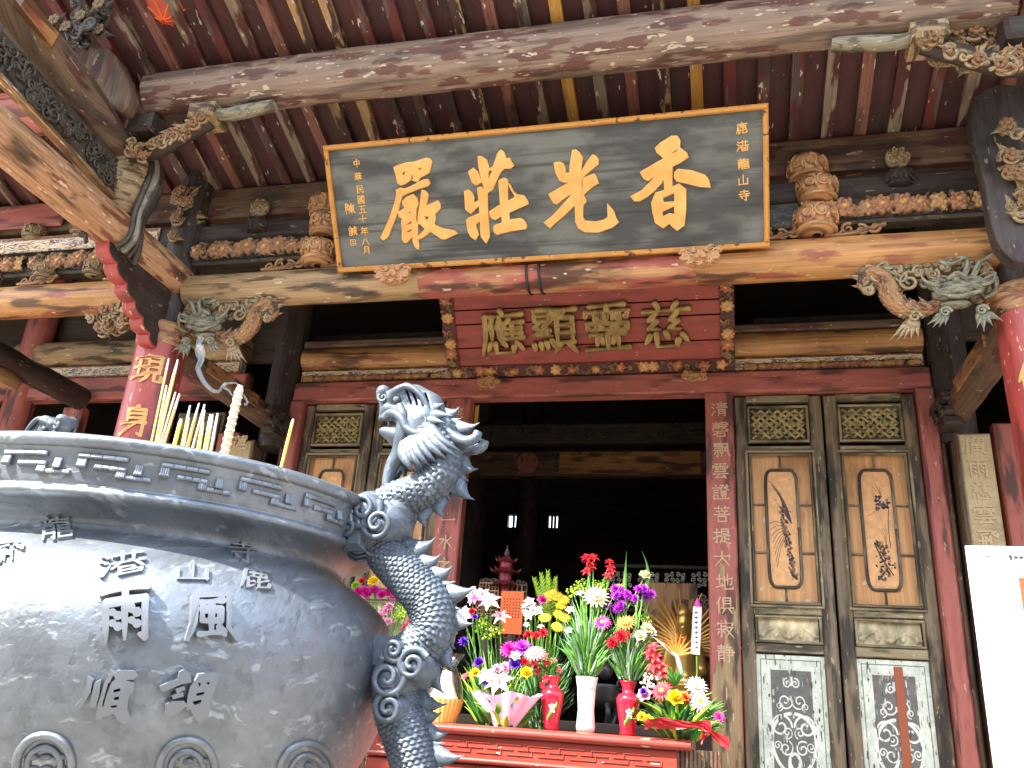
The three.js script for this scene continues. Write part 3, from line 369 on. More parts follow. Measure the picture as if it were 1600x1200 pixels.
// ---------------------------------------------------------------- columns
reseed(61);
function textOnCylinder(g, r) { const p = g.attributes.position; for (let i = 0; i < p.count; i++) { const a = p.getX(i) / r, R = r + p.getZ(i); p.setXYZ(i, Math.sin(a) * R, p.getY(i), Math.cos(a) * R); } g.computeVertexNormals(); return g; }
function column(x, z, label, chars, turn) {
  const t = thing('red_column', label, 'column', [x, 0.56, z]);
  part(t, 'stone_base', lathe([[0.001, 0], [0.25, 0], [0.26, 0.06], [0.22, 0.12], [0.25, 0.2], [0.21, 0.28], [0.16, 0.3], [0.001, 0.3]], 32), M.granite);
  part(t, 'shaft', at(log(2.93, 0.155, 'y', { s: 8, wob: 0.008 }), 0, 1.765, 0), M.redBright);
  part(t, 'capital_ring', at(lathe([[0.14, -0.1], [0.158, -0.1], [0.166, -0.06], [0.16, -0.03], [0.185, 0.005], [0.19, 0.03], [0.17, 0.05], [0.12, 0.052]], 36), 0, 3.23, 0), M.carveGold);
  part(t, 'upper_post', at(log(1.2, 0.118, 'y', { s: 9 }), 0, 3.86, 0), M.dark, 'dark post above the capital ring');
  chars.forEach(([ch, y], i) => { const o = part(t, 'gilded_character', textOnCylinder(glyph(ch, 0.2, 0.006, 5), 0.156), M.goldText); o.position.y = y - 0.56; o.rotation.y = turn; });
  return t;
}
column(-2.52, 1.6, 'red column with gilded calligraphy behind the incense sticks', [['現', 3.5], ['身', 3.16], ['等', 2.84], ['心', 2.5]], 0.3);
column(2.52, 1.6, 'red column above the white notice board', [['佛', 3.3], ['雲', 2.95], ['一', 2.6]], -0.35);
column(-2.52, 3.66, 'red front column carrying the outer end of the long beam', [], 0);
column(2.75, 3.66, 'red front column at the courtyard edge of the pavilion, right side', [], 0);

// long beam from the left column toward the courtyard, with melon-shaped post and carved upper beam
{
  const t = thing('long_side_beam', 'sunlit peeling round beam running from the left red column toward the courtyard', 'beam', [-2.5, 4.17, 2.65]); part(t, 'timber', log(2.06, 0.125, 'z', { s: 12, wob: 0.02 }), M.longBeam); part(t, 'beam_nose', at(lathe([[0.001, 0.13], [0.09, 0.08], [0.115, 0], [0.12, -0.1]].reverse(), 20), 0, -0.01, -1.03, -PI / 2), M.longBeam);
  const u = thing('upper_side_beam', 'dark brown curved beam above the carved dragon board', 'beam', [-2.5, 4.74, 2.95]); part(u, 'timber', tube([V(0, -0.09, -0.58), V(0, 0.0, -0.2), V(0, 0.07, 0.3), V(0, 0.1, 0.75)], (q) => 0.085 + 0.035 * Math.sin(PI * clamp(q * 1.1)), 20, 20), M.brown); part(u, 'worn_patch_block', at(bx(0.1, 0.1, 0.3, 0.03), 0.075, 0.06, 0.32, -0.15), M.gold, 'bare orange wood where paint has gone');
  const cb = thing('carved_board', 'dark carved board hanging under the curved upper beam', 'carving', [-2.5, 4.52, 2.95]); part(cb, 'board', at(bx(0.05, 0.2, 1.2, 0.01), 0, 0, 0, -0.1), M.carveDark);
  const ps = []; reseed(63); for (let k = 0; k < 46; k++) { const z = rr(-0.58, 0.58), y = rr(-0.075, 0.075) + z * 0.1; ps.push(at(scroll(0, 0, rr(0.025, 0.05), rr(1, 1.7), rnd() < 0.5 ? 1 : -1, rnd() * 6, 0.012), 0.035, y, z, 0, PI / 2)); } for (let k = 0; k < 60; k++) { const z = rr(-0.58, 0.58), y = rr(-0.08, 0.08) + z * 0.1, a = rnd() * 6.3; ps.push(blade(V(0.03, y, z), V(0.05, y + Math.sin(a) * 0.06, z + Math.cos(a) * 0.06), 0.014, 0.01)); } part(cb, 'scrollwork', merge(ps), M.carveDark, null, 'stuff');
  const edge = part(cb, 'edge_strip', at(bx(0.06, 0.022, 1.2, 0.005), 0, -0.115, 0, -0.1), M.tan);
}
{ // melon post
  const t = thing('melon_post', 'melon-shaped carved post gripping the long beam with scroll claws', 'carving', [-2.5, 4.17, 2.27]);
  part(t, 'melon', at(lathe([[0.001, -0.24], [0.06, -0.2], [0.12, -0.1], [0.162, 0.02], [0.172, 0.1], [0.15, 0.19], [0.11, 0.235], [0.001, 0.24]], 30), 0, 0.3, 0), M.carve);
  part(t, 'cap_block', at(bx(0.2, 0.1, 0.2, 0.02), 0, 0.57, 0), M.carveGold);
  for (let k = 0; k < 8; k++) { const a = [1.35, 1.6, 1.9, 2.3, 2.9, -0.5, -1.0, 3.6][k], s = Math.sin(a), c = Math.cos(a); part(t, 'claw', tube([V(s * 0.1, 0.54, c * 0.1), V(s * 0.15, 0.46, c * 0.15), V(s * 0.172, 0.36, c * 0.172), V(s * 0.15, 0.22, c * 0.15), V(s * 0.13, 0.1, c * 0.12), V(s * 0.142, 0.0, c * 0.13), V(s * 0.135, -0.08, c * 0.16), V(s * 0.08, -0.14, c * 0.22)], (q) => (k % 2 ? 0.034 : 0.024) - 0.01 * q, 8, 28, 0.8), k % 3 === 1 ? M.carveGrey : M.carveDark); }
  for (const k of [0.6, 2.4, 4.2]) part(t, 'face_scroll', at(scroll(0, 0, 0.05, 1.5, 1, 0, 0.013), Math.sin(k) * 0.11, 0.5, Math.cos(k) * 0.11, 0, k), M.carveGold);
}
// curled bracket arms that carry the purlin at its two ends
function purlinArm(x, dir, label) {
  const t = thing('purlin_bracket', label, 'bracket', [x, 4.7, 2.4]);
  part(t, 'arm', tube([V(0, -0.08, 0), V(dir * 0.12, -0.06, 0), V(dir * 0.3, 0.03, 0), V(dir * 0.44, 0.1, 0)], (q) => 0.06 - 0.015 * q, 10, 16, 1), M.dark);
  part(t, 'bearing_block', at(bx(0.17, 0.1, 0.2, 0.02), dir * 0.42, 0.13, 0), M.carve); part(t, 'bearing_block', at(bx(0.17, 0.13, 0.2, 0.02), dir * 0.02, 0.08, 0), M.dark);
  part(t, 'curved_blade', tube([V(dir * 0.42, 0.145, 0.02), V(dir * 0.55, 0.12, 0.02), V(dir * 0.72, 0.135, 0.02), V(dir * 0.86, 0.15, 0.02)], (q) => 0.035 * (1 - 0.3 * Math.abs(q - 0.6)), 8, 16, 1.4), M.carveGrey);
  reseed(Math.round(x * 100) + 900); const ps = [], qs = []; for (let k = 0; k < 40; k++) { const q = rnd(), xx = dir * (0.0 + 0.46 * q), yy = -0.12 + 0.2 * q * q + rr(-0.05, 0.07) * (1 - 0.4 * q), zz = 0.05 + rnd() * 0.04; (k % 3 ? ps : qs).push(scroll(xx, yy, rr(0.018, 0.042), rr(1, 1.6), rnd() < 0.5 ? 1 : -1, rnd() * 6, 0.011, zz)); const a = rnd() * 6.3; (k % 2 ? ps : qs).push(blade(V(xx, yy, zz), V(xx + Math.cos(a) * 0.06, yy + Math.sin(a) * 0.05, zz + 0.02), 0.018, 0.01)); if (k % 4 === 0) for (let m = 0; m < 5; m++) qs.push(ball(xx + Math.cos(m * 1.26) * 0.016, yy + Math.sin(m * 1.26) * 0.016, zz + 0.02, 0.011, 1, 1, 0.7, 6)); } part(t, 'scrollwork', merge(ps), M.carve); part(t, 'gilded_leaves', merge(qs), M.carveGold);
  return t;
}
purlinArm(-2.36, 1, 'carved scroll bracket under the end of the round purlin, above the melon post');
purlinArm(2.42, -1, 'carved scroll bracket under the end of the round purlin, near the right column');
{ // block at the purlin end and the shield-shaped hanging boards
  const a = thing('corner_block', 'gilded carved block on the end of the round purlin', 'carving', P(1492, 28, 2.28)); part(a, 'block', bx(0.2, 0.15, 0.12, 0.03), M.gold); part(a, 'face_relief', at(relief(0.19, 0.14, 0.03, 40, 30, FLW[2]), 0, 0, 0.058), MVC);
  const tongue = (pts, z, th, m, label) => { const w = pts.map(([x, y]) => P(x, y, z)), o = w[0], s = new THREE.Shape(); const cv = new THREE.CatmullRomCurve3(w, true, 'centripetal').getPoints(40); s.setFromPoints(cv.map((q) => new THREE.Vector2(q.x - o.x, q.y - o.y))); const g = uvm(new THREE.ExtrudeGeometry(s, { depth: th, bevelEnabled: true, bevelSize: 0.012, bevelThickness: 0.012, bevelSegments: 2, steps: 1 }), 'y'); const t = thing('hanging_board', label, 'board', o); part(t, 'plank', g, m); return t; };
  tongue([[128, 92], [150, 70], [185, 95], [205, 130], [213, 160], [205, 182], [190, 178], [160, 140]], 2.55, 0.06, M.brown, 'curved brown tongue board between the upper beam and the purlin');
  tongue([[1518, 170], [1560, 150], [1600, 165], [1600, 330], [1590, 420], [1560, 400], [1535, 300]], 1.85, 0.07, M.dark, 'dark shield-shaped board on the right column post');
}
function carvedCluster(name, label, o, n, rad, m, m2, zs = 0.06, s = 71) { // pierced carving: scrolls, leaves and blossoms
  reseed(s); const t = thing(name, label, 'carving', o), a = [], b = [];
  for (let k = 0; k < n; k++) { const an = rnd() * 6.28, q = Math.sqrt(rnd()), x = Math.cos(an) * q * rad[0], y = Math.sin(an) * q * rad[1], z = rr(-zs, zs); a.push(scroll(x, y, rr(0.03, 0.055), rr(1.1, 1.8), rnd() < 0.5 ? 1 : -1, rnd() * 6, 0.013, z)); if (k % 2) { const c = rnd() * 6.28; for (let j = 0; j < 6; j++) b.push(ball(x + Math.cos(c + j * 1.05) * 0.024, y + Math.sin(c + j * 1.05) * 0.024, z + 0.03, 0.015, 1, 1, 0.6, 7)); b.push(ball(x, y, z + 0.035, 0.014, 1, 1, 1, 7)); } const c = rnd() * 6.28; a.push(blade(V(x, y, z), V(x + Math.cos(c) * 0.09, y + Math.sin(c) * 0.09, z + rr(-0.02, 0.03)), 0.022, 0.012)); }
  part(t, 'scrollwork', merge(a), m); part(t, 'blossoms', merge(b), m2); return t;
}
carvedCluster('corner_carving', 'pierced scroll carving in the top corner above the dark upper beam', P(135, 30, 2.95), 26, [0.16, 0.13], M.carveDark, M.carve, 0.07, 72);
carvedCluster('corner_carving', 'pale pierced flower carving beside the gilded purlin block', P(1545, 75, 2.3), 30, [0.24, 0.1], M.carve, M.carveGold, 0.07, 73);
carvedCluster('side_carving', 'gilded carving on the edge of the shield-shaped board', P(1585, 270, 1.95), 18, [0.05, 0.28], M.carve, M.carveGold, 0.05, 74);
carvedCluster('spandrel_carving', 'pierced flower spandrel left of the red column under the tie beam', P(180, 500, 1.62), 34, [0.19, 0.085], M.carve, M.carveGold, 0.05, 75);
carvedCluster('bracket_carving', 'gilded carving between the dark post and the tiered beams', P(290, 330, 1.72), 16, [0.08, 0.22], M.carve, M.carveGold, 0.06, 76);
{ // scalloped red bracket board under the long beam; its shade is painted as dark faces
  const t = thing('scalloped_bracket', 'scalloped pink-red bracket board with shade painted dark on its sides, under the long beam at the red column', 'bracket', [-2.5, 4.05, 1.72]); const s = new THREE.Shape(); s.moveTo(0, 0.03); s.lineTo(0.62, 0.03);
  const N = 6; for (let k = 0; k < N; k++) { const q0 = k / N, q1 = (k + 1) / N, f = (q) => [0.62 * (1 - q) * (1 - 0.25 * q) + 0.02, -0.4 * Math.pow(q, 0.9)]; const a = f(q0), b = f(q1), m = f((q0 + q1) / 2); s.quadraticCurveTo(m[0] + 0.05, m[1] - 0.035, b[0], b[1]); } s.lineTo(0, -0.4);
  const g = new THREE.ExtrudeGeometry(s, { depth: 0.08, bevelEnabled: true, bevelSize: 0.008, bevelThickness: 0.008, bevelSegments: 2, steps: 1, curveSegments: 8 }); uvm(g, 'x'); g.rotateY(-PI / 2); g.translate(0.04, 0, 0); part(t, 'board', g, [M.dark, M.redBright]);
}
// fish-dragon spandrels on the inner sides of the two columns
function fishDragon(label, mirror) {
  const Z = 1.64, o = P(1345, 425, Z), q = (x, y, dz = 0) => P(1150 + x / 3.529, 300 + y / 3.529, Z).sub(o).add(V(0, 0, dz));
  const t = thing('fish_dragon_spandrel', label, 'carving', mirror ? [-o.x, o.y, o.z] : o); if (mirror) t.scale.x = -1;
  const body = tube([q(720, 560, 0), q(695, 490), q(745, 455, 0.02), q(815, 500, 0.02), q(850, 590, 0.02), q(930, 655, 0.02), q(1040, 655, 0.02), q(1150, 615, 0.02)], (u) => 0.01 + 0.036 * Math.pow(Math.sin(PI * clamp(u * 0.88 + 0.02)), 1.5), 60, 200, 0.8);
  { const p = body.attributes.position, n = body.attributes.normal; for (let i = 0; i <= 200; i++) for (let k = 0; k <= 60; k++) { const v = i * 61 + k, s = (200 - i) / 8, c = (k % 60) / 60 * 12; let h = 0; for (const b of [Math.floor(s) - 1, Math.floor(s)]) { let m = c + (((b % 2) + 2) % 2) * 0.5; m = m - Math.floor(m) - 0.5; const e = 1 - 4 * m * m, len = 0.7 + 0.85 * Math.sqrt(Math.max(0, e)), t2 = s - b; if (t2 < len) { h = t2 / len; break; } } h *= 0.009; p.setXYZ(v, p.getX(v) + n.getX(v) * h, p.getY(v) + n.getY(v) * h, p.getZ(v) + n.getZ(v) * h); } body.computeVertexNormals(); }
  part(t, 'scaled_body', body, M.carveGold);
  for (let k = 0; k < 12; k++) { const cv = new THREE.CatmullRomCurve3([q(695, 490), q(745, 455, 0.02), q(815, 500, 0.02), q(850, 590, 0.02), q(930, 655, 0.02), q(1040, 655, 0.02)]), c = cv.getPointAt(k / 11), tn = cv.getTangentAt(k / 11), no = V(tn.y, -tn.x, 0).multiplyScalar(mirror ? 1 : 1); part(t, 'body_fin', blade(c.clone().addScaledVector(no, -0.025), c.clone().addScaledVector(no, -0.075).addScaledVector(tn, -0.03), 0.018, 0.01), M.carve); part(t, 'body_fin', blade(c.clone().addScaledVector(no, 0.025), c.clone().addScaledVector(no, 0.06).addScaledVector(tn, -0.025), 0.014, 0.01), M.carveGrey); }
  const head = [ball(...q(1210, 560, 0.04).toArray(), 0.075, 1.15, 0.8, 0.8, 16), ball(...q(1140, 590, 0.05).toArray(), 0.05, 1.3, 0.7, 0.8, 14), ball(...q(1290, 530, 0.03).toArray(), 0.07, 1.1, 0.8, 0.7, 14), ball(...q(1080, 545, 0.06).toArray(), 0.035, 1, 0.9, 0.9, 12), ball(...q(1200, 640, 0.04).toArray(), 0.045, 1.7, 0.5, 0.8, 12), ball(...q(1190, 530, 0.09).toArray(), 0.022, 1, 1, 1, 10)];
  head.push(tube([q(1060, 530, 0.07), q(1100, 600, 0.09), q(1200, 620, 0.09), q(1330, 580, 0.07)], 0.012, 6), tube([q(1150, 520, 0.08), q(1190, 500, 0.1), q(1250, 525, 0.09)], 0.014, 6)); part(t, 'head', merge(head), M.carveGrey);
  for (const [a, b, c, d] of [[[1240, 500], [1260, 430], [1250, 390], [1190, 380]], [[1290, 500], [1330, 420], [1390, 380], [1400, 350]], [[1320, 540], [1400, 500], [1420, 570], [1360, 600]]]) part(t, 'horn', tube([q(...a, 0.05), q(...b, 0.07), q(...c, 0.05), q(...d, 0.03)], (u) => 0.018 - 0.011 * u, 7, 16), M.carveGrey);
  for (const [a, b, c] of [[[1080, 560], [1020, 540], [1000, 470]], [[1330, 560], [1390, 540], [1410, 480]], [[1100, 430], [1160, 450], [1240, 400]]]) part(t, 'whisker', tube([q(...a, 0.09), q(...b, 0.1), q(...c, 0.07)], (u) => 0.011 - 0.006 * u, 6, 14), M.carveGrey);
  const top = [tube([q(680, 440), q(800, 425), q(1000, 415), q(1200, 400), q(1390, 370)], 0.016, 7, 30)]; for (const [x, y, r, d] of [[950, 510, 0.055, 1], [885, 440, 0.026, -1], [1150, 435, 0.026, 1], [780, 480, 0.04, 1], [725, 555, 0.028, -1], [1080, 470, 0.035, -1], [1000, 455, 0.03, 1], [1350, 430, 0.036, -1], [1390, 470, 0.03, 1], [850, 470, 0.03, -1]]) { const c = q(x, y, 0.03); top.push(scroll(c.x, c.y, r, 1.6, d, 1, 0.013, c.z)); } for (let k = 0; k < 12; k++) { const x = 700 + k * 58, c = q(x, 440 - k * 4, 0.02); top.push(ball(c.x, c.y, c.z, 0.02, 1.3, 0.8, 0.8, 8)); } reseed(77); const th2 = []; for (let k = 0; k < 60; k++) { const xx = rr(700, 1400), yy = mix(430, 385, (xx - 700) / 700) + rr(0, xx > 1050 ? 190 : 110), c = q(xx, yy, rr(-0.03, 0.04)); (k % 2 ? top : th2).push(scroll(c.x, c.y, rr(0.018, 0.04), rr(1, 1.7), rnd() < 0.5 ? 1 : -1, rnd() * 6, 0.01, c.z)); const a = rnd() * 6.3; (k % 3 ? th2 : top).push(blade(c, c.clone().add(V(Math.cos(a) * 0.07, Math.sin(a) * 0.05, 0.015)), 0.016, 0.01)); } part(t, 'scroll_border', merge(top), M.carve); part(t, 'cloud_leaves', merge(th2), M.carveGrey);
  const fan = (bx_, tips, m) => { for (const p of tips) part(t, 'fin_blade', blade(q(...bx_, 0.03), q(...p, 0.06), 0.026, 0.016, V(0, 0, 0.02)), m); const c = q(...bx_, 0.06); part(t, 'fin_curl', scroll(c.x, c.y, 0.03, 1.5, 1, 0, 0.01, c.z), m); };
  fan([975, 715], [[830, 850], [870, 855], [910, 845], [950, 845], [995, 835]], M.carve); fan([1140, 690], [[1040, 760], [1070, 775], [1105, 775], [1140, 765]], M.carveGrey); fan([1340, 680], [[1310, 780], [1350, 800], [1400, 770], [1460, 742], [1380, 640]], M.carveGrey);
  return t;
}
fishDragon('carved fish-dragon spandrel with scaled belly beside the right column', false);
fishDragon('carved fish-dragon spandrel with open scrolls beside the left red column', true);
// beams from the columns back to the wall posts
for (const [s, label] of [[-1, 'dark gilded beam running back from the left red column to the wall'], [1, 'dark beam running back from the right column to the wall']]) {
  const t = thing('porch_cross_beam', label, 'beam', [s * 2.5, 3.72, 0.85]); part(t, 'timber', log(1.35, 0.095, 'z', { s: 15, wob: 0.02 }), M.brown); part(t, 'gilded_panel', at(bx(0.03, 0.09, 0.7, 0.01), -s * 0.088, 0.01, 0.05), M.carveGold);
  const c = thing('wall_corbel', s < 0 ? 'black carved corbel at the wall under the left cross beam' : 'black carved corbel over the stone pier under the right cross beam', 'corbel', [s * 2.44, 3.69, 0.25]); c.scale.y = 0.62;
  part(c, 'block', at(bx(0.17, 0.1, 0.4, 0.02), 0, 0.06, 0), M.dark); part(c, 'block', at(bx(0.14, 0.08, 0.3, 0.02), 0, -0.04, -0.03), M.soot); part(c, 'block', at(bx(0.11, 0.1, 0.22, 0.02), 0, -0.13, -0.05), M.dark); const ps = []; for (let k = 0; k < 6; k++) ps.push(at(scroll(0, 0, 0.045, 1.5, k % 2 ? 1 : -1, k, 0.011), -s * 0.085, 0.05 - (k % 3) * 0.07, -0.12 + k * 0.05, 0, PI / 2)); part(c, 'scrollwork', merge(ps), M.carveDark);
}
for (const [x, label] of [[-2.52, 'dark wall post left of the panelled doors'], [2.52, 'dark wall post right of the panelled doors'], [-5.1, 'far dark red wall post at the side bay end']]) { const t = thing('wall_post', label, 'post', [x, 3.72, 0.02]); part(t, 'timber', at(log(2.4, 0.13, 'y', { s: 16 }), 0, 1.0, 0), x < -3 ? M.red : M.dark); }
// ---------------------------------------------------------------- front wall (z = 0)
reseed(81);
{
  const l = thing('door_lintel', 'long faded red lintel beam over the doorway and panelled doors', 'beam', [0, 3.995, 0.02]); part(l, 'timber', bx(4.78, 0.16, 0.14, 0.012), M.red);
  const f = thing('painted_frieze', 'narrow frieze board painted in cream, blue and gold above the lintel', 'frieze', [0, 4.14, 0.0]); part(f, 'board', bx(4.74, 0.115, 0.1, 0.01, 'x', 0, 0), M.frieze); part(f, 'lower_moulding', at(bx(4.74, 0.02, 0.13, 0.006), 0, -0.062, 0), M.brown);
  const relF = relief(1.2, 0.05, 0.012, 200, 12, FLW[2]); for (const x of [-1.75, 1.75]) part(f, 'gilded_carving', at(relF.clone(), x, -0.02, 0.051), MVC);
  const b = thing('wall_beam', 'rounded orange-brown beam above the painted frieze', 'beam', [0, 4.3, 0.0]); part(b, 'timber', log(4.74, 0.1, 'x', { s: 17, wob: 0.02, n: 40 }), M.gold); part(b, 'cap_board', at(bx(4.74, 0.06, 0.17, 0.012), 0, 0.12, 0), M.brown);
  for (const x of [-1.9, 1.9]) { const t = thing('transom_rail', x < 0 ? 'sooty rail in the dark gap above the wall beam, left of the red plaque' : 'sooty rail in the dark gap above the wall beam, right of the red plaque', 'rail', [x, 4.62, -0.3]); part(t, 'timber', bx(1.3, 0.09, 0.08, 0.01), M.soot); }
  for (const [x, label] of [[-2.345, 'narrow red frame post left of the left panelled door'], [2.345, 'narrow red frame post right of the right panelled door']]) { const t = thing('frame_post', label, 'post', [x, 0.66, 0.03]); part(t, 'timber', at(bx(0.11, 3.25, 0.13, 0.012), 0, 1.63, 0), M.red); part(t, 'edge_moulding', at(bx(0.035, 3.25, 0.1, 0.012), Math.sign(x) * 0.074, 1.63, 0.0), M.brown); }
  const sill = thing('door_sill', 'dark wooden sill along the foot of the doors', 'sill', [0, 0.56, 0.0]); part(sill, 'timber', at(bx(4.9, 0.12, 0.2, 0.01), 0, 0.06, 0), M.brown);
}
// jambs with couplets
function couplet(x, label, chars, y0, step, size) {
  const t = thing('couplet_jamb', label, 'door jamb', [x, 0.66, 0.03]); part(t, 'plank', at(bx(0.195, 3.25, 0.12, 0.01), 0, 1.63, 0), M.red);
  { const sh = new THREE.Shape(), top = (u) => 1.55 + 0.55 * (fb(u * 5 + x * 3, x * 7, 999, 999, 5, 3) - 0.5) + 0.25 * Math.sin(u * 2 + x * 4); sh.moveTo(-0.09, 0.02); sh.lineTo(0.09, 0.02); for (let i = 0; i <= 24; i++) { const u = 1 - i / 24; sh.lineTo((u - 0.5) * 0.18, top(u * 2)); } part(t, 'bare_wood_patch', uvm(new THREE.ExtrudeGeometry(sh, { depth: 0.003, bevelEnabled: false }).translate(0, 0, 0.0595), 'y'), M.tan, 'lower length with paint peeled to bare wood'); for (let k = 0; k < 7; k++) { const pts = [], cx = rr(-0.06, 0.06), cy = rr(1.3, 2.1), a = rr(0.008, 0.025), bb = rr(0.02, 0.07); for (let i = 0; i < 14; i++) { const an = i / 14 * 2 * PI, q = 0.6 + 0.7 * rnd(); pts.push(new THREE.Vector2(cx + Math.cos(an) * a * q, cy + Math.sin(an) * bb * q)); } part(t, 'bare_wood_patch', uvm(new THREE.ExtrudeGeometry(new THREE.Shape(pts), { depth: 0.002, bevelEnabled: false }).translate(0, 0, 0.0595), 'y'), M.tan); } }
  chars.forEach((ch, i) => { if (ch === ' ') return; const o = part(t, 'painted_character', glyph(ch, size, 0.004, 3.4), M.inkText); o.position.set(rr(-0.008, 0.008), y0 - i * step - 0.66, 0.061); }); return t;
}
couplet(0.975, 'red door jamb with a column of pale calligraphy, right of the doorway', [...'清磬飄雲證菩提大地俱寂靜'], 3.78, 0.152, 0.118);
couplet(-0.975, 'red door jamb with pale calligraphy behind the dragon head, left of the doorway', [...'寒鐘   一水之佛心'], 3.78, 0.165, 0.118);

// panelled door leaves
const ink = (W, H, draw) => { const c = document.createElement('canvas'); c.width = W; c.height = H; draw(c.getContext('2d'), W, H); const t = new THREE.CanvasTexture(c); t.colorSpace = THREE.SRGBColorSpace; t.magFilter = THREE.LinearFilter; return t; };
function speckle(c, W, H, s, amp) { const I = c.getImageData(0, 0, W, H), d = I.data; for (let j = 0; j < H; j++) for (let i = 0; i < W; i++) { const o = (j * W + i) * 4, k = 1 + amp * (fb(i / 26, j / 26, 99, 99, s, 4) - 0.5) * 2 + 0.12 * (fb(i / 3, j / 3, 999, 999, s + 5, 2) - 0.5); for (let q = 0; q < 3; q++) d[o + q] = clamp(d[o + q] * k, 0, 255); } c.putImageData(I, 0, 0); }
function paintingTex(kind, s) { // ink flower painting on pale tan ground
  return ink(192, 640, (c, W, H) => {
    c.fillStyle = '#dea872'; c.fillRect(0, 0, W, H); reseed(s); c.lineCap = 'round'; const dk = '#2a2018', br = '#7a5838';
    const line = (pts, w, col) => { c.strokeStyle = col; c.lineWidth = w; c.beginPath(); c.moveTo(...pts[0]); c.quadraticCurveTo(...pts[1], ...pts[2]); c.stroke(); };
    if (kind === 0) { for (let k = 0; k < 9; k++) line([[150, 300], [120 - k * 8, 140 + k * 6], [20 + k * 16, 60 + k * 22]], 3, dk); for (let k = 0; k < 8; k++) line([[140, 360], [80, 260 + k * 16], [14 + k * 5, 300 + k * 34]], 2.5, dk); for (let k = 0; k < 90; k++) { const q = k / 90; c.fillStyle = rnd() < 0.55 ? dk : br; c.beginPath(); c.ellipse(90 + q * 60 + rr(-18, 18), 200 + q * 400, rr(4, 16), rr(3, 9), 0.9, 0, 6.3); c.fill(); } for (let k = 0; k < 12; k++) { c.fillStyle = '#b08858'; c.beginPath(); c.ellipse(60 + k * 7 + rr(-6, 6), 170 + k * 20, 9, 4, 0.9, 0, 6.3); c.fill(); } }
    else { for (let k = 0; k < 34; k++) { c.fillStyle = rnd() < 0.7 ? dk : '#4a4a6a'; c.beginPath(); c.ellipse(rr(80, 160), rr(140, 215), rr(4, 13), rr(3, 9), rnd() * 3, 0, 6.3); c.fill(); } for (let k = 0; k < 10; k++) line([[130, 150], [110, 120], [rr(60, 150), rr(60, 120)]], 1.6, br); line([[160, 210], [140, 300], [150, 420]], 4, dk); for (let k = 0; k < 110; k++) { const q = k / 110; c.fillStyle = rnd() < 0.6 ? dk : rnd() < 0.5 ? '#b09060' : br; c.beginPath(); c.ellipse(70 + 80 * Math.sin(q * 3) * rnd() + rr(-20, 30), 390 + q * 200, rr(3, 12), rr(3, 8), rnd() * 3, 0, 6.3); c.fill(); } line([[60, 400], [90, 480], [150, 560]], 7, dk); line([[40, 250], [70, 230], [100, 220]], 1.6, br); for (let k = 0; k < 6; k++) line([[130, 420], [120, 360], [rr(90, 160), 320]], 2, '#8a7040'); }
    speckle(c, W, H, s, 0.12);
  });
}
function ornamentTex(s) { // grey field with pale border and a white vase-shaped scroll ornament
  return ink(256, 640, (c, W, H) => {
    c.fillStyle = '#d5d9c8'; c.fillRect(0, 0, W, H); c.strokeStyle = '#5c6a5c'; c.lineWidth = 3; c.strokeRect(16, 16, W - 32, H - 32); c.fillStyle = '#6c6963'; c.fillRect(52, 50, W - 104, H - 100);
    c.strokeStyle = '#e6e4da'; c.fillStyle = '#e6e4da'; c.lineCap = 'round'; const sp = (x, y, r, d, a0, w = 5) => { c.lineWidth = w; c.beginPath(); for (let i = 0; i <= 30; i++) { const t = i / 30, a = a0 + d * t * 8.5, R = r * (1 - 0.82 * t); c.lineTo(x + Math.cos(a) * R, y + Math.sin(a) * R); } c.stroke(); };
    const m = W / 2; for (const d of [-1, 1]) { sp(m + d * 14, 92, 17, d, -PI / 2 + (d < 0 ? PI : 0) * 0); sp(m + d * 26, 150, 28, -d, d > 0 ? PI : 0); sp(m + d * 48, 168, 15, d, PI / 2, 4); sp(m + d * 46, 232, 42, d, d > 0 ? PI : 0, 7); sp(m + d * 30, 300, 26, -d, -1, 5); sp(m + d * 60, 292, 16, d, 1, 4); c.lineWidth = 11; c.beginPath(); c.moveTo(m + d * 10, 190); c.bezierCurveTo(m + d * 95, 200, m + d * 100, 320, m + d * 34, 370); c.stroke(); c.beginPath(); c.moveTo(m + d * 34, 370); c.bezierCurveTo(m + d * 4, 400, m + d * 70, 440, m + d * 30, 520); c.stroke(); sp(m + d * 22, 250, 20, d, 2, 4); sp(m + d * 26, 440, 24, d, 0, 5); sp(m + d * 40, 540, 26, -d, 0, 5); } c.fillRect(m - 6, 70, 12, 30); c.beginPath(); c.ellipse(m, 350, 26, 40, 0, 0, 6.3); c.fill(); c.fillStyle = '#6c6963'; c.beginPath(); c.ellipse(m, 340, 12, 20, 0, 0, 6.3); c.fill();
    reseed(s); for (let k = 0; k < 240; k++) { c.fillStyle = ['#55524c', '#9a9488', '#cfcabb', '#7a4a38'][Math.floor(rnd() * (k % 9 ? 3 : 4))]; c.beginPath(); c.ellipse(rnd() * W, rnd() * H, rr(1, 4), rr(2, 14), 0, 0, 6.3); c.fill(); } speckle(c, W, H, s, 0.15);
  });
}
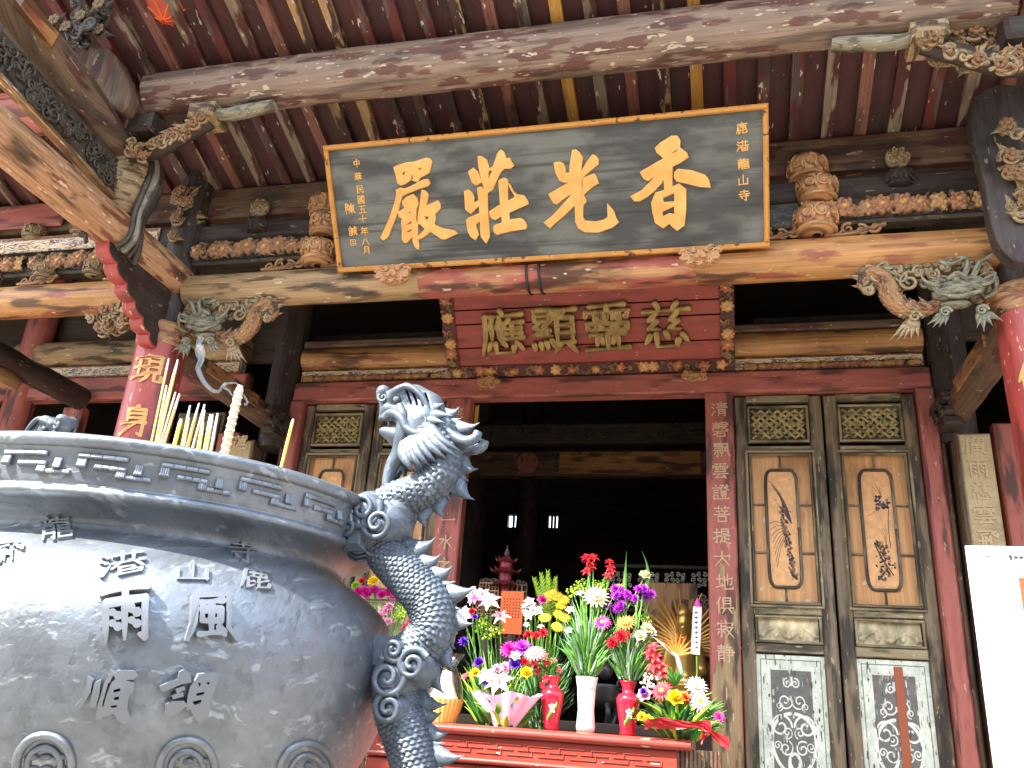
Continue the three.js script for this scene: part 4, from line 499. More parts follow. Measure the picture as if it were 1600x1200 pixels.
const latticeG = (() => { // woven diagonal fret, real bars clipped to the panel
  const w = 0.37, h = 0.17, ps = []; for (const [dir, zz] of [[1, 0.004], [-1, 0.009]]) for (let k = -12; k <= 12; k++) { const c = k * 0.06, t = Math.tan(0.6) * dir; const hits = []; for (const x of [-w / 2, w / 2]) { const y = t * (x - c); if (Math.abs(y) <= h / 2) hits.push([x, y]); } for (const y of [-h / 2, h / 2]) { const x = c + y / t; if (Math.abs(x) <= w / 2) hits.push([x, y]); } if (hits.length < 2) continue; const [a, b] = [hits[0], hits[hits.length - 1]], L = Math.hypot(a[0] - b[0], a[1] - b[1]); if (L > 0.02) ps.push(at(bx(L, 0.015, 0.014, 0.003), (a[0] + b[0]) / 2, (a[1] + b[1]) / 2, zz, 0, 0, Math.atan2(b[1] - a[1], b[0] - a[0]))); }
  for (let i = -3; i <= 3; i++) for (let j = -1; j <= 1; j++) ps.push(at(bx(0.022, 0.022, 0.02, 0.004), i * 0.048 + (j % 2 ? 0.024 : 0), j * 0.05, 0.008, 0, 0, PI / 4)); return merge(ps);
})();
const plainOlive = wood({ s: 1001, bare: hex('#a09058'), bare2: hex('#c9b680'), paint: hex('#7f7a4c'), cover: 0.4, grime: 0.35, chips: 0.1, su: 0.6, sv: 0.3, bump: 0.002 });
const Yd = (py) => P(1228, py, 0.03).y;
function doorLeaf(x, label, kind, group) {
  const t = thing('door_leaf', label, 'door', [x, 0.7, 0.0]), W = 0.592, Y = (y) => y - 0.7, F = 0.028;
  const put = (name, g, m, xx, y, z, l, k) => { const o = part(t, name, g, m, l, k); o.position.set(xx, y, z); return o; };
  for (const s of [-1, 1]) put('stile', bx(0.085, 3.19, 0.06, 0.008), M.oliveDark, s * (W / 2 - 0.0425), 1.6, 0);
  const rails = [Yd(622), Yd(701), Yd(953), Yd(1013)], rh = [0.05, 0.045, 0.06, 0.06]; rails.forEach((y, i) => put('rail', bx(W - 0.17, rh[i], 0.054, 0.006), M.olive, 0, Y(y), 0)); put('rail', bx(W - 0.17, 0.2, 0.054, 0.006), M.olive, 0, 0.12, 0);
  const frame = (y0, y1, w, name = 'panel_moulding', m = M.olive, th = 0.016, z = F) => { const ps = [at(bx(w, th, 0.022, 0.005), 0, y1, 0), at(bx(w, th, 0.022, 0.005), 0, y0, 0), at(bx(th, y1 - y0 - th, 0.022, 0.005), -w / 2 + th / 2, (y0 + y1) / 2, 0), at(bx(th, y1 - y0 - th, 0.022, 0.005), w / 2 - th / 2, (y0 + y1) / 2, 0)]; return put(name, merge(ps), m, 0, 0, z); };
  // woven lattice panel
  { const a = Y(Yd(690)), b = Y(Yd(634)); put('lattice_ground', bx(W - 0.17, b - a, 0.012, 0.003), M.oliveDark, 0, (a + b) / 2, -0.004); frame(a + 0.006, b - 0.006, W - 0.18); const o = put('woven_lattice', latticeG, plainOlive, 0, (a + b) / 2, 0.008, null, 'stuff'); o.scale.set((W - 0.235) / 0.37, (b - a - 0.055) / 0.17, 1); }
  // painted panel with rounded inner frame
  { const a = Y(Yd(944)), b = Y(Yd(709)), h = b - a, w = W - 0.18, c = (a + b) / 2; put('painted_panel', bx(w, h, 0.012, 0.003), M.panel, 0, c, -0.006); frame(a + 0.006, b - 0.006, w + 0.004, 'panel_moulding', M.oliveDark, 0.018); frame(a - 0.016, b + 0.016, w + 0.05, 'outer_moulding', M.olive, 0.016, F + 0.006); const iw = w * 0.5, ih = h * 0.78, tex = new THREE.PlaneGeometry(iw, ih); const o = put('ink_painting', tex, std({ map: paintingTex(kind, 1100 + kind * 17), roughness: 0.5 }), 0, c, 0.0035);
    const rp = []; const rc = 0.03; for (let k = 0; k < 40; k++) { const an = k / 40 * 2 * PI, ex = Math.cos(an), ey = Math.sin(an), p = 8; const f = Math.pow(Math.pow(Math.abs(ex), p) + Math.pow(Math.abs(ey), p), -1 / p); rp.push(V(ex * f * iw / 2, ey * f * ih / 2, 0)); } put('inner_frame', tube(rp, 0.011, 8, 120, 1, false, true), M.oliveDark, 0, c, 0.008);
    for (const [xx, yy, ww, hh] of [[0, c + (h / 2 + ih / 2) / 2, 0.014, (h - ih) / 2], [0, c - (h / 2 + ih / 2) / 2, 0.014, (h - ih) / 2], ...[-1, 1].flatMap((s) => [0.15, -0.17].map((q) => [s * (w / 2 + iw / 2) / 2, c + h * q, (w - iw) / 2, 0.014]))]) put('frame_bar', bx(ww, hh, 0.016, 0.004), M.oliveDark, xx, yy, 0.006); }
  // small carved rail panel
  { const a = Y(Yd(1004)), b = Y(Yd(963)), w = W - 0.19; put('carved_rail_panel', at(relief(w - 0.03, b - a - 0.02, 0.022, 90, 24, (h, c, Wp, Hp) => { h.fillStyle = '#303030'; h.fillRect(0, 0, Wp, Hp); c.fillStyle = '#b4a684'; c.fillRect(0, 0, Wp, Hp); h.strokeStyle = '#e8e8e8'; h.lineWidth = Hp * 0.12; h.beginPath(); for (let i = 0; i <= 60; i++) { const q = i / 60; h.lineTo(q * Wp, Hp * (0.62 + 0.22 * Math.cos(q * 4 * PI) * (1 - Math.abs(q - 0.5)))); } h.stroke(); for (const q of [0.08, 0.3, 0.5, 0.7, 0.92]) { h.beginPath(); h.arc(q * Wp, Hp * 0.68, Hp * 0.1, 0, 6.3); h.stroke(); } speckle(c, Wp, Hp, 1200 + kind, 0.5); }), 0, 0, 0), MVC, 0, (a + b) / 2, -0.002); frame(a + 0.004, b - 0.004, w + 0.01); }
  // lower panel with painted ornament
  { const b = Y(Yd(1022)), a = 0.24, w = W - 0.17; put('lower_panel', bx(w, b - a, 0.014, 0.003), M.olive, 0, (a + b) / 2, -0.008); put('painted_ornament', new THREE.PlaneGeometry(w - 0.004, b - a - 0.01), std({ map: ornamentTex(1300 + kind * 7), roughness: 0.55 }), 0, (a + b) / 2, 0.0035); }
  return t;
}
const leaves = [doorLeaf(1.376, 'door leaf with orchid painting, beside the right couplet jamb', 0), doorLeaf(1.985, 'door leaf with plum blossom painting and a rust-red strip on its lower panel', 1), doorLeaf(-1.376, 'door leaf half hidden behind the dragon head', 1), doorLeaf(-1.985, 'door leaf with tan panels beyond the dragon handle', 0)];
{ const o = part(leaves[1], 'rust_red_strip', bx(0.052, 0.9, 0.004, 0.001), plain(0.36, 0.1, 0.05, { roughness: 0.8 }), 'plain rust-red strip down the lower panel'); o.position.set(0.03, Yd(1033) - 0.7 - 0.45, 0.0085); }

// stone piers with carved verses, red planks and the side bay
function pier(x, w, label, chars, y0, step) { const t = thing('stone_pier', label, 'pier', [x, 0.56, 0.06]); part(t, 'shaft', at(bx(w, 3.0, 0.2, 0.015, 'y'), 0, 1.5, 0), M.stone); for (const s of [-1]) part(t, 'edge_bead', at(bx(0.022, 3.0, 0.22, 0.006, 'y'), s * Math.sign(x) * (w / 2 + 0.012), 1.5, 0), M.brown); chars.forEach((ch, i) => { if (ch === ' ') return; const o = part(t, 'carved_character', glyph(ch, 0.128, 0.01, 4.6), M.stoneText); o.position.set(0, y0 - i * step - 0.56, 0.098); }); return t; }
pier(2.585, 0.2, 'beige stone pier with raised carved characters, behind the white notice board', [...'廣雨慈雲飛'], 3.475, 0.153);
pier(-2.74, 0.22, 'beige stone pier with raised carved characters behind the thick spiral incense', [...'蓮華心'], 3.54, 0.2);
for (const [x, label] of [[2.83, 'red plank beside the beige stone pier with peeling pale spots'], [-2.92, 'red plank left of the beige stone pier behind the incense']]) { const t = thing('red_plank', label, 'plank', [x, 0.56, 0.02]); part(t, 'plank', at(bx(0.19, 3.1, 0.1, 0.01), 0, 1.55, 0), M.red); }
{ // side bay left: small door with diamond, window opening, beams
  const d = thing('side_door', 'weathered side door with a carved diamond panel behind the incense sticks', 'door', [-3.25, 0.66, -0.02]); part(d, 'slab', at(bx(0.44, 3.2, 0.06, 0.01), 0, 1.6, 0), M.olive); const fr = [at(bx(0.4, 0.03, 0.03, 0.006), 0, 3.15, 0.04), at(bx(0.4, 0.03, 0.03, 0.006), 0, 2.72, 0.04), at(bx(0.03, 0.43, 0.03, 0.006), -0.185, 2.935, 0.04), at(bx(0.03, 0.43, 0.03, 0.006), 0.185, 2.935, 0.04)]; part(d, 'panel_frame', merge(fr), M.oliveDark); part(d, 'diamond', merge([0.14, 0.09, 0.04].map((q) => at(new THREE.TorusGeometry(q, 0.012, 4, 4), 0, 2.935, 0.04))), M.olive);
  const s = thing('side_bay_wall', 'side bay wall of red boards with a dark window opening', 'wall', [-4.2, 0.56, 0]); part(s, 'lintel', at(bx(2.7, 0.2, 0.12, 0.01), 0, 3.52, 0.02), M.red); part(s, 'frieze', at(bx(2.5, 0.12, 0.1, 0.01, 'x', 0, 0), 0, 3.69, 0), M.frieze); part(s, 'beam', at(log(2.3, 0.12, 'x', { s: 18 }), 0.1, 3.88, 0), M.tan); part(s, 'jamb', at(bx(0.2, 3.3, 0.1, 0.01), -0.28, 1.7, 0.02), M.red); part(s, 'jamb', at(bx(0.16, 3.3, 0.1, 0.01), 0.6, 1.7, 0.02), M.red); part(s, 'lower_board', at(bx(2.6, 2.2, 0.08, 0.01), 0, 1.1, -0.02), M.red); for (const y of [3.2, 2.9]) { const o = part(s, 'painted_character', glyph(y > 3 ? '佛' : '心', 0.14, 0.004, 4), M.goldText); o.position.set(-0.28, y, 0.072); }
  const r = thing('side_bay_wall', 'right side bay wall of red boards behind the right column', 'wall', [4.1, 0.56, 0]); part(r, 'board', at(bx(2.4, 3.6, 0.08, 0.01), 0, 1.8, -0.03), M.red);
  const lb = thing('side_bay_bracket', 'dark cross beam with a pale carved end in the far side bay', 'beam', [-4.35, 3.95, 0.9]); part(lb, 'timber', at(log(1.5, 0.1, 'z', { s: 19 }), 0, 0, 0), M.dark); part(lb, 'carved_end', at(ball(0, -0.14, 0.1, 0.1, 0.7, 0.8, 2, 12), 0, 0, 0), M.tan);
}

// ---------------------------------------------------------------- plaques
const BIG = [ // traced outlines: crop origin, scale, rings
  [580, 230, 7.06, [[250, 225, 290, 205, 400, 170, 480, 165, 610, 120, 655, 130, 680, 165, 665, 215, 645, 290, 540, 345, 520, 390, 480, 375, 440, 365, 380, 410, 330, 425, 295, 400, 270, 290], ['h', 345, 285, 390, 265, 365, 320], ['h', 525, 240, 565, 222, 555, 250, 535, 262], ['h', 452, 295, 472, 350, 445, 370], [275, 475, 330, 450, 370, 460, 430, 440, 520, 395, 580, 360, 635, 355, 655, 400, 640, 430, 560, 455, 420, 510, 350, 540, 330, 600, 300, 720, 250, 850, 190, 1000, 140, 1035, 105, 1000, 130, 950, 200, 800, 260, 620, 285, 520], [345, 600, 400, 550, 470, 520, 515, 570, 527, 630, 505, 680, 500, 800, 520, 855, 520, 980, 535, 1090, 530, 1140, 490, 1110, 460, 1040, 465, 990, 400, 1060, 370, 1060, 340, 1010, 345, 960, 335, 830, 345, 785, 310, 775, 300, 720, 380, 670, 350, 640], ['h', 420, 725, 440, 705, 438, 742], ['h', 395, 858, 452, 812, 447, 848, 405, 862], ['h', 400, 932, 457, 903, 452, 927, 405, 947], [560, 470, 610, 490, 640, 530, 615, 650, 740, 590, 770, 630, 770, 680, 710, 745, 720, 790, 700, 855, 800, 900, 920, 920, 965, 955, 820, 1020, 780, 1015, 660, 935, 600, 990, 530, 1020, 525, 985, 600, 905, 550, 855, 520, 850, 515, 800, 545, 600], ['h', 588, 765, 647, 768, 620, 812]]],
  [715, 220, 7.06, [[120, 345, 180, 300, 230, 345, 275, 460, 210, 500, 160, 460], [225, 175, 260, 170, 330, 215, 350, 290, 345, 400, 330, 560, 300, 540, 260, 400, 235, 290], [480, 100, 520, 130, 540, 200, 580, 190, 600, 240, 630, 275, 590, 310, 520, 310, 480, 350, 420, 480, 390, 550, 330, 580, 300, 570, 330, 470, 360, 390, 390, 330, 350, 335, 350, 310, 395, 290, 440, 150], [75, 560, 120, 540, 165, 570, 190, 620, 185, 690, 240, 655, 240, 720, 150, 810, 90, 765], [220, 520, 270, 510, 335, 580, 335, 720, 345, 860, 360, 1060, 320, 1140, 260, 1060, 250, 870, 235, 650], [95, 880, 130, 850, 250, 800, 250, 890, 205, 930, 240, 1040, 205, 1100, 150, 1065, 120, 1010], [350, 785, 480, 705, 620, 635, 640, 615, 600, 560, 560, 470, 580, 480, 620, 560, 660, 595, 740, 605, 775, 660, 790, 700, 570, 800, 480, 840, 420, 880, 370, 850], [455, 440, 520, 410, 560, 430, 560, 700, 580, 850, 585, 950, 495, 950, 490, 800, 470, 690], [395, 960, 420, 930, 510, 905, 600, 870, 690, 855, 740, 880, 770, 935, 765, 975, 600, 1000, 440, 1040, 405, 1010]]],
  [840, 220, 7.5, [[190, 260, 260, 245, 310, 270, 330, 320, 330, 385, 400, 370, 430, 480, 320, 495, 260, 470, 215, 380], [410, 110, 450, 105, 500, 145, 535, 200, 520, 300, 520, 440, 480, 520, 380, 480, 380, 300], [645, 165, 690, 180, 720, 225, 720, 280, 630, 350, 530, 440, 520, 360, 580, 250], [130, 630, 230, 570, 420, 460, 560, 430, 670, 385, 700, 440, 725, 500, 640, 550, 560, 620, 530, 650, 400, 630, 300, 690, 230, 750, 190, 735], [75, 960, 180, 880, 300, 750, 400, 640, 420, 580, 530, 600, 580, 715, 540, 760, 440, 760, 320, 880, 220, 960, 150, 1030], [440, 740, 540, 740, 535, 900, 560, 940, 680, 950, 780, 930, 825, 900, 820, 735, 900, 830, 920, 900, 955, 960, 880, 1020, 720, 1075, 560, 1075, 480, 1030, 445, 950]]],
  [975, 200, 7.06, [[345, 220, 400, 170, 530, 90, 590, 90, 625, 140, 620, 220, 700, 280, 715, 330, 620, 390, 540, 430, 430, 330, 360, 270], ['h', 533, 282, 592, 233, 588, 260, 545, 288], [430, 320, 540, 330, 535, 690, 450, 690, 440, 560], [180, 490, 300, 420, 440, 340, 540, 400, 530, 540, 430, 580, 340, 540, 270, 590, 215, 560], [70, 760, 200, 690, 300, 590, 350, 530, 430, 560, 430, 600, 340, 700, 250, 770, 170, 815, 115, 810, 95, 780], [560, 490, 600, 455, 750, 470, 900, 520, 940, 570, 960, 660, 850, 655, 650, 605, 580, 590, 555, 550], [305, 830, 350, 715, 450, 690, 540, 650, 610, 615, 690, 680, 690, 900, 670, 1080, 590, 1140, 520, 1080, 510, 1055, 440, 1110, 350, 1055, 320, 940], ['h', 430, 775, 560, 720, 560, 815, 440, 820], ['h', 425, 930, 560, 865, 560, 955, 500, 945, 435, 980]]],
];
function tiltedBoard(o, top) { // frame of a leaning board: origin at the bottom centre, up direction toward top
  const up = top.clone().sub(o), H = up.length(); up.normalize(); const n = V(1, 0, 0).cross(up); return { o, up, n, H, hit(px, py) { const d = ray(px, py), t = o.clone().sub(camera.position).dot(n) / d.dot(n), p = d.multiplyScalar(t).add(camera.position).sub(o); return [p.x, p.dot(up)]; } };
}
reseed(91);
{
  const f = tiltedBoard(V(-0.008, 4.1, 1.757), V(-0.008, 4.716, 2.19)), W = 2.54, H = f.H, t = thing('black_name_plaque', 'large leaning black plaque with four gold characters in a gilt frame', 'plaque', f.o);
  t.rotation.x = Math.atan2(f.up.z, f.up.y);
  part(t, 'board', at(bx(W - 0.05, H - 0.05, 0.03, 0.004, 'x', 0.4, 0.02), 0, H / 2, -0.02), M.board);
  for (const [w, h, x, y] of [[W, 0.03, 0, 0.015], [W, 0.03, 0, H - 0.015], [0.03, H - 0.06, -W / 2 + 0.015, H / 2], [0.03, H - 0.06, W / 2 - 0.015, H / 2]]) part(t, 'gilt_frame_bar', at(bx(w, h, 0.05, 0.008), x, y, -0.01), M.frameGold);
  for (const [x0, y0, sc, rings] of BIG) { const cts = contours(160, 180, (c) => polyDraw(c, rings, 0.145)); part(t, 'large_gold_character', uvm(solid(cts, (x, y) => f.hit(x0 + x / 0.145 / sc, y0 + y / 0.145 / sc), 0.012, 0.004)), M.leaf).position.z = -0.006; }
  const small = (ch, px, py, size) => { const [x, y] = f.hit(px, py), o = part(t, 'small_gold_character', glyph(ch, size, 0.004, 5), M.leaf); o.position.set(x, y, -0.0058); };
  [...'中華民國五十年八月'].forEach((ch, i) => small(ch, 557 + [0, 2, 5, 7, 9, 10, 12, 14, 16][i], [255, 276, 296, 312, 327, 342, 361, 378, 391][i], 0.052)); [['陳', 546, 326, 0.066], ['誠', 551, 361, 0.06]].forEach((a) => small(...a));
  { const [x, y] = f.hit(551.5, 379); const sq = []; for (const [a, b, w, h] of [[0, 0.016, 0.036, 0.005], [0, -0.016, 0.036, 0.005], [-0.016, 0, 0.005, 0.028], [0.016, 0, 0.005, 0.028], [0, 0.005, 0.02, 0.004], [0, -0.006, 0.02, 0.004], [0, 0, 0.004, 0.02]]) sq.push(at(bx(w, h, 0.004, 0.0005), a, b, 0)); part(t, 'seal_mark', merge(sq), M.leaf).position.set(x, y, -0.003); }
  [...'鹿港龍山寺'].forEach((ch, i) => small(ch, 1159 + [0, 1, 2.5, 2.5, 4][i], [200, 228, 256, 281, 306][i], 0.062));
  // lion-faced clasps below
  for (const [px, py, l] of [[616, 431, 'gilded flower clasp under the left end of the black plaque'], [1094, 403, 'gilded lion-face clasp under the right end of the black plaque']]) { const o = P(px, py, 1.8), c = thing('plaque_clasp', l, 'clasp', o), ps = [ball(0, 0, 0, 0.085, 1.25, 0.72, 0.6, 18)]; for (let k = 0; k < 12; k++) { const a = PI + k / 11 * PI; ps.push(scroll(Math.cos(a) * 0.085, Math.sin(a) * 0.045 + 0.012, 0.026, 1.4, k % 2 ? 1 : -1, a, 0.01, 0.035)); } for (const s of [-1, 1]) { ps.push(ball(s * 0.035, 0.022, 0.05, 0.02, 1, 1, 0.8, 10), ball(s * 0.02, -0.018, 0.055, 0.018, 1.2, 0.9, 0.8, 10)); ps.push(scroll(s * 0.06, 0.03, 0.024, 1.4, s, 1, 0.008, 0.04)); } part(c, 'carving', merge(ps), M.carveBright); }
}
{
  const f = tiltedBoard(V(0.016, 4.062, 0.13), V(0.016, 4.53, 0.5)), W = 2.16, H = f.H + 0.06, t = thing('red_name_plaque', 'leaning red plaque with four bronze carved characters in a carved border', 'plaque', f.o); t.rotation.x = Math.atan2(f.up.z, f.up.y);
  [[0.105, 0.175], [0.29, 0.175], [0.4375, 0.1], [0.55, 0.105]].forEach(([y, h], i) => part(t, 'plank', at(bx(W - 0.2, h - 0.0005, 0.03, 0.0015), 0, y + 0.03, -0.03 + (i % 2) * 0.001), M.plaqueRed));
  const bd = relief(W, 0.085, 0.03, 420, 18, FLW[3]), sd = relief(H - 0.085, 0.1, 0.03, 140, 22, FLW[3]);
  part(t, 'carved_border', at(bx(W, 0.09, 0.03, 0.004), 0, 0.045, -0.02), M.plaqueRed); part(t, 'carved_border_relief', at(bd, 0, 0.045, -0.004), MVC);
  for (const s of [-1, 1]) { part(t, 'carved_border', at(bx(0.1, H - 0.09, 0.03, 0.004), s * (W / 2 - 0.05), H / 2 + 0.045, -0.02), M.plaqueRed); part(t, 'carved_border_relief', at(sd.clone().rotateZ(PI / 2), s * (W / 2 - 0.05), H / 2 + 0.043, -0.004), MVC); }
  for (const [ch, px, py, w] of [['應', 786, 522, 0.36], ['顯', 866, 518, 0.36], ['靈', 950, 513, 0.36], ['慈', 1042, 511, 0.37]]) { const [x, y] = f.hit(px, py), o = part(t, 'bronze_character', glyph(ch, w, 0.046, 4.3, 0.014), M.bronze); o.position.set(x, y + 0.01, -0.014); o.scale.y = 1.02; }
  for (const [px, py, l] of [[765, 596, 'small gilded clasp under the red plaque, above the dragon head'], [1086, 588, 'small gilded clasp under the red plaque, near the right jamb']]) { const c = thing('plaque_clasp', l, 'clasp', P(px, py, 0.17)), ps = [ball(0, 0.0, 0, 0.075, 1.2, 0.5, 0.5, 16)]; for (let k = 0; k < 10; k++) ps.push(scroll(rr(-0.08, 0.08), rr(-0.045, 0.03), 0.024, 1.4, k % 2 ? 1 : -1, k, 0.009, 0.03)); part(c, 'carving', merge(ps), M.carveBright); }
}
// ---------------------------------------------------------------- signed-distance modelling (surface nets)
function nets(min, max, cell, f) {
  const n = [0, 1, 2].map((k) => Math.ceil((max[k] - min[k]) / cell) + 1), [nx, ny, nz] = n, F = new Float32Array(nx * ny * nz), id = (i, j, k) => i + nx * (j + ny * k);
  for (let k = 0; k < nz; k++) for (let j = 0; j < ny; j++) for (let i = 0; i < nx; i++) F[id(i, j, k)] = f(min[0] + i * cell, min[1] + j * cell, min[2] + k * cell);
  const pos = [], vi = new Int32Array(nx * ny * nz).fill(-1), idx = [];
  for (let k = 0; k < nz - 1; k++) for (let j = 0; j < ny - 1; j++) for (let i = 0; i < nx - 1; i++) {
    let c = 0, x = 0, y = 0, z = 0; const e = (a, b, ax, ay, az, bx2, by, bz) => { const A = F[a], B = F[b]; if ((A < 0) !== (B < 0)) { const t = A / (A - B); x += ax + (bx2 - ax) * t; y += ay + (by - ay) * t; z += az + (bz - az) * t; c++; } };
    const q = [0, 1, 2, 3, 4, 5, 6, 7].map((m) => id(i + (m & 1), j + ((m >> 1) & 1), k + (m >> 2)));
    for (const [a, b] of [[0, 1], [2, 3], [4, 5], [6, 7], [0, 2], [1, 3], [4, 6], [5, 7], [0, 4], [1, 5], [2, 6], [3, 7]]) e(q[a], q[b], a & 1, (a >> 1) & 1, a >> 2, b & 1, (b >> 1) & 1, b >> 2);
    if (c) { vi[q[0]] = pos.length / 3; pos.push(min[0] + (i + x / c) * cell, min[1] + (j + y / c) * cell, min[2] + (k + z / c) * cell); }
  }
  const quad = (a, b, c, d, s) => { if (a < 0 || b < 0 || c < 0 || d < 0) return; s ? idx.push(a, b, c, a, c, d) : idx.push(a, c, b, a, d, c); };
  for (let k = 1; k < nz - 1; k++) for (let j = 1; j < ny - 1; j++) for (let i = 1; i < nx - 1; i++) { const a = F[id(i, j, k)] < 0; if (a !== (F[id(i + 1, j, k)] < 0)) quad(vi[id(i, j - 1, k - 1)], vi[id(i, j, k - 1)], vi[id(i, j, k)], vi[id(i, j - 1, k)], a); if (a !== (F[id(i, j + 1, k)] < 0)) quad(vi[id(i - 1, j, k - 1)], vi[id(i - 1, j, k)], vi[id(i, j, k)], vi[id(i, j, k - 1)], a); if (a !== (F[id(i, j, k + 1)] < 0)) quad(vi[id(i - 1, j - 1, k)], vi[id(i, j - 1, k)], vi[id(i, j, k)], vi[id(i - 1, j, k)], a); }
  const g = new THREE.BufferGeometry(); g.setAttribute('position', new THREE.Float32BufferAttribute(pos, 3)); g.setIndex(idx); g.computeVertexNormals(); const uv = new Float32Array(pos.length / 3 * 2); for (let i = 0; i < pos.length / 3; i++) { uv[i * 2] = pos[i * 3] + pos[i * 3 + 2] * 0.7; uv[i * 2 + 1] = pos[i * 3 + 1]; } g.setAttribute('uv', new THREE.BufferAttribute(uv, 2)); return g;
}
const smin = (a, b, k) => { const h = clamp(0.5 + 0.5 * (b - a) / k); return mix(b, a, h) - k * h * (1 - h); };
const cone = (p, a, b, ra, rb) => { const bax = b.x - a.x, bay = b.y - a.y, baz = b.z - a.z, t = clamp(((p[0] - a.x) * bax + (p[1] - a.y) * bay + (p[2] - a.z) * baz) / (bax * bax + bay * bay + baz * baz + 1e-9)); return Math.hypot(p[0] - a.x - bax * t, p[1] - a.y - bay * t, p[2] - a.z - baz * t) - mix(ra, rb, t); };

// ---------------------------------------------------------------- the incense burner
reseed(101);
const ironTex = mkTex(1024, 512, 1.2, 0.6, (u, v) => { const b = fb(u * 9, v * 5, 9, 5, 1401, 5), f = fb(u * 70, v * 36, 70, 36, 1411, 4), sc = sstep(0.62, 0.78, fb(u * 22 + b * 3, v * 30 + b * 4, 22, 30, 1421, 4)), pt = sstep(0.6, 0.72, fb(u * 40, v * 22, 40, 22, 1431, 4)); let c = lerp3(hex('#50565d'), hex('#7a8189'), b); c = lerp3(c, hex('#a9b1b7'), sc * 0.5); c = lerp3(c, hex('#4a5056'), pt * 0.4); const k = 0.8 + 0.4 * f; return [c[0] * k, c[1] * k, c[2] * k, 0.45 * f + 0.3 * b + 0.25 * sc - 0.2 * pt]; });
const ironRough = mkTex(512, 256, 1.6, 0.8, (u, v) => { const b = fb(u * 14, v * 9, 14, 9, 1441, 5); const k = 0.36 + 0.28 * b; return [0, 0, 0, k]; }).bumpMap;
const M_iron = new THREE.MeshPhysicalMaterial({ ...ironTex, bumpScale: 0.004, roughness: 1, roughnessMap: ironRough, metalness: 0.65, clearcoat: 1, clearcoatRoughness: 0.5 });
const M_dragon = std({ ...ironTex, bumpScale: 0.002, roughness: 0.5, metalness: 0.35, color: new THREE.Color().setRGB(0.6, 0.65, 0.7) });
const M_char = std({ color: new THREE.Color().setRGB(0.17, 0.18, 0.195), roughness: 0.48, metalness: 0.35 });
const BC = V(-0.771, 0, 3.6);
const PROF = [[0.001, 0.98], [0.25, 1.0], [0.42, 1.1], [0.56, 1.24], [0.66, 1.38], [0.73, 1.5], [0.768, 1.61], [0.782, 1.72], [0.776, 1.79], [0.752, 1.85], [0.71, 1.9], [0.655, 1.94], [0.61, 1.965], [0.585, 1.985], [0.58, 2.005], [0.6, 2.03], [0.63, 2.045], [0.66, 2.05], [0.676, 2.058], [0.676, 2.07], [0.668, 2.08], [0.672, 2.09], [0.69, 2.165], [0.7, 2.17], [0.708, 2.18], [0.708, 2.195], [0.695, 2.203], [0.66, 2.2], [0.64, 2.18], [0.63, 2.1], [0.56, 2.02], [0.52, 2.0], [0.4, 2.005], [0.001, 2.01]];
const profR = (y) => { for (let i = 0; i < 25; i++) { const [r0, y0] = PROF[i], [r1, y1] = PROF[i + 1]; if (y >= y0 && y <= y1) return mix(r0, r1, (y - y0) / (y1 - y0 || 1)); } return 0; };
function burnerHit(px, py) { const d = ray(px, py), o = camera.position; let t = 1.2, p = 1; for (let i = 0; i < 900; i++) { t += 0.003; const x = o.x + d.x * t - BC.x, y = o.y + d.y * t, z = o.z + d.z * t - BC.z, s = Math.hypot(x, z) - profR(y); if (s < 0) { const a = t - 0.003 * (-s / (p - s)); const q = V(o.x + d.x * a - BC.x, o.y + d.y * a, o.z + d.z * a - BC.z), R = Math.hypot(q.x, q.z), dr = (profR(q.y + 0.01) - profR(q.y - 0.01)) / 0.02, n = V(q.x / R, -dr, q.z / R).normalize(); return { q, n }; } p = s; } return null; }
const burner = thing('incense_burner', 'great dark bronze incense burner with raised characters and dragon handles', 'incense burner', [BC.x, 0, BC.z]);
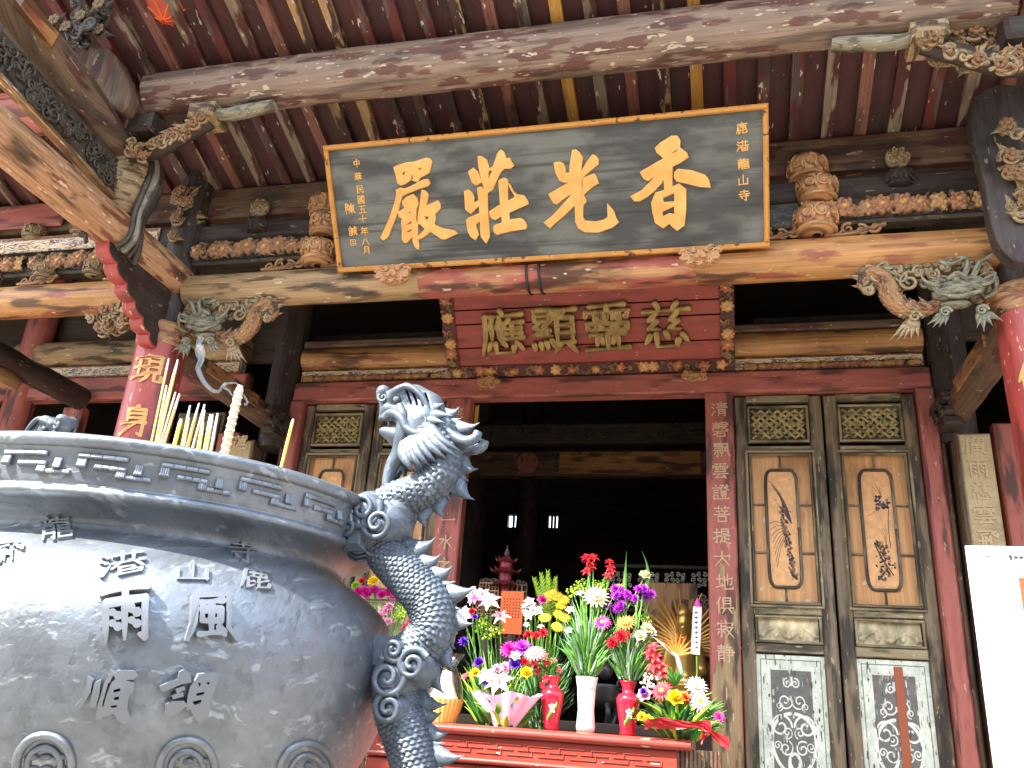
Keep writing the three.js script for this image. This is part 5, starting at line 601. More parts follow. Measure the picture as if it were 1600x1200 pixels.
{
  const g = lathe(new THREE.CatmullRomCurve3(PROF.map((p) => V(p[0], p[1], 0)), false, 'centripetal').getPoints(150).map((p) => [Math.max(0.0005, p.x), p.y]), 160);
  part(burner, 'bowl', g, M_iron);
  part(burner, 'ash', at(lathe([[0.001, 0.03], [0.3, 0.025], [0.55, 0.0], [0.57, -0.01]], 40), 0, 2.02, 0), plain(0.35, 0.33, 0.3, { roughness: 1 }));
  for (let k = 0; k < 3; k++) { const a = k / 3 * 2 * PI + 0.5, s = Math.sin(a), c = Math.cos(a); part(burner, 'leg', tube([V(s * 0.42, 1.15, c * 0.42), V(s * 0.56, 0.95, c * 0.56), V(s * 0.5, 0.72, c * 0.5), V(s * 0.55, 0.5, c * 0.55)], (q) => 0.12 - 0.05 * Math.sin(q * 2.6), 16, 20), M_iron); }
  part(burner, 'stone_plinth', at(bx(1.5, 0.5, 1.5, 0.04), 0, 0.25, 0), M.granite);
  // raised meander round the rim
  const cell = (a, y0, y1, wide) => { const ps = [], seg = 4; for (let i = 0; i < seg; i++) { const b = a + (i + 0.5) / seg * wide, y = (y0 + y1) / 2, R = mix(0.672, 0.69, (y - 2.09) / 0.075); ps.push(at(bx(wide / seg * R + 0.003, y1 - y0, 0.016, 0.003), Math.sin(b) * R, y, Math.cos(b) * R, -0.22, b)); } return merge(ps); };
  for (let k = 0; k < 22; k++) { const a = k / 22 * 2 * PI; const ps = [cell(a, 2.142, 2.154, 0.17), cell(a, 2.118, 2.154, 0.03), cell(a + 0.06, 2.118, 2.13, 0.11), cell(a + 0.14, 2.1, 2.13, 0.03), cell(a + 0.14, 2.1, 2.112, 0.12), cell(a + 0.2, 2.112, 2.14, 0.025)]; part(burner, 'meander', merge(ps), M_iron); }
  // raised characters
  const raised = (cts, mp, dep) => { const sl = solid(cts, (x, y) => [x, -y], 1, 0), p = sl.attributes.position, caps = []; for (let i = 0; i < p.count; i++) { const [px, py] = mp(p.getX(i), -p.getY(i)), h = burnerHit(px, py); if (h) { if (sl.attributes.normal.getZ(i) > 0.5) caps.push([i, h.n.clone()]); h.q.addScaledVector(h.n, p.getZ(i) * dep - 0.003); p.setXYZ(i, h.q.x, h.q.y, h.q.z); } } sl.computeVertexNormals(); for (const [i, n] of caps) sl.attributes.normal.setXYZ(i, n.x, n.y, n.z); return uvm(sl, 'x'); };
  const BUR = [[[485, 55, 640, 35, 690, 55, 720, 90, 715, 130, 600, 140, 590, 180, 700, 180, 725, 220, 745, 290, 715, 310, 690, 370, 620, 435, 570, 440, 520, 380, 450, 380, 430, 340, 390, 350, 370, 385, 320, 345, 400, 250, 480, 190, 510, 150, 485, 130], ['h', 563, 216, 630, 200, 632, 212, 575, 226], ['h', 552, 255, 598, 262, 596, 272, 566, 274], ['h', 528, 312, 572, 310, 568, 322, 540, 326]],
    [[1075, 130, 1110, 150, 1150, 180, 1190, 170, 1240, 165, 1270, 150, 1190, 150, 1170, 110, 1300, 75, 1350, 95, 1370, 150, 1320, 190, 1310, 300, 1330, 370, 1380, 400, 1410, 310, 1440, 410, 1410, 440, 1340, 430, 1280, 410, 1230, 440, 1190, 400, 1120, 405, 1085, 370, 1030, 390, 990, 365, 1080, 260], ['h', 1142, 212, 1180, 218, 1182, 262, 1128, 312, 1112, 290], ['h', 1222, 215, 1262, 185, 1268, 350, 1238, 350, 1242, 285]],
    [[220, 735, 265, 770, 250, 860, 190, 960, 140, 1000, 110, 985, 180, 900, 220, 800], [280, 790, 330, 770, 320, 880, 290, 980, 250, 980, 245, 950], [410, 680, 440, 710, 380, 850, 340, 1080, 290, 1080, 310, 960, 360, 790], [430, 720, 470, 690, 600, 690, 640, 730, 600, 765, 520, 770, 605, 790, 600, 850, 560, 900, 550, 1000, 580, 1070, 540, 1115, 480, 1100, 440, 1030, 380, 1050, 340, 1060, 360, 970, 380, 880, 420, 790, 450, 760], ['h', 430, 850, 494, 836, 490, 856, 438, 868], ['h', 438, 900, 484, 892, 482, 914, 442, 918], ['h', 412, 965, 468, 957, 464, 977, 418, 983], ['h', 392, 790, 412, 790, 372, 900, 350, 990, 345, 960]],
    [[810, 820, 960, 760, 970, 700, 1010, 680, 1060, 710, 1070, 790, 1000, 800, 850, 865, 820, 860], [940, 840, 1010, 820, 1020, 850, 950, 880], [910, 890, 1000, 870, 1010, 900, 920, 920], [860, 950, 920, 930, 1010, 930, 1040, 960, 960, 1030, 920, 1040, 890, 1060, 860, 1040], [1060, 820, 1110, 760, 1130, 720, 1280, 700, 1295, 740, 1260, 850, 1230, 920, 1210, 1060, 1150, 1110, 1110, 1080, 1060, 990, 1030, 1000, 1040, 900], ['h', 1122, 788, 1148, 792, 1132, 834], ['h', 1186, 790, 1220, 782, 1212, 810], ['h', 1106, 880, 1174, 866, 1170, 890, 1112, 900], ['h', 1076, 936, 1154, 922, 1150, 946, 1098, 960]]];
  BUR.slice(2).forEach((rings, i) => part(burner, 'raised_character', raised(contours(240, 180, (c) => polyDraw(c, rings, 0.155)), (x, y) => [100 + x / 0.155 / 5.454, 920 + y / 0.155 / 5.454], 0.03), M_char));
  for (const [ch, px, py, w, h, sk, wt = 4.2, dep = 0.012] of [['雨', 196, 962, 84, 84, -0.12, 6, 0.03], ['風', 326, 968, 86, 78, 0.02, 5.6, 0.03], ['龍', 88, 826, 52, 46, -0.1], ['港', 190, 884, 72, 40, -0.15], ['山', 300, 895, 62, 34, 0.05], ['鹿', 398, 906, 50, 34, 0.15], ['寺', 378, 866, 48, 40, 0.1], ['飛', 14, 866, 50, 36, -0.1]]) part(burner, 'raised_character', raised(contours(112, 112, (c) => brush(c, ch, 1, 6, wt)), (x, y) => [px + (x - 56) / 100 * w, py + (y - 56) / 100 * h + (x - 56) / 100 * w * sk], dep), M_char);
  // round medallions low on the bowl
  for (const px of [70, 292, 478]) { const ps = []; for (const [q, w] of [[1, 0.01], [0.6, 0.008]]) { const pts = []; for (let k = 0; k < 32; k++) { const a = k / 32 * 2 * PI, h = burnerHit(px + Math.cos(a) * 43 * q, 1192 + px * 0.03 + Math.sin(a) * 46 * q); if (h) pts.push(h.q.clone().addScaledVector(h.n, 0.003)); } ps.push(tube(pts, w, 7, 64, 1, false, true)); } for (let k = 0; k < 6; k++) { const h = burnerHit(px - 22 + (k % 3) * 22, 1180 + px * 0.03 + Math.floor(k / 3) * 18); if (h) ps.push(at(ball(0, 0, 0, 0.012, 1.6, 0.7, 0.8, 8), h.q.x, h.q.y, h.q.z)); } part(burner, 'round_medallion', merge(ps), M_iron); }
}
// dragon handle, modelled once at the +x side and turned half round for the other
function dragonHandle() {
  const hd = new THREE.Group(); hd.name = 'dragon_handle'; const Z = 3.6, q = (px, py, dz = 0) => P(px, py, Z).sub(V(BC.x, 0, BC.z)).add(V(0, 0, dz)), hq = (x, y, dz = 0) => q(400 + x / 3.2, 580 + y / 3.2, dz);
  const scaly = (pts, r, R, C = 18) => { const N = R * 7, S = C * 5, g = tube(pts, r, S, N, 1), p = g.attributes.position, n = g.attributes.normal; for (let i = 0; i <= N; i++) for (let k = 0; k <= S; k++) { const v = i * (S + 1) + k, s = R - i / 7, c = (k % S) / S * C; let h = 0; for (const b of [Math.floor(s) - 1, Math.floor(s)]) { let m = c + (((b % 2) + 2) % 2) * 0.5; m = m - Math.floor(m) - 0.5; const q = 1 - 4 * m * m, len = 0.7 + 0.85 * Math.sqrt(Math.max(0, q)), t = s - b; if (t < len) { h = (t / len) * (0.75 + 0.25 * q) + 0.12 * Math.max(0, 1 - Math.abs(m) * 9); break; } } h *= 0.0085; p.setXYZ(v, p.getX(v) + n.getX(v) * h, p.getY(v) + n.getY(v) * h, p.getZ(v) + n.getZ(v) * h); } g.computeVertexNormals(); return g; };
  const low = [q(650, 1330), q(652, 1230), q(640, 1165), q(622, 1105), q(622, 1060), q(650, 1020), q(676, 985), q(672, 945), q(640, 905), q(605, 868), q(590, 835)];
  const up = [q(585, 800), q(620, 782), q(655, 770), q(685, 748), q(694, 715), q(684, 682), q(668, 665)];
  part(hd, 'lower_body', scaly(low, (t) => mix(0.05, 0.064, Math.sin(t * 3.1)), 78, 20), M_dragon); part(hd, 'neck', scaly(up, (t) => mix(0.05, 0.064, t), 28, 20), M_dragon);
  // fins along the outer back
  const fins = (pts, s0, s1, n, out, big) => { const c = new THREE.CatmullRomCurve3(pts, false, 'centripetal'); for (let k = 0; k < n; k++) { const t = mix(s0, s1, k / (n - 1)), p = c.getPointAt(t), tn = c.getTangentAt(t), no = V(tn.y, -tn.x, 0).multiplyScalar(out), b = p.clone().addScaledVector(no, 0.044), L = big * (k % 3 === 1 ? 1.15 : 0.85), tip = b.clone().addScaledVector(no, L).addScaledVector(tn, -L * 0.35); part(hd, 'back_fin', blade(b, tip, 0.036, 0.014, no.clone().multiplyScalar(0.004).addScaledVector(tn, -0.02)), M_dragon); part(hd, 'back_fin', blade(b.clone().addScaledVector(tn, 0.022), tip.clone().addScaledVector(tn, 0.045).addScaledVector(no, -L * 0.45), 0.018, 0.012), M_dragon); } };
  fins(low, 0.02, 0.93, 18, 1, 0.085); fins(up, 0.16, 0.97, 9, 1, 0.078);
  // cloud scrolls
  const cloud = (name, list, lobes) => { const ps = lobes.map(([x, y, r]) => { const c = q(x, y); return ball(c.x, c.y, c.z, r * 1.2, 1, 1, 1.02, 22); }); for (const [x, y, r, d, a] of list) for (const s of [-1, 1]) { const c = q(x, y), R = r * 1.22, g = scroll(0, 0, R, 1.75, d, a, 0.0115, 0, 0.8, 0.014); ps.push(at(g, c.x, c.y, s * 0.082), at(lathe([[0.001, 0.02], [R * 0.7, 0.014], [R * 1.12, -0.03]], 24), c.x, c.y, s * 0.068, s * PI / 2)); } part(hd, name, merge(ps), M_dragon); };
  cloud('cloud_scroll', [[582, 806, 0.05, -1, 0.5], [606, 828, 0.04, 1, 2.5], [560, 832, 0.03, 1, 0]], [[578, 806, 0.062], [606, 818, 0.068], [585, 838, 0.058], [622, 800, 0.05], [560, 822, 0.045]]);
  cloud('cloud_scroll', [[622, 1062, 0.048, -1, 2], [660, 1042, 0.036, 1, 0.5], [632, 1020, 0.026, -1, 0], [624, 1108, 0.036, 1, 1]], [[622, 1062, 0.062], [655, 1045, 0.05], [622, 1106, 0.056], [636, 1022, 0.045], [610, 1085, 0.045]]);
  // wavy edges of the cloud collar
  const wv = []; for (let k = 0; k < 3; k++) { const pts = []; for (let i = 0; i <= 12; i++) { const a = mix(2.6, 5.2, i / 12), c = q(592, 822), R = 0.094 + k * 0.01 + 0.008 * Math.sin(i * 1.9); pts.push(V(c.x + Math.cos(a) * R, c.y + Math.sin(a) * R, 0.05 - k * 0.012)); } wv.push(tube(pts, 0.006, 6, 40)); } part(hd, 'collar_ridges', merge(wv), M_dragon);
  // clasp that ties the handle to the rim
  part(hd, 'rim_clasp', at(bx(0.07, 0.17, 0.16, 0.02), 0.69, 2.125, 0), M_dragon);
  part(hd, 'lower_clasp', at(bx(0.1, 0.1, 0.08, 0.02), 0.79, 1.76, 0), M_dragon);
  // head
  const B = []; const add = (x0, y0, z0, r0, x1 = x0, y1 = y0, z1 = z0, r1 = r0, k = 0.016) => B.push([hq(x0, y0, z0), hq(x1, y1, z1 + 1e-4), r0, r1, k]);
  const u = 0.00072; // metres per crop unit at this distance
  add(900, 420, 0, 95 * u, 830, 300, 0, 92 * u); add(830, 260, 0, 88 * u, 760, 240, 0, 66 * u); add(790, 145, 0, 70 * u, 865, 180, 0, 66 * u, 0.02); add(860, 250, 0, 90 * u, 900, 340, 0, 88 * u, 0.02); add(740, 200, 0, 52 * u, 665, 200, 0, 40 * u); add(665, 200, 0, 40 * u, 640, 235, 0, 24 * u, 0.01);
  for (const s of [-1, 1]) { add(648, 115, s * 0.022, 30 * u); add(705, 140, s * 0.03, 32 * u, 770, 115, s * 0.034, 34 * u, 0.008); add(860, 250, s * 0.045, 40 * u, 820, 320, s * 0.04, 34 * u, 0.012); add(650, 305, s * 0.014, 20 * u, 770, 345, s * 0.03, 34 * u, 0.01); }
  add(645, 130, 0, 36 * u, 680, 180, 0, 40 * u); add(640, 300, 0, 20 * u, 690, 320, 0, 30 * u); add(690, 320, 0, 30 * u, 790, 330, 0, 50 * u); add(690, 340, 0, 24 * u, 715, 400, 0, 14 * u, 0.01); add(720, 340, 0, 20 * u, 735, 420, 0, 10 * u, 0.01);
  let lo = V(9, 9, 9), hi = V(-9, -9, -9); for (const [a, b, r, r2] of B) for (const p of [a, b]) { lo.min(p.clone().subScalar(0.09)); hi.max(p.clone().addScalar(0.09)); }
  const mouth0 = hq(640, 268), mouth1 = hq(740, 285), furrow = [0, 1, 2, 3].map((k) => [hq(775 + k * 30, 110 + k * 8, 0), hq(800 + k * 34, 190 + k * 10, 0)]);
  part(hd, 'head', nets(lo.toArray(), hi.toArray(), 0.0035, (x, y, z) => { const p = [x, y, z]; let d = 9; for (const [a, b, r, r2, k] of B) d = smin(d, cone(p, a, b, r, r2), k); const m = cone([x, y, z * 0.35], mouth0, mouth1, 0.018, 0.01); d = Math.max(d, -m); for (const [a, b] of furrow) d = Math.max(d, -(cone([x, y, 0], a, b, 0.0028, 0.0028)) - 0.0) ; return d; }), M_dragon);
  for (const s of [-1, 1]) {
    part(hd, 'eye', ball(...hq(728, 165, s * 0.044).toArray(), 0.0125, 1, 1, 0.8, 12), M_dragon);
    part(hd, 'horn', tube([hq(870, 200, s * 0.02), hq(930, 270, s * 0.03), hq(1000, 345, s * 0.035), hq(1070, 372, s * 0.04), hq(1115, 355, s * 0.042), hq(1128, 325, s * 0.04)], (t) => 0.031 - 0.017 * t, 12, 40), M_dragon);
    part(hd, 'ear', blade(hq(860, 285, s * 0.05), hq(930, 330, s * 0.075), 0.022, 0.012), M_dragon);
    part(hd, 'brow_plate', blade(hq(880, 225, s * 0.035), hq(960, 185, s * 0.045), 0.03, 0.016), M_dragon);
    part(hd, 'whisker', tube([hq(740, 190, s * 0.045), hq(762, 250, s * 0.055), hq(755, 340, s * 0.05), hq(735, 420, s * 0.035), hq(690, 490, s * 0.02), hq(665, 560, s * 0.012), hq(660, 610, s * 0.01)], (t) => 0.011 + 0.014 * Math.sin(t * 2.9), 10, 50, 0.5), M_dragon);
    part(hd, 'lip_fold', tube([hq(655, 245, s * 0.03), hq(700, 232, s * 0.045), hq(755, 262, s * 0.058), hq(790, 320, s * 0.06), hq(850, 345, s * 0.062), hq(900, 310, s * 0.062)], (t) => 0.011 + 0.004 * Math.sin(t * 3), 8, 36), M_dragon);
    part(hd, 'brow_ridge', tube([hq(690, 150, s * 0.036), hq(730, 125, s * 0.052), hq(790, 110, s * 0.056), hq(850, 150, s * 0.055), hq(885, 215, s * 0.05)], (t) => 0.013 - 0.004 * t, 8, 30), M_dragon);
    part(hd, 'nostril_curl', scroll(hq(655, 150).x, hq(655, 150).y, 0.017, 1.3, 1, 2, 0.007, s * 0.034), M_dragon);
    for (let k = 0; k < 5; k++) part(hd, 'cheek_spike', blade(hq(820 + k * 22, 350 - k * 26, s * 0.058), hq(875 + k * 36, 400 - k * 34, s * 0.078), 0.017, 0.012), M_dragon);
    part(hd, 'cheek_scroll', scroll(hq(855, 290).x, hq(855, 290).y, 0.022, 1.4, -1, 1, 0.007, s * 0.066), M_dragon);
    for (let k = 0; k < 13; k++) { const a = k / 12, w = Math.sin(k * 2.3) * 8, x0 = mix(900, 770, a), y0 = mix(300, 385, a), x3 = mix(1050, 800, a) + w, y3 = mix(430, 520, a) + (k % 2) * 22; part(hd, 'mane_lock', tube([hq(x0, y0, s * 0.058), hq(mix(x0, x3, 0.35) - 8, mix(y0, y3, 0.4) + 8, s * 0.078), hq(mix(x0, x3, 0.7), mix(y0, y3, 0.8) + 6, s * 0.08), hq(x3, y3, s * 0.066)], (t) => 0.0165 * Math.sin(PI * (0.3 + 0.69 * t)), 8, 22, 0.75), M_dragon); }
  }
  part(hd, 'tongue_beard', blade(hq(740, 420), hq(745, 590), 0.012, 0.02), M_dragon); for (let k = 0; k < 4; k++) part(hd, 'tooth', blade(hq(655 + k * 22, 258 + k * 3, (k % 2 ? 1 : -1) * 0.018), hq(655 + k * 22, 282 + k * 3, (k % 2 ? 1 : -1) * 0.018), 0.006, 0.006), M_dragon);
  return hd;
}
{ const a = dragonHandle(); burner.add(a); const b = a.clone(); b.rotation.y = PI - 0.3; burner.add(b); }
// incense sticks standing in the ash
reseed(111);
const M_in = [plain(0.62, 0.45, 0.14, { roughness: 0.7 }), plain(0.66, 0.58, 0.1, { roughness: 0.7 }), plain(0.5, 0.4, 0.28, { roughness: 0.8 })], M_ash = plain(0.6, 0.58, 0.55, { roughness: 1 }), M_ember = plain(0.3, 0.08, 0.05, { roughness: 0.8 });
const SI = (x, y) => [180 + x / 5.714, 520 + y / 5.714];
function stick(b, t, r, z, label, group, mi = 0, ash = 0.05) {
  const [bx0, by0] = SI(...b), [tx, ty] = SI(...t), p0 = P(bx0, by0, z), p1 = P(tx, ty, z), d = p1.clone().sub(p0).normalize(), foot = p0.clone().addScaledVector(d, -(p0.y - 2.03) / d.y), o = thing('incense_stick', label, 'incense', foot, group), L = p1.distanceTo(foot);
  const g = tube([V(0, 0, 0), d.clone().multiplyScalar(L - ash)], r, 8, 2); part(o, 'stick', g, M_in[mi]); part(o, 'burnt_tip', tube([d.clone().multiplyScalar(L - ash), d.clone().multiplyScalar(L - ash * 0.5), d.clone().multiplyScalar(L)], (q) => r * (1.02 - 0.35 * q), 8, 4), M_ash); return o;
}
const GI = 'thin incense sticks in the burner', LI = 'thin yellow incense stick with an ash tip standing in the burner';
[[[330, 950], [480, 230]], [[370, 950], [460, 470]], [[392, 955], [560, 240]], [[420, 950], [540, 530]], [[445, 960], [575, 545]], [[600, 985], [670, 650]], [[645, 990], [750, 630]], [[660, 990], [735, 690]], [[700, 1000], [800, 640]], [[742, 1000], [800, 690]], [[760, 1005], [790, 800]], [[800, 1020], [850, 730]], [[822, 1022], [872, 730]], [[620, 990], [660, 760]]].forEach(([b, t], i) => stick(b, t, 0.0042, 3.35 + ((i * 5) % 7) * 0.07, LI, GI, i % 5 === 3 ? 2 : 0));
stick([380, 955], [545, 300], 0.006, 3.5, 'stout pale yellow incense stick, tallest of the bundle', null, 1); stick([535, 980], [590, 770], 0.007, 3.5, 'short bright yellow incense stick', null, 1, 0.02); stick([860, 1030], [915, 720], 0.005, 3.6, 'grey incense stick burnt almost to ash', null, 2, 0.1); stick([1490, 1170], [1590, 770], 0.005, 3.7, 'single yellow incense stick standing apart near the dragon handle', null, 1, 0.012);
{ const p0 = P(...SI(980, 1060), 3.55), p1 = P(...SI(1108, 520), 3.55), d = p1.clone().sub(p0).normalize(), foot = p0.clone().addScaledVector(d, -(p0.y - 2.03) / d.y), L = p1.distanceTo(foot), t = thing('spiral_incense', 'thick pale incense pillar with a spiral wrapped surface', 'incense', foot); part(t, 'core', tube([V(0, 0, 0), d.clone().multiplyScalar(L)], 0.0135, 14, 4), plain(0.6, 0.5, 0.32)); const sp = [], e1 = V(1, 0, 0).addScaledVector(d, -d.x).normalize(), e2 = d.clone().cross(e1); for (let i = 0; i <= 300; i++) { const a = i / 300 * 2 * PI * 24; sp.push(d.clone().multiplyScalar(i / 300 * L).addScaledVector(e1, Math.cos(a) * 0.0125).addScaledVector(e2, Math.sin(a) * 0.0125)); } part(t, 'spiral_wrap', tube(sp, 0.0042, 6, 480), plain(0.72, 0.62, 0.42)); part(t, 'ash_tip', tube([d.clone().multiplyScalar(L), d.clone().multiplyScalar(L + 0.02)], (q) => 0.014 * (1 - 0.4 * q), 10, 3), M_ash);
  const ms = new THREE.MeshStandardMaterial({ color: new THREE.Color().setRGB(0.55, 0.63, 0.72), transparent: true, opacity: 0.055, roughness: 1, depthWrite: false, side: THREE.DoubleSide });
  const sm = thing('incense_smoke', 'thin bluish smoke curling up from the thick incense pillar', 'smoke', P(...SI(1108, 500), 3.55)); const S = (x, y) => P(...SI(x, y), 3.55).sub(sm.position);
  [[[1108, 500], [1090, 455], [1020, 450], [960, 470], [930, 520], [880, 520], [800, 450], [760, 380], [740, 310], [765, 240], [740, 160], [770, 100]], [[1100, 500], [1050, 560], [1020, 520], [970, 480], [985, 440]], [[1108, 510], [1150, 560], [1180, 630], [1150, 640]], [[765, 300], [790, 230], [780, 150], [745, 110], [770, 40]]].forEach((l, i) => part(sm, 'wisp', tube(l.map(([x, y]) => S(x, y)), (q) => 0.0022 + (i === 0 || i === 3 ? 0.012 * q : 0.003 * q), 8, 60, 0.5), ms));
}
// ---------------------------------------------------------------- offering table
reseed(121);
const lacq = wood({ s: 1501, bare: hex('#7a3128'), bare2: hex('#97443a'), paint: hex('#8a372c'), cover: 0.5, grime: 0.06, chips: 0.0, bump: 0.0008, rough: 0.24 });
const TY = 1.585, TZ = 1.75;
{
  const t = thing('offering_table', 'red lacquered offering table with carved key fret along its front', 'table', [0, 0.56, 1.4]), put = (n, g, m, x, y, z, l) => { const o = part(t, n, g, m, l); o.position.set(x, y - 0.56, z - 1.4); return o; };
  const edge = []; for (let k = 0; k <= 16; k++) { const a = -PI / 2 + k / 16 * PI; edge.push(new THREE.Vector2(Math.cos(a) * 0.03, Math.sin(a) * 0.024)); }
  const topS = new THREE.Shape([new THREE.Vector2(-0.7, -0.024), ...edge, new THREE.Vector2(-0.7, 0.024)]); const tg = new THREE.ExtrudeGeometry(topS, { depth: 1.62, bevelEnabled: false }); uvm(tg, 'z'); tg.rotateY(-PI / 2); tg.translate(0.81, 0, 0); put('table_top', tg, lacq, 0, TY - 0.024, TZ - 0.03);
  put('fret_apron', bx(1.5, 0.1, 0.03, 0.004), lacq, 0, TY - 0.098, TZ - 0.05); put('apron_moulding', at(log(1.56, 0.014, 'x', { wob: 0, seg: 12, n: 1 }), 0, 0, 0), lacq, 0, TY - 0.156, TZ - 0.042); put('waist_board', bx(1.5, 0.18, 0.03, 0.006), lacq, 0, TY - 0.265, TZ - 0.065); put('lower_moulding', at(log(1.56, 0.018, 'x', { wob: 0, seg: 12, n: 1 }), 0, 0, 0), lacq, 0, TY - 0.37, TZ - 0.05);
  const fr = []; for (let k = 0; k < 9; k++) { const x = -0.68 + k * 0.15; for (const [a, b, w, h] of [[0.05, 0.022, 0.12, 0.006], [0.1, -0.022, 0.12, 0.006], [-0.01, 0.012, 0.006, 0.026], [0.16, -0.012, 0.006, 0.026], [0.03, 0.0, 0.08, 0.006], [0.12, 0.0, 0.06, 0.006]]) fr.push(at(bx(w, h, 0.008, 0.002), x + a, b, 0)); } put('key_fret', merge(fr), lacq, 0, TY - 0.098, TZ - 0.034);
  for (const s of [-1, 1]) { const sc = []; for (let k = 0; k < 10; k++) sc.push(at(log(0.3, 0.012, 'y', { wob: 0, seg: 8, n: 1 }), s * (0.018 * k - 0.02), 0, 0.05 * Math.cos(k / 9 * PI * 0.5))); put('fluted_end_scroll', merge(sc), M.brown, s * 0.79, TY - 0.19, TZ - 0.12); for (const z of [TZ - 0.12, TZ - 0.62]) put('leg', bx(0.09, 0.62, 0.09, 0.012, 'y'), lacq, s * 0.7, 0.87, z); put('side_board', bx(0.03, 0.36, 0.6, 0.006, 'z'), lacq, s * 0.735, TY - 0.24, TZ - 0.37); }
  put('back_board', bx(1.5, 0.36, 0.03, 0.006), lacq, 0, TY - 0.24, TZ - 0.66); put('front_panel', bx(1.32, 0.55, 0.02, 0.006), lacq, 0, 0.88, TZ - 0.09);
}
// ---------------------------------------------------------------- flowers
const col = (h, o = {}) => std({ color: new THREE.Color(h), roughness: 0.6, side: THREE.DoubleSide, ...o });
const FC = { red: col('#d0142c'), magenta: col('#d01090'), hot: col('#e0409a'), pink: col('#f0a8c4'), pale: col('#f2dbe2'), white: col('#eeebdf'), cream: col('#efe9b8'), yellow: col('#f0c818'), gold: col('#e0a010'), orange: col('#ee6a1c'), purple: col('#5a20a8'), violet: col('#b030c0'), green: col('#3f7a24'), dkgreen: col('#1f4a1c'), lime: col('#93b52c'), stem: col('#5c8a34'), grey: col('#7d9480') };
const G = {};
function petalRing(n, L, w, lift, z0, curl = 0.2, a0 = 0) { const gs = []; for (let i = 0; i < n; i++) { const p = new THREE.PlaneGeometry(w, L, 2, 4), q = p.attributes.position; for (let k = 0; k < q.count; k++) { const t = q.getY(k) / L + 0.5, s = Math.sin(PI * Math.min(1, 0.18 + t * 0.9)), x = q.getX(k) * s; q.setXYZ(k, x, t * L * Math.cos(lift), z0 + t * L * Math.sin(lift) - curl * t * t * L + Math.abs(x) * 0.35); } p.rotateZ(a0 + i / n * 2 * PI); p.computeVertexNormals(); gs.push(p); } return merge(gs); }
G.gerbera = merge([petalRing(18, 1, 0.26, 0.25, 0, 0.25), petalRing(14, 0.72, 0.22, 0.5, 0.05, 0.2, 0.2)]); G.eye = ball(0, 0, 0.1, 0.26, 1, 1, 0.5, 12);
G.mum = merge([petalRing(16, 1, 0.3, 0.2, 0, 0.1), petalRing(14, 0.85, 0.28, 0.6, 0.05, 0.0, 0.2), petalRing(11, 0.68, 0.26, 0.95, 0.08, -0.05, 0.1), petalRing(8, 0.5, 0.24, 1.25, 0.1, -0.1)]);
G.rose = merge([petalRing(6, 0.95, 0.95, 0.5, -0.1, 0.15), petalRing(5, 0.8, 0.9, 0.9, -0.05, 0.0, 0.4), petalRing(5, 0.65, 0.75, 1.2, 0, -0.1, 0.1), petalRing(4, 0.5, 0.6, 1.4, 0.05, -0.1)]);
G.lily = merge([petalRing(3, 1.2, 0.42, 0.55, 0, 0.55), petalRing(3, 1.15, 0.5, 0.6, 0.02, 0.5, PI / 3)]); G.stamen = merge([0, 1, 2, 3, 4, 5].map((k) => tube([V(0, 0, 0), V(Math.cos(k) * 0.2, Math.sin(k) * 0.2, 0.65)], 0.02, 4, 2)));
G.carn = (() => { reseed(131); const gs = []; for (let i = 0; i < 5; i++) { const g = petalRing(9, 0.95 - i * 0.1, 0.4, 0.2 + i * 0.28, i * 0.03, 0.0, i * 0.3), p = g.attributes.position; for (let k = 0; k < p.count; k++) { const R = Math.hypot(p.getX(k), p.getY(k)); p.setZ(k, p.getZ(k) + 0.14 * R * Math.sin(Math.atan2(p.getY(k), p.getX(k)) * 23)); } g.computeVertexNormals(); gs.push(g); } return merge(gs); })();
G.tiny = merge([petalRing(5, 0.9, 0.6, 0.35, 0, 0.2)]); G.filler = (() => { reseed(133); const gs = []; for (let i = 0; i < 26; i++) { const a = rnd() * 6.28, q = Math.sqrt(rnd()); gs.push(ball(Math.cos(a) * q, Math.sin(a) * q, rr(-0.2, 0.5), rr(0.09, 0.16), 1, 1, 1, 6)); } return merge(gs); })();
const F5 = (x, y, z) => P(650 + x / 3.077, 830 + y / 3.077, z);
function head(t, kind, colr, p, r, n, eye) { const o = part(t, kind === 'filler' ? 'filler_sprig' : 'blossom', G[kind], FC[colr]); o.position.copy(p).sub(t.position); o.scale.setScalar(r * 1.22); o.quaternion.setFromUnitVectors(V(0, 0, 1), n.clone().normalize()); o.rotateZ(rnd() * 6); if (eye) { const e = part(o, eye[0], G[eye[0]], FC[eye[1]]); } return o; }
const EYE = { gerbera: ['eye', 'gold'], lily: ['stamen', 'orange'] };
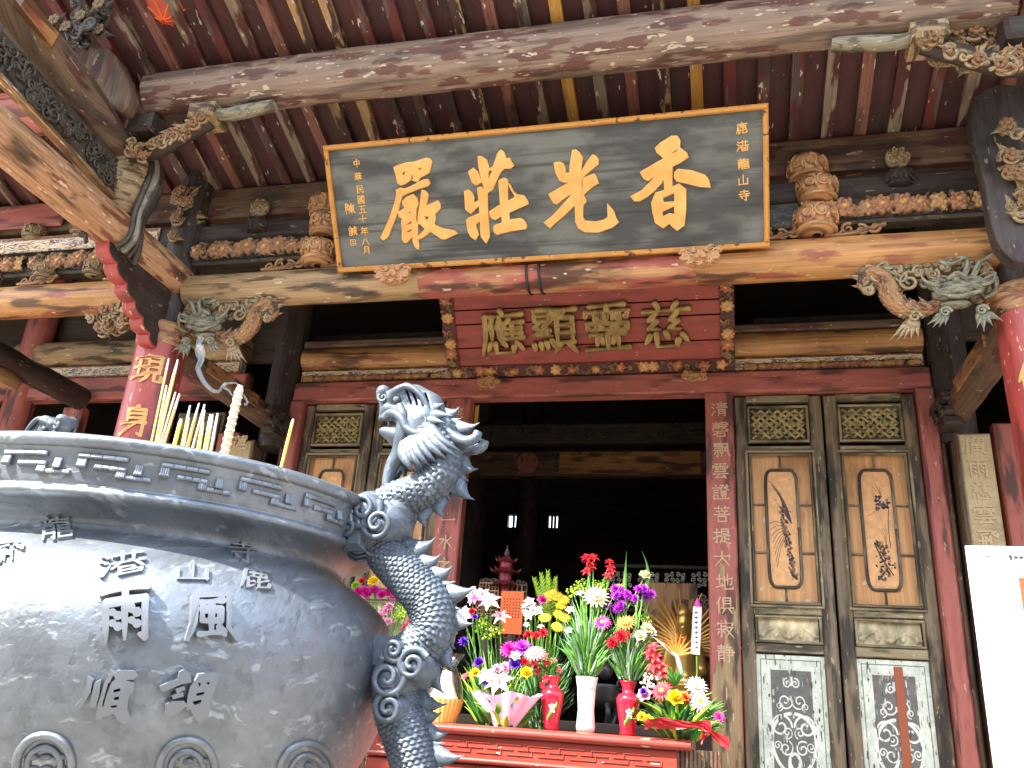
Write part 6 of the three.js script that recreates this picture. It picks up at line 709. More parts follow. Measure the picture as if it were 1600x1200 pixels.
// bouquet: base point, list of [kind, colour, crop x, crop y, radius, z]; stems run from the base to each head
function bouquet(label, base, heads, green, group, opt = {}) {
  const t = thing(opt.name ?? 'flower_bouquet', label, 'flowers', base, group); const stems = [];
  for (const [kind, c, x, y, r, z] of heads) { const p = opt.conv ? opt.conv(x, y, z) : F5(x, y, z), n = p.clone().sub(base).normalize().multiplyScalar(0.7).add(V(rr(-0.3, 0.3), 0.1 + rr(-0.2, 0.3), 0.95)); const e = EYE[kind]; head(t, kind, c, p, r, n, e && (kind !== 'gerbera' || c !== 'yellow' ? e : ['eye', 'orange'])); const l = p.clone().sub(base); stems.push(tube([V(rr(-0.02, 0.02), 0, rr(-0.02, 0.02)), l.clone().multiplyScalar(0.55).add(V(rr(-0.03, 0.03), 0.02, rr(-0.02, 0.02))), l.clone().addScaledVector(n, -r * 0.2)], 0.0032, 5, 8)); }
  if (stems.length) part(t, 'stems', merge(stems), FC.stem);
  const [n, spread, h, w, cols] = green; for (const cc of cols) { const ls = []; for (let i = 0; i < n * 1.8; i++) { const a = rnd() * 6.28, s = Math.sqrt(rnd()) * spread, hh = h * rr(0.45, 1), st = V(Math.cos(a) * s * 0.3, hh * rr(0.0, 0.5), Math.sin(a) * s * 0.3), d = V(Math.cos(a) * s, hh * rr(0.5, 1), Math.sin(a) * s * 0.7); ls.push(blade(st, st.clone().add(d.multiplyScalar(0.62)), w * rr(0.6, 1.3), 0.003, V(rr(-0.03, 0.03), rr(0, 0.04), rr(-0.02, 0.03)), 4)); } part(t, 'leaves', merge(ls), FC[cc], null, 'stuff'); }
  return t;
}
// flat cloth strip with slow twists
function strip(pts, w) { const cv = new THREE.CatmullRomCurve3(pts), N = 30, pos = [], idx = []; for (let i = 0; i <= N; i++) { const t = i / N, c = cv.getPointAt(t), a = 0.5 * Math.sin(t * 11) + 0.3, ww = w * (0.7 + 0.3 * Math.sin(t * 7 + 1)); for (let k = -2; k <= 2; k++) { const q = k / 2; pos.push(c.x, c.y + q * ww * Math.cos(a), c.z + q * ww * Math.sin(a) + 0.006 * Math.sin(k * 2.2 + t * 20)); } } for (let i = 0; i < N; i++) for (let k = 0; k < 4; k++) { const a = i * 5 + k; idx.push(a, a + 5, a + 1, a + 1, a + 5, a + 6); } const g = new THREE.BufferGeometry(); g.setAttribute('position', new THREE.Float32BufferAttribute(pos, 3)); g.setIndex(idx); g.computeVertexNormals(); return g; }
const onT = (px, z) => { const p = P(px, 1130, z); return V(p.x, TY + 0.001, z); };
function vase(px, z, h, prof, m, label, m2) { const b = onT(px, z), t = thing('vase', label, 'vase', b); part(t, 'body', lathe(prof.map(([r, y]) => [r, y * h]), 28), m); if (m2) m2(t, h); return b.clone().add(V(0, h, 0)); }
const RP = [[0.001, 0], [0.034, 0], [0.04, 0.03], [0.036, 0.08], [0.055, 0.55], [0.058, 0.66], [0.048, 0.74], [0.03, 0.78], [0.028, 0.86], [0.04, 0.98], [0.043, 1], [0.036, 1], [0.024, 0.88], [0.001, 0.86]];
const redGlaze = std({ color: new THREE.Color().setRGB(0.5, 0.012, 0.03), roughness: 0.18 }), crest = (t, h) => { const ps = []; for (let k = 0; k < 9; k++) ps.push(at(ball(0, 0, 0, 0.006, 1, 1.2, 0.5, 7), Math.sin(0.5) * 0.0 + (k % 3 - 1) * 0.009 + 0.012 + 0.004 * Math.sin(k * 5), h * 0.34 + Math.floor(k / 3) * 0.014 + 0.004 * Math.sin(k * 3), 0.049)); part(t, 'painted_flowers', merge(ps), FC.cream); const l = []; for (let k = 0; k < 6; k++) l.push(at(ball(0, 0, 0, 0.009, 0.6, 1.6, 0.4, 7), 0.012 + (k - 2.5) * 0.008, h * 0.22 + k * 0.012, 0.049)); part(t, 'painted_leaves', merge(l), FC.green); };
const m1 = vase(861, 1.55, 0.25, RP, redGlaze, 'red porcelain vase holding small red orchids, beside the pink wrapped bouquet', crest);
const celadon = std({ ...mkTex(64, 256, 0.4, 0.3, (u, v) => { const b = fb(u * 4, v * 6, 4, 6, 1601, 3), c = lerp3(hex('#dfe6dc'), hex('#7fb5a0'), sstep(0.45, 0.7, b)); return [...c, 0.5]; }), roughness: 0.2 });
const m2 = vase(915, 1.55, 0.255, [[0.001, 0], [0.044, 0], [0.046, 0.1], [0.04, 0.4], [0.046, 0.8], [0.056, 1], [0.05, 1], [0.036, 0.6], [0.001, 0.55]], celadon, 'tall pale celadon vase between the two red vases');
const m3 = vase(981, 1.55, 0.245, RP, redGlaze, 'red porcelain vase holding purple flowers and carnations, right of the celadon vase', crest);
reseed(141);
bouquet('small red orchid blossoms in the left red vase', m1, [...Array(22)].map((_, i) => ['tiny', 'red', rr(555, 690), rr(600, 740), 0.022, 1.55 + rr(-0.04, 0.06)]), [8, 0.08, 0.1, 0.012, ['green']]);
bouquet('tall gladioli, white mum and goldenrod standing in the celadon vase', m2, [['mum', 'cream', 865, 322, 0.062, 1.58], ['gerbera', 'magenta', 895, 440, 0.042, 1.62], ['rose', 'cream', 1100, 215, 0.035, 1.5], ...[[835, 150], [850, 130], [820, 130], [840, 175], [825, 195]].map(([x, y]) => ['lily', 'red', x, y, 0.034, 1.5]), ...[[935, 175], [930, 150], [940, 195], [922, 215]].map(([x, y]) => ['lily', 'red', x, y, 0.026, 1.5]), ...[[800, 260], [780, 285], [815, 285], [890, 270], [905, 285], [870, 260], [760, 300]].map(([x, y]) => ['filler', 'lime', x, y, 0.035, 1.48]), ...[[740, 380], [790, 300], [735, 480]].map(([x, y]) => ['tiny', 'pale', x, y, 0.025, 1.55])], [46, 0.2, 0.42, 0.007, ['stem', 'green', 'grey']]);
{ const t = thing('flower_spear', 'two green gladiolus bud spears rising above the purple flowers', 'flowers', m2); part(t, 'spear', blade(F5(1000, 330, 1.5).sub(m2), F5(1012, 95, 1.5).sub(m2), 0.014, 0.008), FC.stem); part(t, 'spear', blade(F5(1100, 300, 1.5).sub(m2), F5(1085, 95, 1.5).sub(m2), 0.014, 0.008, V(0.05, 0, 0)), FC.stem); part(t, 'stalk', tube([V(0, -0.05, 0), F5(960, 500, 1.52).sub(m2), F5(1000, 330, 1.5).sub(m2)], 0.004, 5), FC.stem); part(t, 'stalk', tube([V(0, -0.05, 0), F5(1000, 500, 1.52).sub(m2), F5(1100, 300, 1.5).sub(m2)], 0.004, 5), FC.stem); }
bouquet('purple statice, orange gerbera and red carnations in the right red vase', m3, [...Array(16)].map((_, i) => ['carn', 'violet', rr(950, 1130), rr(275, 330), 0.028, 1.5 + rr(0, 0.06)]).concat([...Array(5)].map(() => ['carn', 'violet', rr(925, 1000), rr(345, 385), 0.026, 1.55])).concat([['gerbera', 'orange', 1010, 440, 0.045, 1.6], ['mum', 'gold', 975, 282, 0.034, 1.5], ['rose', 'cream', 1110, 470, 0.036, 1.58], ['rose', 'cream', 1078, 505, 0.034, 1.6], ['rose', 'white', 1130, 490, 0.03, 1.56], ['carn', 'red', 985, 510, 0.038, 1.62], ['carn', 'red', 945, 540, 0.034, 1.62], ['carn', 'red', 1010, 505, 0.03, 1.62], ['filler', 'lime', 1100, 420, 0.03, 1.5]]), [34, 0.16, 0.36, 0.006, ['stem', 'grey', 'green']]);
{ const b = onT(845, 1.35); bouquet('yellow mums, white freesias and red carnations standing behind the left red vase', b, [['tiny', 'white', 545, 340, 0.034, 1.4], ['tiny', 'white', 590, 385, 0.034, 1.4], ['tiny', 'white', 545, 410, 0.032, 1.42], ['tiny', 'white', 560, 370, 0.03, 1.4], ['rose', 'hot', 610, 332, 0.034, 1.42], ...[[640, 312], [680, 312], [700, 355], [690, 400], [620, 415], [715, 415], [680, 460], [655, 300], [710, 330]].map(([x, y]) => ['gerbera', y < 330 ? 'gold' : 'yellow', x, y, 0.032, 1.42]), ['carn', 'red', 540, 500, 0.028, 1.44], ['carn', 'red', 610, 490, 0.028, 1.44], ['carn', 'red', 580, 505, 0.026, 1.46], ...[...Array(10)].map(() => ['tiny', 'white', rr(520, 600), rr(330, 470), 0.02, 1.4])], [60, 0.2, 0.5, 0.007, ['green', 'dkgreen', 'grey']]);
  const f = thing('fern_frond', 'bright yellow-green fern standing above the yellow mums', 'fern', b), ps = []; const top = F5(625, 185, 1.32).sub(b), mid = F5(640, 420, 1.32).sub(b); for (const off of [-0.07, -0.03, 0.01, 0.06]) { const tp = top.clone().add(V(off, -Math.abs(off) * 0.7, 0)); ps.push(tube([V(0, 0, 0), mid, tp], 0.003, 5, 14)); for (let k = 0; k < 14; k++) { const q = 0.05 + k / 14 * 0.95, c = mid.clone().lerp(tp, q); for (const s of [-1, 1]) ps.push(blade(c, c.clone().add(V(s * 0.05 * (1.15 - q), 0.028, rr(-0.01, 0.02))), 0.008, 0.003)); } } part(f, 'frond', merge(ps), FC.lime); }
{ const b = onT(765, 1.4); bouquet('bouquet of white and pink lilies with green filler beside the dragon fins', b, [['lily', 'pale', 270, 310, 0.062, 1.45], ['lily', 'pale', 355, 345, 0.06, 1.45], ['lily', 'hot', 285, 325, 0.04, 1.5], ['lily', 'pale', 235, 400, 0.05, 1.47], ['lily', 'pink', 230, 420, 0.04, 1.5], ['lily', 'pale', 405, 415, 0.05, 1.42], ['lily', 'white', 320, 310, 0.05, 1.4], ['rose', 'red', 270, 388, 0.026, 1.5], ['rose', 'purple', 285, 415, 0.02, 1.52], ['carn', 'purple', 230, 535, 0.032, 1.5], ...[[330, 430], [350, 470], [310, 460], [380, 480], [340, 500]].map(([x, y]) => ['filler', 'lime', x, y, 0.04, 1.42])], [40, 0.2, 0.4, 0.012, ['green', 'dkgreen', 'lime']]); }
{ const b = onT(790, 1.58); const t = bouquet('pink wrapped bouquet of purple roses, gerberas and a pink lily', b, [['rose', 'purple', 305, 635, 0.036, 1.6], ['rose', 'purple', 475, 645, 0.038, 1.62], ['rose', 'purple', 350, 735, 0.034, 1.64], ['mum', 'magenta', 450, 572, 0.045, 1.58], ['mum', 'violet', 510, 562, 0.045, 1.56], ['gerbera', 'pink', 570, 588, 0.05, 1.6], ['rose', 'white', 478, 602, 0.03, 1.62], ['rose', 'yellow', 285, 682, 0.03, 1.62], ['rose', 'yellow', 530, 682, 0.036, 1.62], ['rose', 'yellow', 482, 805, 0.026, 1.66], ['lily', 'pink', 405, 735, 0.07, 1.66], ['lily', 'pale', 340, 700, 0.05, 1.63], ['carn', 'pink', 430, 660, 0.034, 1.62], ['carn', 'pink', 390, 665, 0.03, 1.6], ['carn', 'red', 520, 630, 0.028, 1.6], ['tiny', 'red', 235, 700, 0.024, 1.6]], [22, 0.2, 0.2, 0.022, ['green', 'lime']]);
  const wrap = std({ color: new THREE.Color().setRGB(0.78, 0.5, 0.66), roughness: 0.45, side: THREE.DoubleSide }); for (const [a0, a1, tilt, R] of [[-1.7, -0.3, 0.5, 0.16], [-0.4, 0.8, 0.35, 0.15], [0.6, 1.9, 0.55, 0.17], [1.8, 4.6, 0.45, 0.14]]) { const g = new THREE.CylinderGeometry(R, 0.05, 0.15, 26, 5, true, a0, a1 - a0), p = g.attributes.position; for (let k = 0; k < p.count; k++) { const y = p.getY(k) / 0.15 + 0.5, an = Math.atan2(p.getX(k), p.getZ(k)), w = 1 + 0.13 * y * Math.sin(an * 9 + a0 * 3); p.setXYZ(k, p.getX(k) * w, p.getY(k) * (1 + 0.15 * Math.sin(an * 5)), p.getZ(k) * w * 0.7); } g.computeVertexNormals(); part(t, 'wrapping_paper', at(g, 0, 0.075, 0.02), wrap); } }
{ const b = onT(1062, 1.6); const t = bouquet('low bouquet of roses, gerberas and bird-of-paradise tied with red ribbon', b, [['rose', 'pink', 1100, 790, 0.04, 1.66], ['rose', 'purple', 1095, 772, 0.022, 1.68], ['gerbera', 'red', 1182, 768, 0.048, 1.66], ['rose', 'yellow', 1245, 805, 0.046, 1.68], ['gerbera', 'pink', 1365, 820, 0.05, 1.66], ['mum', 'white', 1345, 750, 0.05, 1.6], ['rose', 'yellow', 1085, 892, 0.024, 1.7], ['rose', 'yellow', 1118, 905, 0.024, 1.7], ['rose', 'orange', 1295, 800, 0.024, 1.68], ['carn', 'hot', 1455, 900, 0.03, 1.66], ...[[1140, 560], [1125, 590], [1150, 610], [1165, 640], [1140, 655], [1180, 665], [1185, 690]].map(([x, y]) => ['lily', 'red', x, y, 0.034, 1.6]), ['filler', 'white', 1125, 720, 0.04, 1.6], ['filler', 'white', 1360, 740, 0.03, 1.58]], [44, 0.26, 0.22, 0.018, ['green', 'lime', 'dkgreen']]);
  const bird = []; const c = F5(1255, 600, 1.62).sub(b); for (let k = 0; k < 9; k++) { const a = -0.9 + k * 0.28; bird.push(blade(c, c.clone().add(V(Math.sin(a) * 0.1, Math.cos(a) * 0.11, 0.02)), 0.01, 0.004)); } part(t, 'bird_of_paradise', merge(bird), FC.orange); const bk = []; bk.push(blade(c, F5(1130, 500, 1.62).sub(b), 0.016, 0.01), blade(c, F5(1300, 760, 1.62).sub(b), 0.014, 0.01)); part(t, 'bird_beak', merge(bk), FC.grey); const crown = []; for (let k = 0; k < 22; k++) { const a = k / 22 * 6.28, d0 = F5(1245, 740, 1.62).sub(b); crown.push(blade(d0, d0.clone().add(V(Math.cos(a) * 0.05, 0.07 + 0.02 * Math.sin(k * 3), Math.sin(a) * 0.05)), 0.01, 0.003)); } part(t, 'leaf_crown', merge(crown), FC.green);
  const rb = std({ color: new THREE.Color().setRGB(0.42, 0.004, 0.012), roughness: 0.4, side: THREE.DoubleSide }); for (const l of [[[1150, 925], [1260, 935], [1380, 940], [1440, 985], [1505, 1025]], [[1100, 930], [1180, 915], [1300, 925], [1420, 940]], [[1380, 945], [1400, 975], [1370, 1000]]]) part(t, 'ribbon', strip(l.map(([x, y]) => F5(x, y, 1.78).sub(b)), 0.024), rb); }
{ const cv = (x, y, z) => P(400 + x / 3.2, 825 + y / 3.2, z), b = onT(590, 1.4); const t = bouquet('clear wrapped bouquet with magenta blossoms behind the bronze dragon', b, [['rose', 'yellow', 590, 272, 0.042, 1.4], ['carn', 'lime', 500, 290, 0.03, 1.4], ['carn', 'red', 530, 268, 0.026, 1.38], ...[...Array(18)].map((_, i) => ['carn', i % 3 ? 'magenta' : 'hot', rr(500, 720), rr(315, 350), 0.034, 1.4]), ...[...Array(10)].map(() => ['carn', 'pink', rr(480, 680), rr(370, 480), 0.032, 1.42]), ...[...Array(6)].map(() => ['filler', 'lime', rr(700, 760), rr(380, 450), 0.03, 1.4]), ...[...Array(5)].map(() => ['carn', 'red', rr(730, 790), rr(460, 510), 0.026, 1.44])], [30, 0.2, 0.35, 0.012, ['green', 'dkgreen']], null, { conv: cv });
  const w = new THREE.MeshPhysicalMaterial({ color: 0xffffff, transmission: 1, thickness: 0, roughness: 0.12, side: THREE.DoubleSide }); const g = new THREE.CylinderGeometry(0.26, 0.05, 0.42, 40, 6, true, -1.5, 3), p = g.attributes.position; for (let k = 0; k < p.count; k++) { const an = Math.atan2(p.getX(k), p.getZ(k)), s = 1 + 0.05 * Math.sin(an * 17); p.setXYZ(k, p.getX(k) * s, p.getY(k), p.getZ(k) * s * 0.7); } g.computeVertexNormals(); part(t, 'clear_wrapping', at(g, -0.02, 0.28, 0.02), w); }
{ const b = onT(690, 1.58), t = thing('offering_basket', 'golden pleated basket with a wrapped cream gift beside the dragon tail', 'basket', b), g = new THREE.CylinderGeometry(0.1, 0.07, 0.11, 72, 1, true), p = g.attributes.position; for (let k = 0; k < p.count; k++) { const an = Math.atan2(p.getX(k), p.getZ(k)), s = 1 + 0.05 * Math.sin(an * 24); p.setXYZ(k, p.getX(k) * s, p.getY(k), p.getZ(k) * s); } g.computeVertexNormals(); part(t, 'pleated_bowl', at(g, 0, 0.056, 0), std({ color: new THREE.Color().setRGB(0.75, 0.5, 0.12), roughness: 0.35, metalness: 0.3, side: THREE.DoubleSide })); part(t, 'wrapped_gift', at(lathe([[0.08, 0.06], [0.07, 0.12], [0.04, 0.19], [0.03, 0.24], [0.001, 0.25]], 20), 0, 0, 0), col('#eadfbc')); part(t, 'cellophane', at(lathe([[0.1, 0.1], [0.09, 0.18], [0.05, 0.27], [0.09, 0.33]], 20), 0, 0, 0), new THREE.MeshPhysicalMaterial({ color: 0xffffff, transmission: 1, thickness: 0, roughness: 0.1, side: THREE.DoubleSide })); }
// ---------------------------------------------------------------- altar things behind the flowers
reseed(151);
{ // altar table inside, black tripod censer, lamp, lattice boxes, orange notice, gilded statue
  const al = thing('inner_altar', 'dark altar table standing in the doorway behind the flowers', 'table', [0, 0.68, 0.3]); part(al, 'top', at(bx(1.62, 0.06, 0.7, 0.01), 0, 0.93, 0), M.soot); for (const x of [-0.72, 0.72]) for (const z of [-0.28, 0.28]) part(al, 'leg', at(bx(0.08, 0.9, 0.08, 0.01), x, 0.45, z), M.soot); part(al, 'apron', at(bx(1.5, 0.2, 0.03, 0.01), 0, 0.8, 0.3), M.dark);
  const AY = 1.641, onA = (px, z) => { const p = P(px, 1120, z); return V(p.x, AY, z); };
  const cz = thing('altar_censer', 'small black lion-footed censer between the celadon vase and the right red vase', 'censer', onA(943, 0.45)); part(cz, 'bowl', at(lathe([[0.001, 0.08], [0.07, 0.09], [0.1, 0.14], [0.09, 0.2], [0.1, 0.22], [0.085, 0.22], [0.001, 0.19]], 24), 0, 0, 0), M.iron); const cs = []; for (let k = 0; k < 3; k++) { const a = k * 2.09 + 0.4; cs.push(tube([V(Math.sin(a) * 0.07, 0.11, Math.cos(a) * 0.07), V(Math.sin(a) * 0.1, 0.06, Math.cos(a) * 0.1), V(Math.sin(a) * 0.08, 0, Math.cos(a) * 0.08)], 0.018, 8)); } for (const s of [-1, 1]) cs.push(scroll(s * 0.11, 0.22, 0.045, 1.3, s, 0, 0.012)); part(cz, 'legs_and_ears', merge(cs), M.iron); part(cz, 'lion_knob', at(ball(0, 0.3, 0, 0.05, 1, 1.1, 1, 12), 0, 0, 0), M.iron);
  const lp = thing('pagoda_lamp', 'small red pagoda lamp with three eaves on the altar', 'lamp', onA(775, 0.35)); const ly = P(775, 940, 0.35).y - AY; part(lp, 'stand', at(log(ly, 0.025, 'y', { wob: 0, seg: 12, n: 2 }), 0, ly / 2, 0), M.dark); const redm = std({ color: new THREE.Color().setRGB(0.12, 0.012, 0.016), roughness: 0.4 }); for (const [y, r] of [[0.03, 0.06], [0.12, 0.1], [0.21, 0.085], [0.28, 0.06]]) { const g = new THREE.CylinderGeometry(r * 0.45, r * 1.15, 0.035, 6, 1); part(lp, 'eave', at(g, 0, ly + y, 0), redm); for (let k = 0; k < 6; k++) { const a = k / 6 * 2 * PI + PI / 6; part(lp, 'eave_tip', blade(V(Math.sin(a) * r, ly + y - 0.012, Math.cos(a) * r), V(Math.sin(a) * r * 1.35, ly + y + 0.018, Math.cos(a) * r * 1.35), 0.008, 0.008), redm); } } part(lp, 'drum', at(new THREE.CylinderGeometry(0.045, 0.045, 0.27, 6), 0, ly + 0.14, 0), std({ color: new THREE.Color().setRGB(0.22, 0.012, 0.02), roughness: 0.4 })); part(lp, 'finial', at(lathe([[0.012, 0], [0.02, 0.02], [0.008, 0.05], [0.001, 0.08]], 10), 0, ly + 0.3, 0), M.dark);
  const lat = (px, py, w, h, z, label) => { const c = P(px, py, z), t = thing('lattice_screen', label, 'screen', [c.x, AY, z]); const cy = c.y - AY, ps = []; part(t, 'foot', at(bx(w * 0.5, cy - h / 2 + 0.02, 0.05, 0.01), 0, (cy - h / 2) / 2, -0.02), M.dark); for (let i = 0; i <= 6; i++) ps.push(at(bx(0.008, h, 0.014, 0.002), -w / 2 + i * w / 6, cy, 0)); for (let i = 0; i <= 8; i++) ps.push(at(bx(w, 0.008, 0.012, 0.002), 0, cy - h / 2 + i * h / 8, 0.002)); part(t, 'lattice', merge(ps), M.carveGold, null, 'stuff'); part(t, 'backing', at(bx(w, h, 0.01, 0.002), 0, cy, -0.02), M.soot); const tp = []; for (let k = 0; k < 5; k++) tp.push(scroll(-w / 2 + (k + 0.5) * w / 5, cy + h / 2 + 0.015, 0.018, 1.3, k % 2 ? 1 : -1, 0, 0.006)); part(t, 'crest', merge(tp), M.dark); return t; };
  lat(763, 935, 0.13, 0.2, 0.4, 'small gilded lattice screen beneath the pagoda lamp'); lat(798, 955, 0.2, 0.34, 0.36, 'dark gilded lattice frame behind the orange notice');
  const oc = P(799, 957, 0.46), on = thing('orange_notice', 'bright orange paper notice with small columns of writing', 'notice', [oc.x, AY, 0.46]); part(on, 'sheet', at(bx(0.15, 0.27, 0.004, 0.001), 0, oc.y - AY, 0), std({ color: new THREE.Color().setRGB(0.85, 0.16, 0.03), roughness: 0.6 })); part(on, 'stand', at(bx(0.04, oc.y - AY - 0.12, 0.02, 0.004), 0, (oc.y - AY - 0.12) / 2, -0.014), M.dark); const tx = []; reseed(153); for (let c = 0; c < 6; c++) for (let r = 0; r < 7; r++) { tx.push(at(bx(0.011, 0.003, 0.002, 0.0005), -0.05 + c * 0.02, oc.y - AY + 0.085 - r * 0.019, 0.0025), at(bx(0.003, 0.011, 0.002, 0.0005), -0.05 + c * 0.02 + rr(-0.003, 0.003), oc.y - AY + 0.085 - r * 0.019, 0.0028)); } part(on, 'writing', merge(tx), plain(0.15, 0.01, 0.01), null, 'stuff');
  // gilded many-armed statue
  const SZ = -0.7, sb = P(1076, 1110, SZ), st = thing('gilded_statue', 'gilded seated statue with a fan of many arms behind its head', 'statue', sb); const S = (px, py, dz = 0) => P(px, py, SZ).sub(sb).add(V(0, 0, dz)), gm = std({ color: new THREE.Color().setRGB(0.75, 0.42, 0.1), roughness: 0.32, metalness: 0.6 });
  const parts = [[S(1068, 968), S(1068, 984), 0.05, 0.056], [S(1068, 990), S(1068, 1010), 0.03, 0.04], [S(1068, 1020), S(1070, 1060), 0.1, 0.1], [S(1046, 1015), S(1038, 1050), 0.042, 0.036], [S(1090, 1015), S(1098, 1050), 0.042, 0.036], [S(1038, 1050), S(1064, 1066, 0.09), 0.034, 0.028], [S(1098, 1050), S(1074, 1066, 0.09), 0.034, 0.028], [S(1035, 1090, 0.03), S(1075, 1086, 0.11), 0.06, 0.055], [S(1106, 1090, 0.03), S(1066, 1086, 0.11), 0.06, 0.055], [S(1068, 1070), S(1070, 1090), 0.11, 0.12], [S(1068, 958), S(1068, 950), 0.035, 0.02], [S(1067.5, 978, 0.05), S(1067.5, 982, 0.058), 0.01, 0.014]];
  part(st, 'figure', nets([-0.3, -0.1, -0.2], [0.3, 0.8, 0.26], 0.011, (x, y, z) => { let d = 9; for (const [a, b, r0, r1] of parts) d = smin(d, cone([x, y, z], a, b, r0, r1), 0.02); return d; }), gm); const c0 = S(1068, 1010, -0.06); for (let k = 0; k < 30; k++) { const a = -1.95 + k / 29 * 3.9, R = 0.3 + 0.06 * (k % 3); part(st, 'arm', tube([c0, c0.clone().add(V(Math.sin(a) * R * 0.6, Math.cos(a) * R * 0.6 + 0.02, -0.01)), c0.clone().add(V(Math.sin(a) * R, Math.cos(a) * R, 0.02))], (q) => 0.016 - 0.007 * q, 6, 8), gm); } part(st, 'lotus_base', at(lathe([[0.001, -0.02], [0.28, -0.02], [0.24, 0.03], [0.27, 0.07], [0.001, 0.08]], 28), 0.0, -0.08, 0.02), gm); part(st, 'crown', at(lathe([[0.05, 0], [0.056, 0.03], [0.03, 0.07], [0.001, 0.09]], 16), S(1068, 962).x, S(1068, 962).y, 0), gm); part(st, 'halo_board', at(new THREE.CylinderGeometry(0.34, 0.34, 0.02, 40).rotateX(PI / 2), c0.x, c0.y + 0.02, -0.14), M.gold); part(st, 'pedestal', at(bx(0.6, sb.y - 0.78, 0.5, 0.02), 0, -0.1 - (sb.y - 0.78) / 2, 0), M.soot);
  const gp = thing('gold_screen', 'plain gold-coloured panel beside the gilded statue', 'screen', [P(1035, 1000, -0.95).x, 0.68, -0.95]); part(gp, 'panel', at(bx(0.42, 0.75, 0.03, 0.006), 0.06, P(1040, 1000, -0.95).y - 0.62, 0), M.gold); part(gp, 'foot', at(bx(0.3, 1.1, 0.05, 0.01), 0.06, 0.55, -0.03), M.soot);
  const rc = P(1088, 985, 1.3), rbn = thing('ribbon_banner', 'slender white and pink paper banner standing among the flowers', 'banner', [onT(1085, 1.3).x, TY, 1.3]); part(rbn, 'paper', at(bx(0.045, 0.24, 0.004, 0.001), rc.x - rbn.position.x, rc.y - TY, 0, 0, 0, -0.06), col('#efd6dc')); part(rbn, 'tip', at(new THREE.ConeGeometry(0.022, 0.05, 4).scale(1, 1, 0.15), rc.x - rbn.position.x + 0.008, rc.y - TY + 0.145, 0), FC.hot); part(rbn, 'cane', at(log(rc.y - TY, 0.004, 'y', { wob: 0, seg: 8, n: 2 }), rc.x - rbn.position.x, (rc.y - TY) / 2 - 0.0, -0.008), FC.stem); const wr = []; for (let k = 0; k < 8; k++) wr.push(at(bx(0.018, 0.004, 0.002, 0.0005), rc.x - rbn.position.x, rc.y - TY + 0.09 - k * 0.025, 0.003), at(bx(0.004, 0.014, 0.002, 0.0005), rc.x - rbn.position.x, rc.y - TY + 0.09 - k * 0.025, 0.0033)); part(rbn, 'writing', merge(wr), FC.dkgreen, null, 'stuff');
  // hall fittings: beam with roundel, posts, pierced valance, far windows
  const bz = -2.2, y0 = P(860, 746, bz).y, y1 = P(860, 707, bz).y, ib = thing('inner_hall_beam', 'smoky brown beam with a faded roundel inside the dark hall', 'beam', [-0.1, (y0 + y1) / 2, bz]); part(ib, 'timber', bx(4.6, y1 - y0, 0.14, 0.02), M.brown); const rp = P(824, 724, bz + 0.08); part(ib, 'roundel', at(new THREE.CylinderGeometry((y1 - y0) * 0.42, (y1 - y0) * 0.42, 0.012, 36).rotateX(PI / 2), rp.x + 0.1, 0, 0.074), M.red); { const a = P(876, 724, bz), b = P(1095, 722, bz); part(ib, 'painted_panel', at(bx(b.x - a.x, (y1 - y0) * 0.86, 0.012, 0.004), (a.x + b.x) / 2 + 0.1, 0, 0.074), M.gold); }
  const ub = thing('inner_hall_beam', 'upper carved sooty beam high in the dark hall', 'beam', [-0.1, P(900, 675, bz).y, bz - 0.1]); part(ub, 'timber', bx(4.8, 0.22, 0.14, 0.02), M.soot); const us = []; for (let k = 0; k < 30; k++) us.push(scroll(-2.1 + k * 0.145, rr(-0.05, 0.05), 0.05, 1.5, k % 2 ? 1 : -1, k, 0.014, 0.08)); part(ub, 'scrollwork', merge(us), M.carveDark, null, 'stuff');
  for (const [px, pz, label] of [[822, -3.4, 'grey round post inside the hall behind the lamp'], [738, -2.8, 'slim dark post inside the hall near the left jamb']]) { const c = P(px, 850, pz), t = thing('hall_post', label, 'post', [c.x, 0.68, pz]); part(t, 'timber', at(log(4.6, 0.13, 'y', { s: 20 }), 0, 2.3, 0), M.dark); }
  const vz = -1.3, vl = thing('pierced_valance', 'pale pierced valance hanging inside the hall above the statue', 'valance', P(1040, 945, vz)); { const ps = [], qs = []; const V2 = (px, py) => P(px, py, vz).sub(vl.position); for (let k = 0; k < 26; k++) { const c = V2(975 + k * 5.2, 934 + (k % 2) * 8); ps.push(scroll(c.x, c.y, 0.028, 1.4, k % 2 ? 1 : -1, k, 0.007)); } for (const px of [972, 1015, 1056, 1098]) for (let i = 0; i < 12; i++) { const c = V2(px - 14 + (i % 4) * 8.5, 898 + Math.floor(i / 4) * 8); qs.push(scroll(c.x, c.y, 0.02, 1.3, i % 2 ? 1 : -1, i, 0.006)); } part(vl, 'lower_scrolls', merge(ps), col('#cfc8b6'), null, 'stuff'); part(vl, 'upper_panels', merge(qs), col('#cfc8b6'), null, 'stuff'); const a = V2(955, 948), b = V2(1115, 948); part(vl, 'rail', at(bx(b.x - a.x, 0.03, 0.03, 0.004), (a.x + b.x) / 2, a.y - 0.02, 0), M.dark); part(vl, 'rail', at(bx(b.x - a.x, 0.03, 0.03, 0.004), (a.x + b.x) / 2, V2(1040, 886).y, 0), M.dark); }
}
{ const a = P(746, 632, -0.06), t = thing('hanging_paper', 'narrow yellow paper strip hanging inside the top of the doorway', 'paper', [a.x, 3.905, -0.06]); part(t, 'strip', at(bx(0.03, 0.16, 0.003, 0.0005), 0, -0.08, 0), plain(0.75, 0.5, 0.06)); part(t, 'pin', at(ball(0, 0, 0.004, 0.006), 0, -0.008, 0), M.iron); }
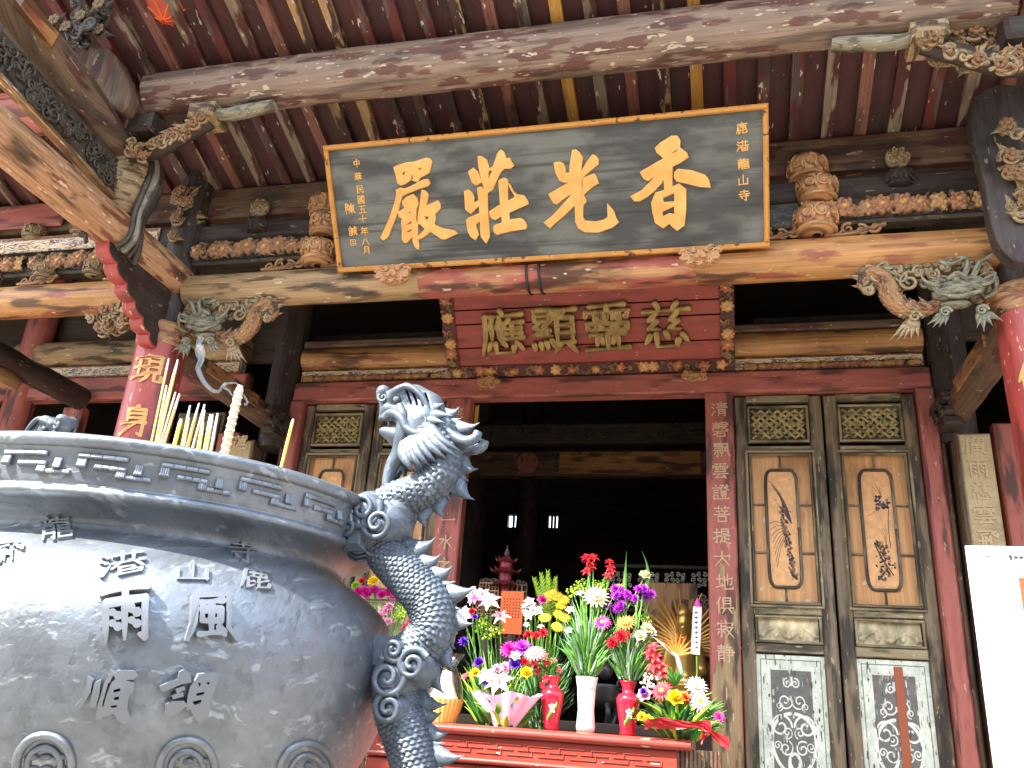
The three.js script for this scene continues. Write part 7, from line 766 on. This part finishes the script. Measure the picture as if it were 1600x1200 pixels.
// ---------------------------------------------------------------- notice board on the right, lantern overhead
{
  const z = 2.0, a = P(1508, 853, z), t = thing('notice_board', 'white notice board with faint print standing at the right column', 'notice board', [a.x + 0.55, 0.56, z]), w = 1.1, top = a.y - 0.56, h = 1.5; part(t, 'panel', at(bx(w, h, 0.02, 0.004), 0, top - h / 2, 0), plain(0.86, 0.86, 0.84, { roughness: 0.35 })); for (const s of [-1, 1]) part(t, 'leg', at(bx(0.05, top - 0.1, 0.04, 0.008), s * 0.4, (top - 0.1) / 2, -0.035), M.iron);
  part(t, 'printed_line', at(bx(w - 0.08, 0.004, 0.002, 0.0005), 0.03, top - 0.045, 0.011), plain(0.05, 0.05, 0.05)); const wr = []; const c = P(1590, 872, z); for (let k = 0; k < 7; k++) wr.push(at(bx(0.012, 0.014 + 0.008 * (k % 3 === 0), 0.002, 0.0005), c.x - t.position.x - 0.03 + k * 0.02, c.y - 0.56, 0.011)); part(t, 'printed_heading', merge(wr), plain(0.05, 0.05, 0.05), null, 'stuff'); const o = P(1600, 930, z); part(t, 'orange_picture', at(bx(0.2, 0.14, 0.002, 0.0005), o.x - t.position.x + 0.085, o.y - 0.56, 0.011), plain(0.3, 0.055, 0.012));
}
{
  const tip = P(254, 36, 2.75), t = thing('hanging_lantern', 'tip of a red ribbed lantern hanging below the rafters', 'lantern', tip), lm = new THREE.MeshPhysicalMaterial({ color: new THREE.Color().setRGB(0.75, 0.12, 0.07), roughness: 0.7, transmission: 0.35, thickness: 0, side: THREE.DoubleSide }); const pr = [[0.004, 0.02], [0.05, 0.045], [0.12, 0.08], [0.17, 0.12], [0.18, 0.2], [0.14, 0.28], [0.06, 0.31]]; part(t, 'paper_shade', new THREE.LatheGeometry(pr.map((p) => new THREE.Vector2(...p)), 8), lm); for (let k = 0; k < 8; k++) { const a = k / 8 * 2 * PI; part(t, 'rib', tube(pr.map(([r, y]) => V(Math.sin(a) * (r + 0.003), y, Math.cos(a) * (r + 0.003))), 0.005, 5, 14), FC.orange); } part(t, 'tassel', tube([V(0, 0.03, 0), V(0, 0, 0)], (q) => 0.006 * (1 - q * 0.5), 6, 2), FC.red); part(t, 'cord', tube([V(0, 0.3, 0), V(0, 0.36, 0)], 0.004, 5, 2), M.dark);
}
scene.traverse((o) => { if (o.isMesh) { o.castShadow = true; o.receiveShadow = true; } });
renderer.render(scene, camera);
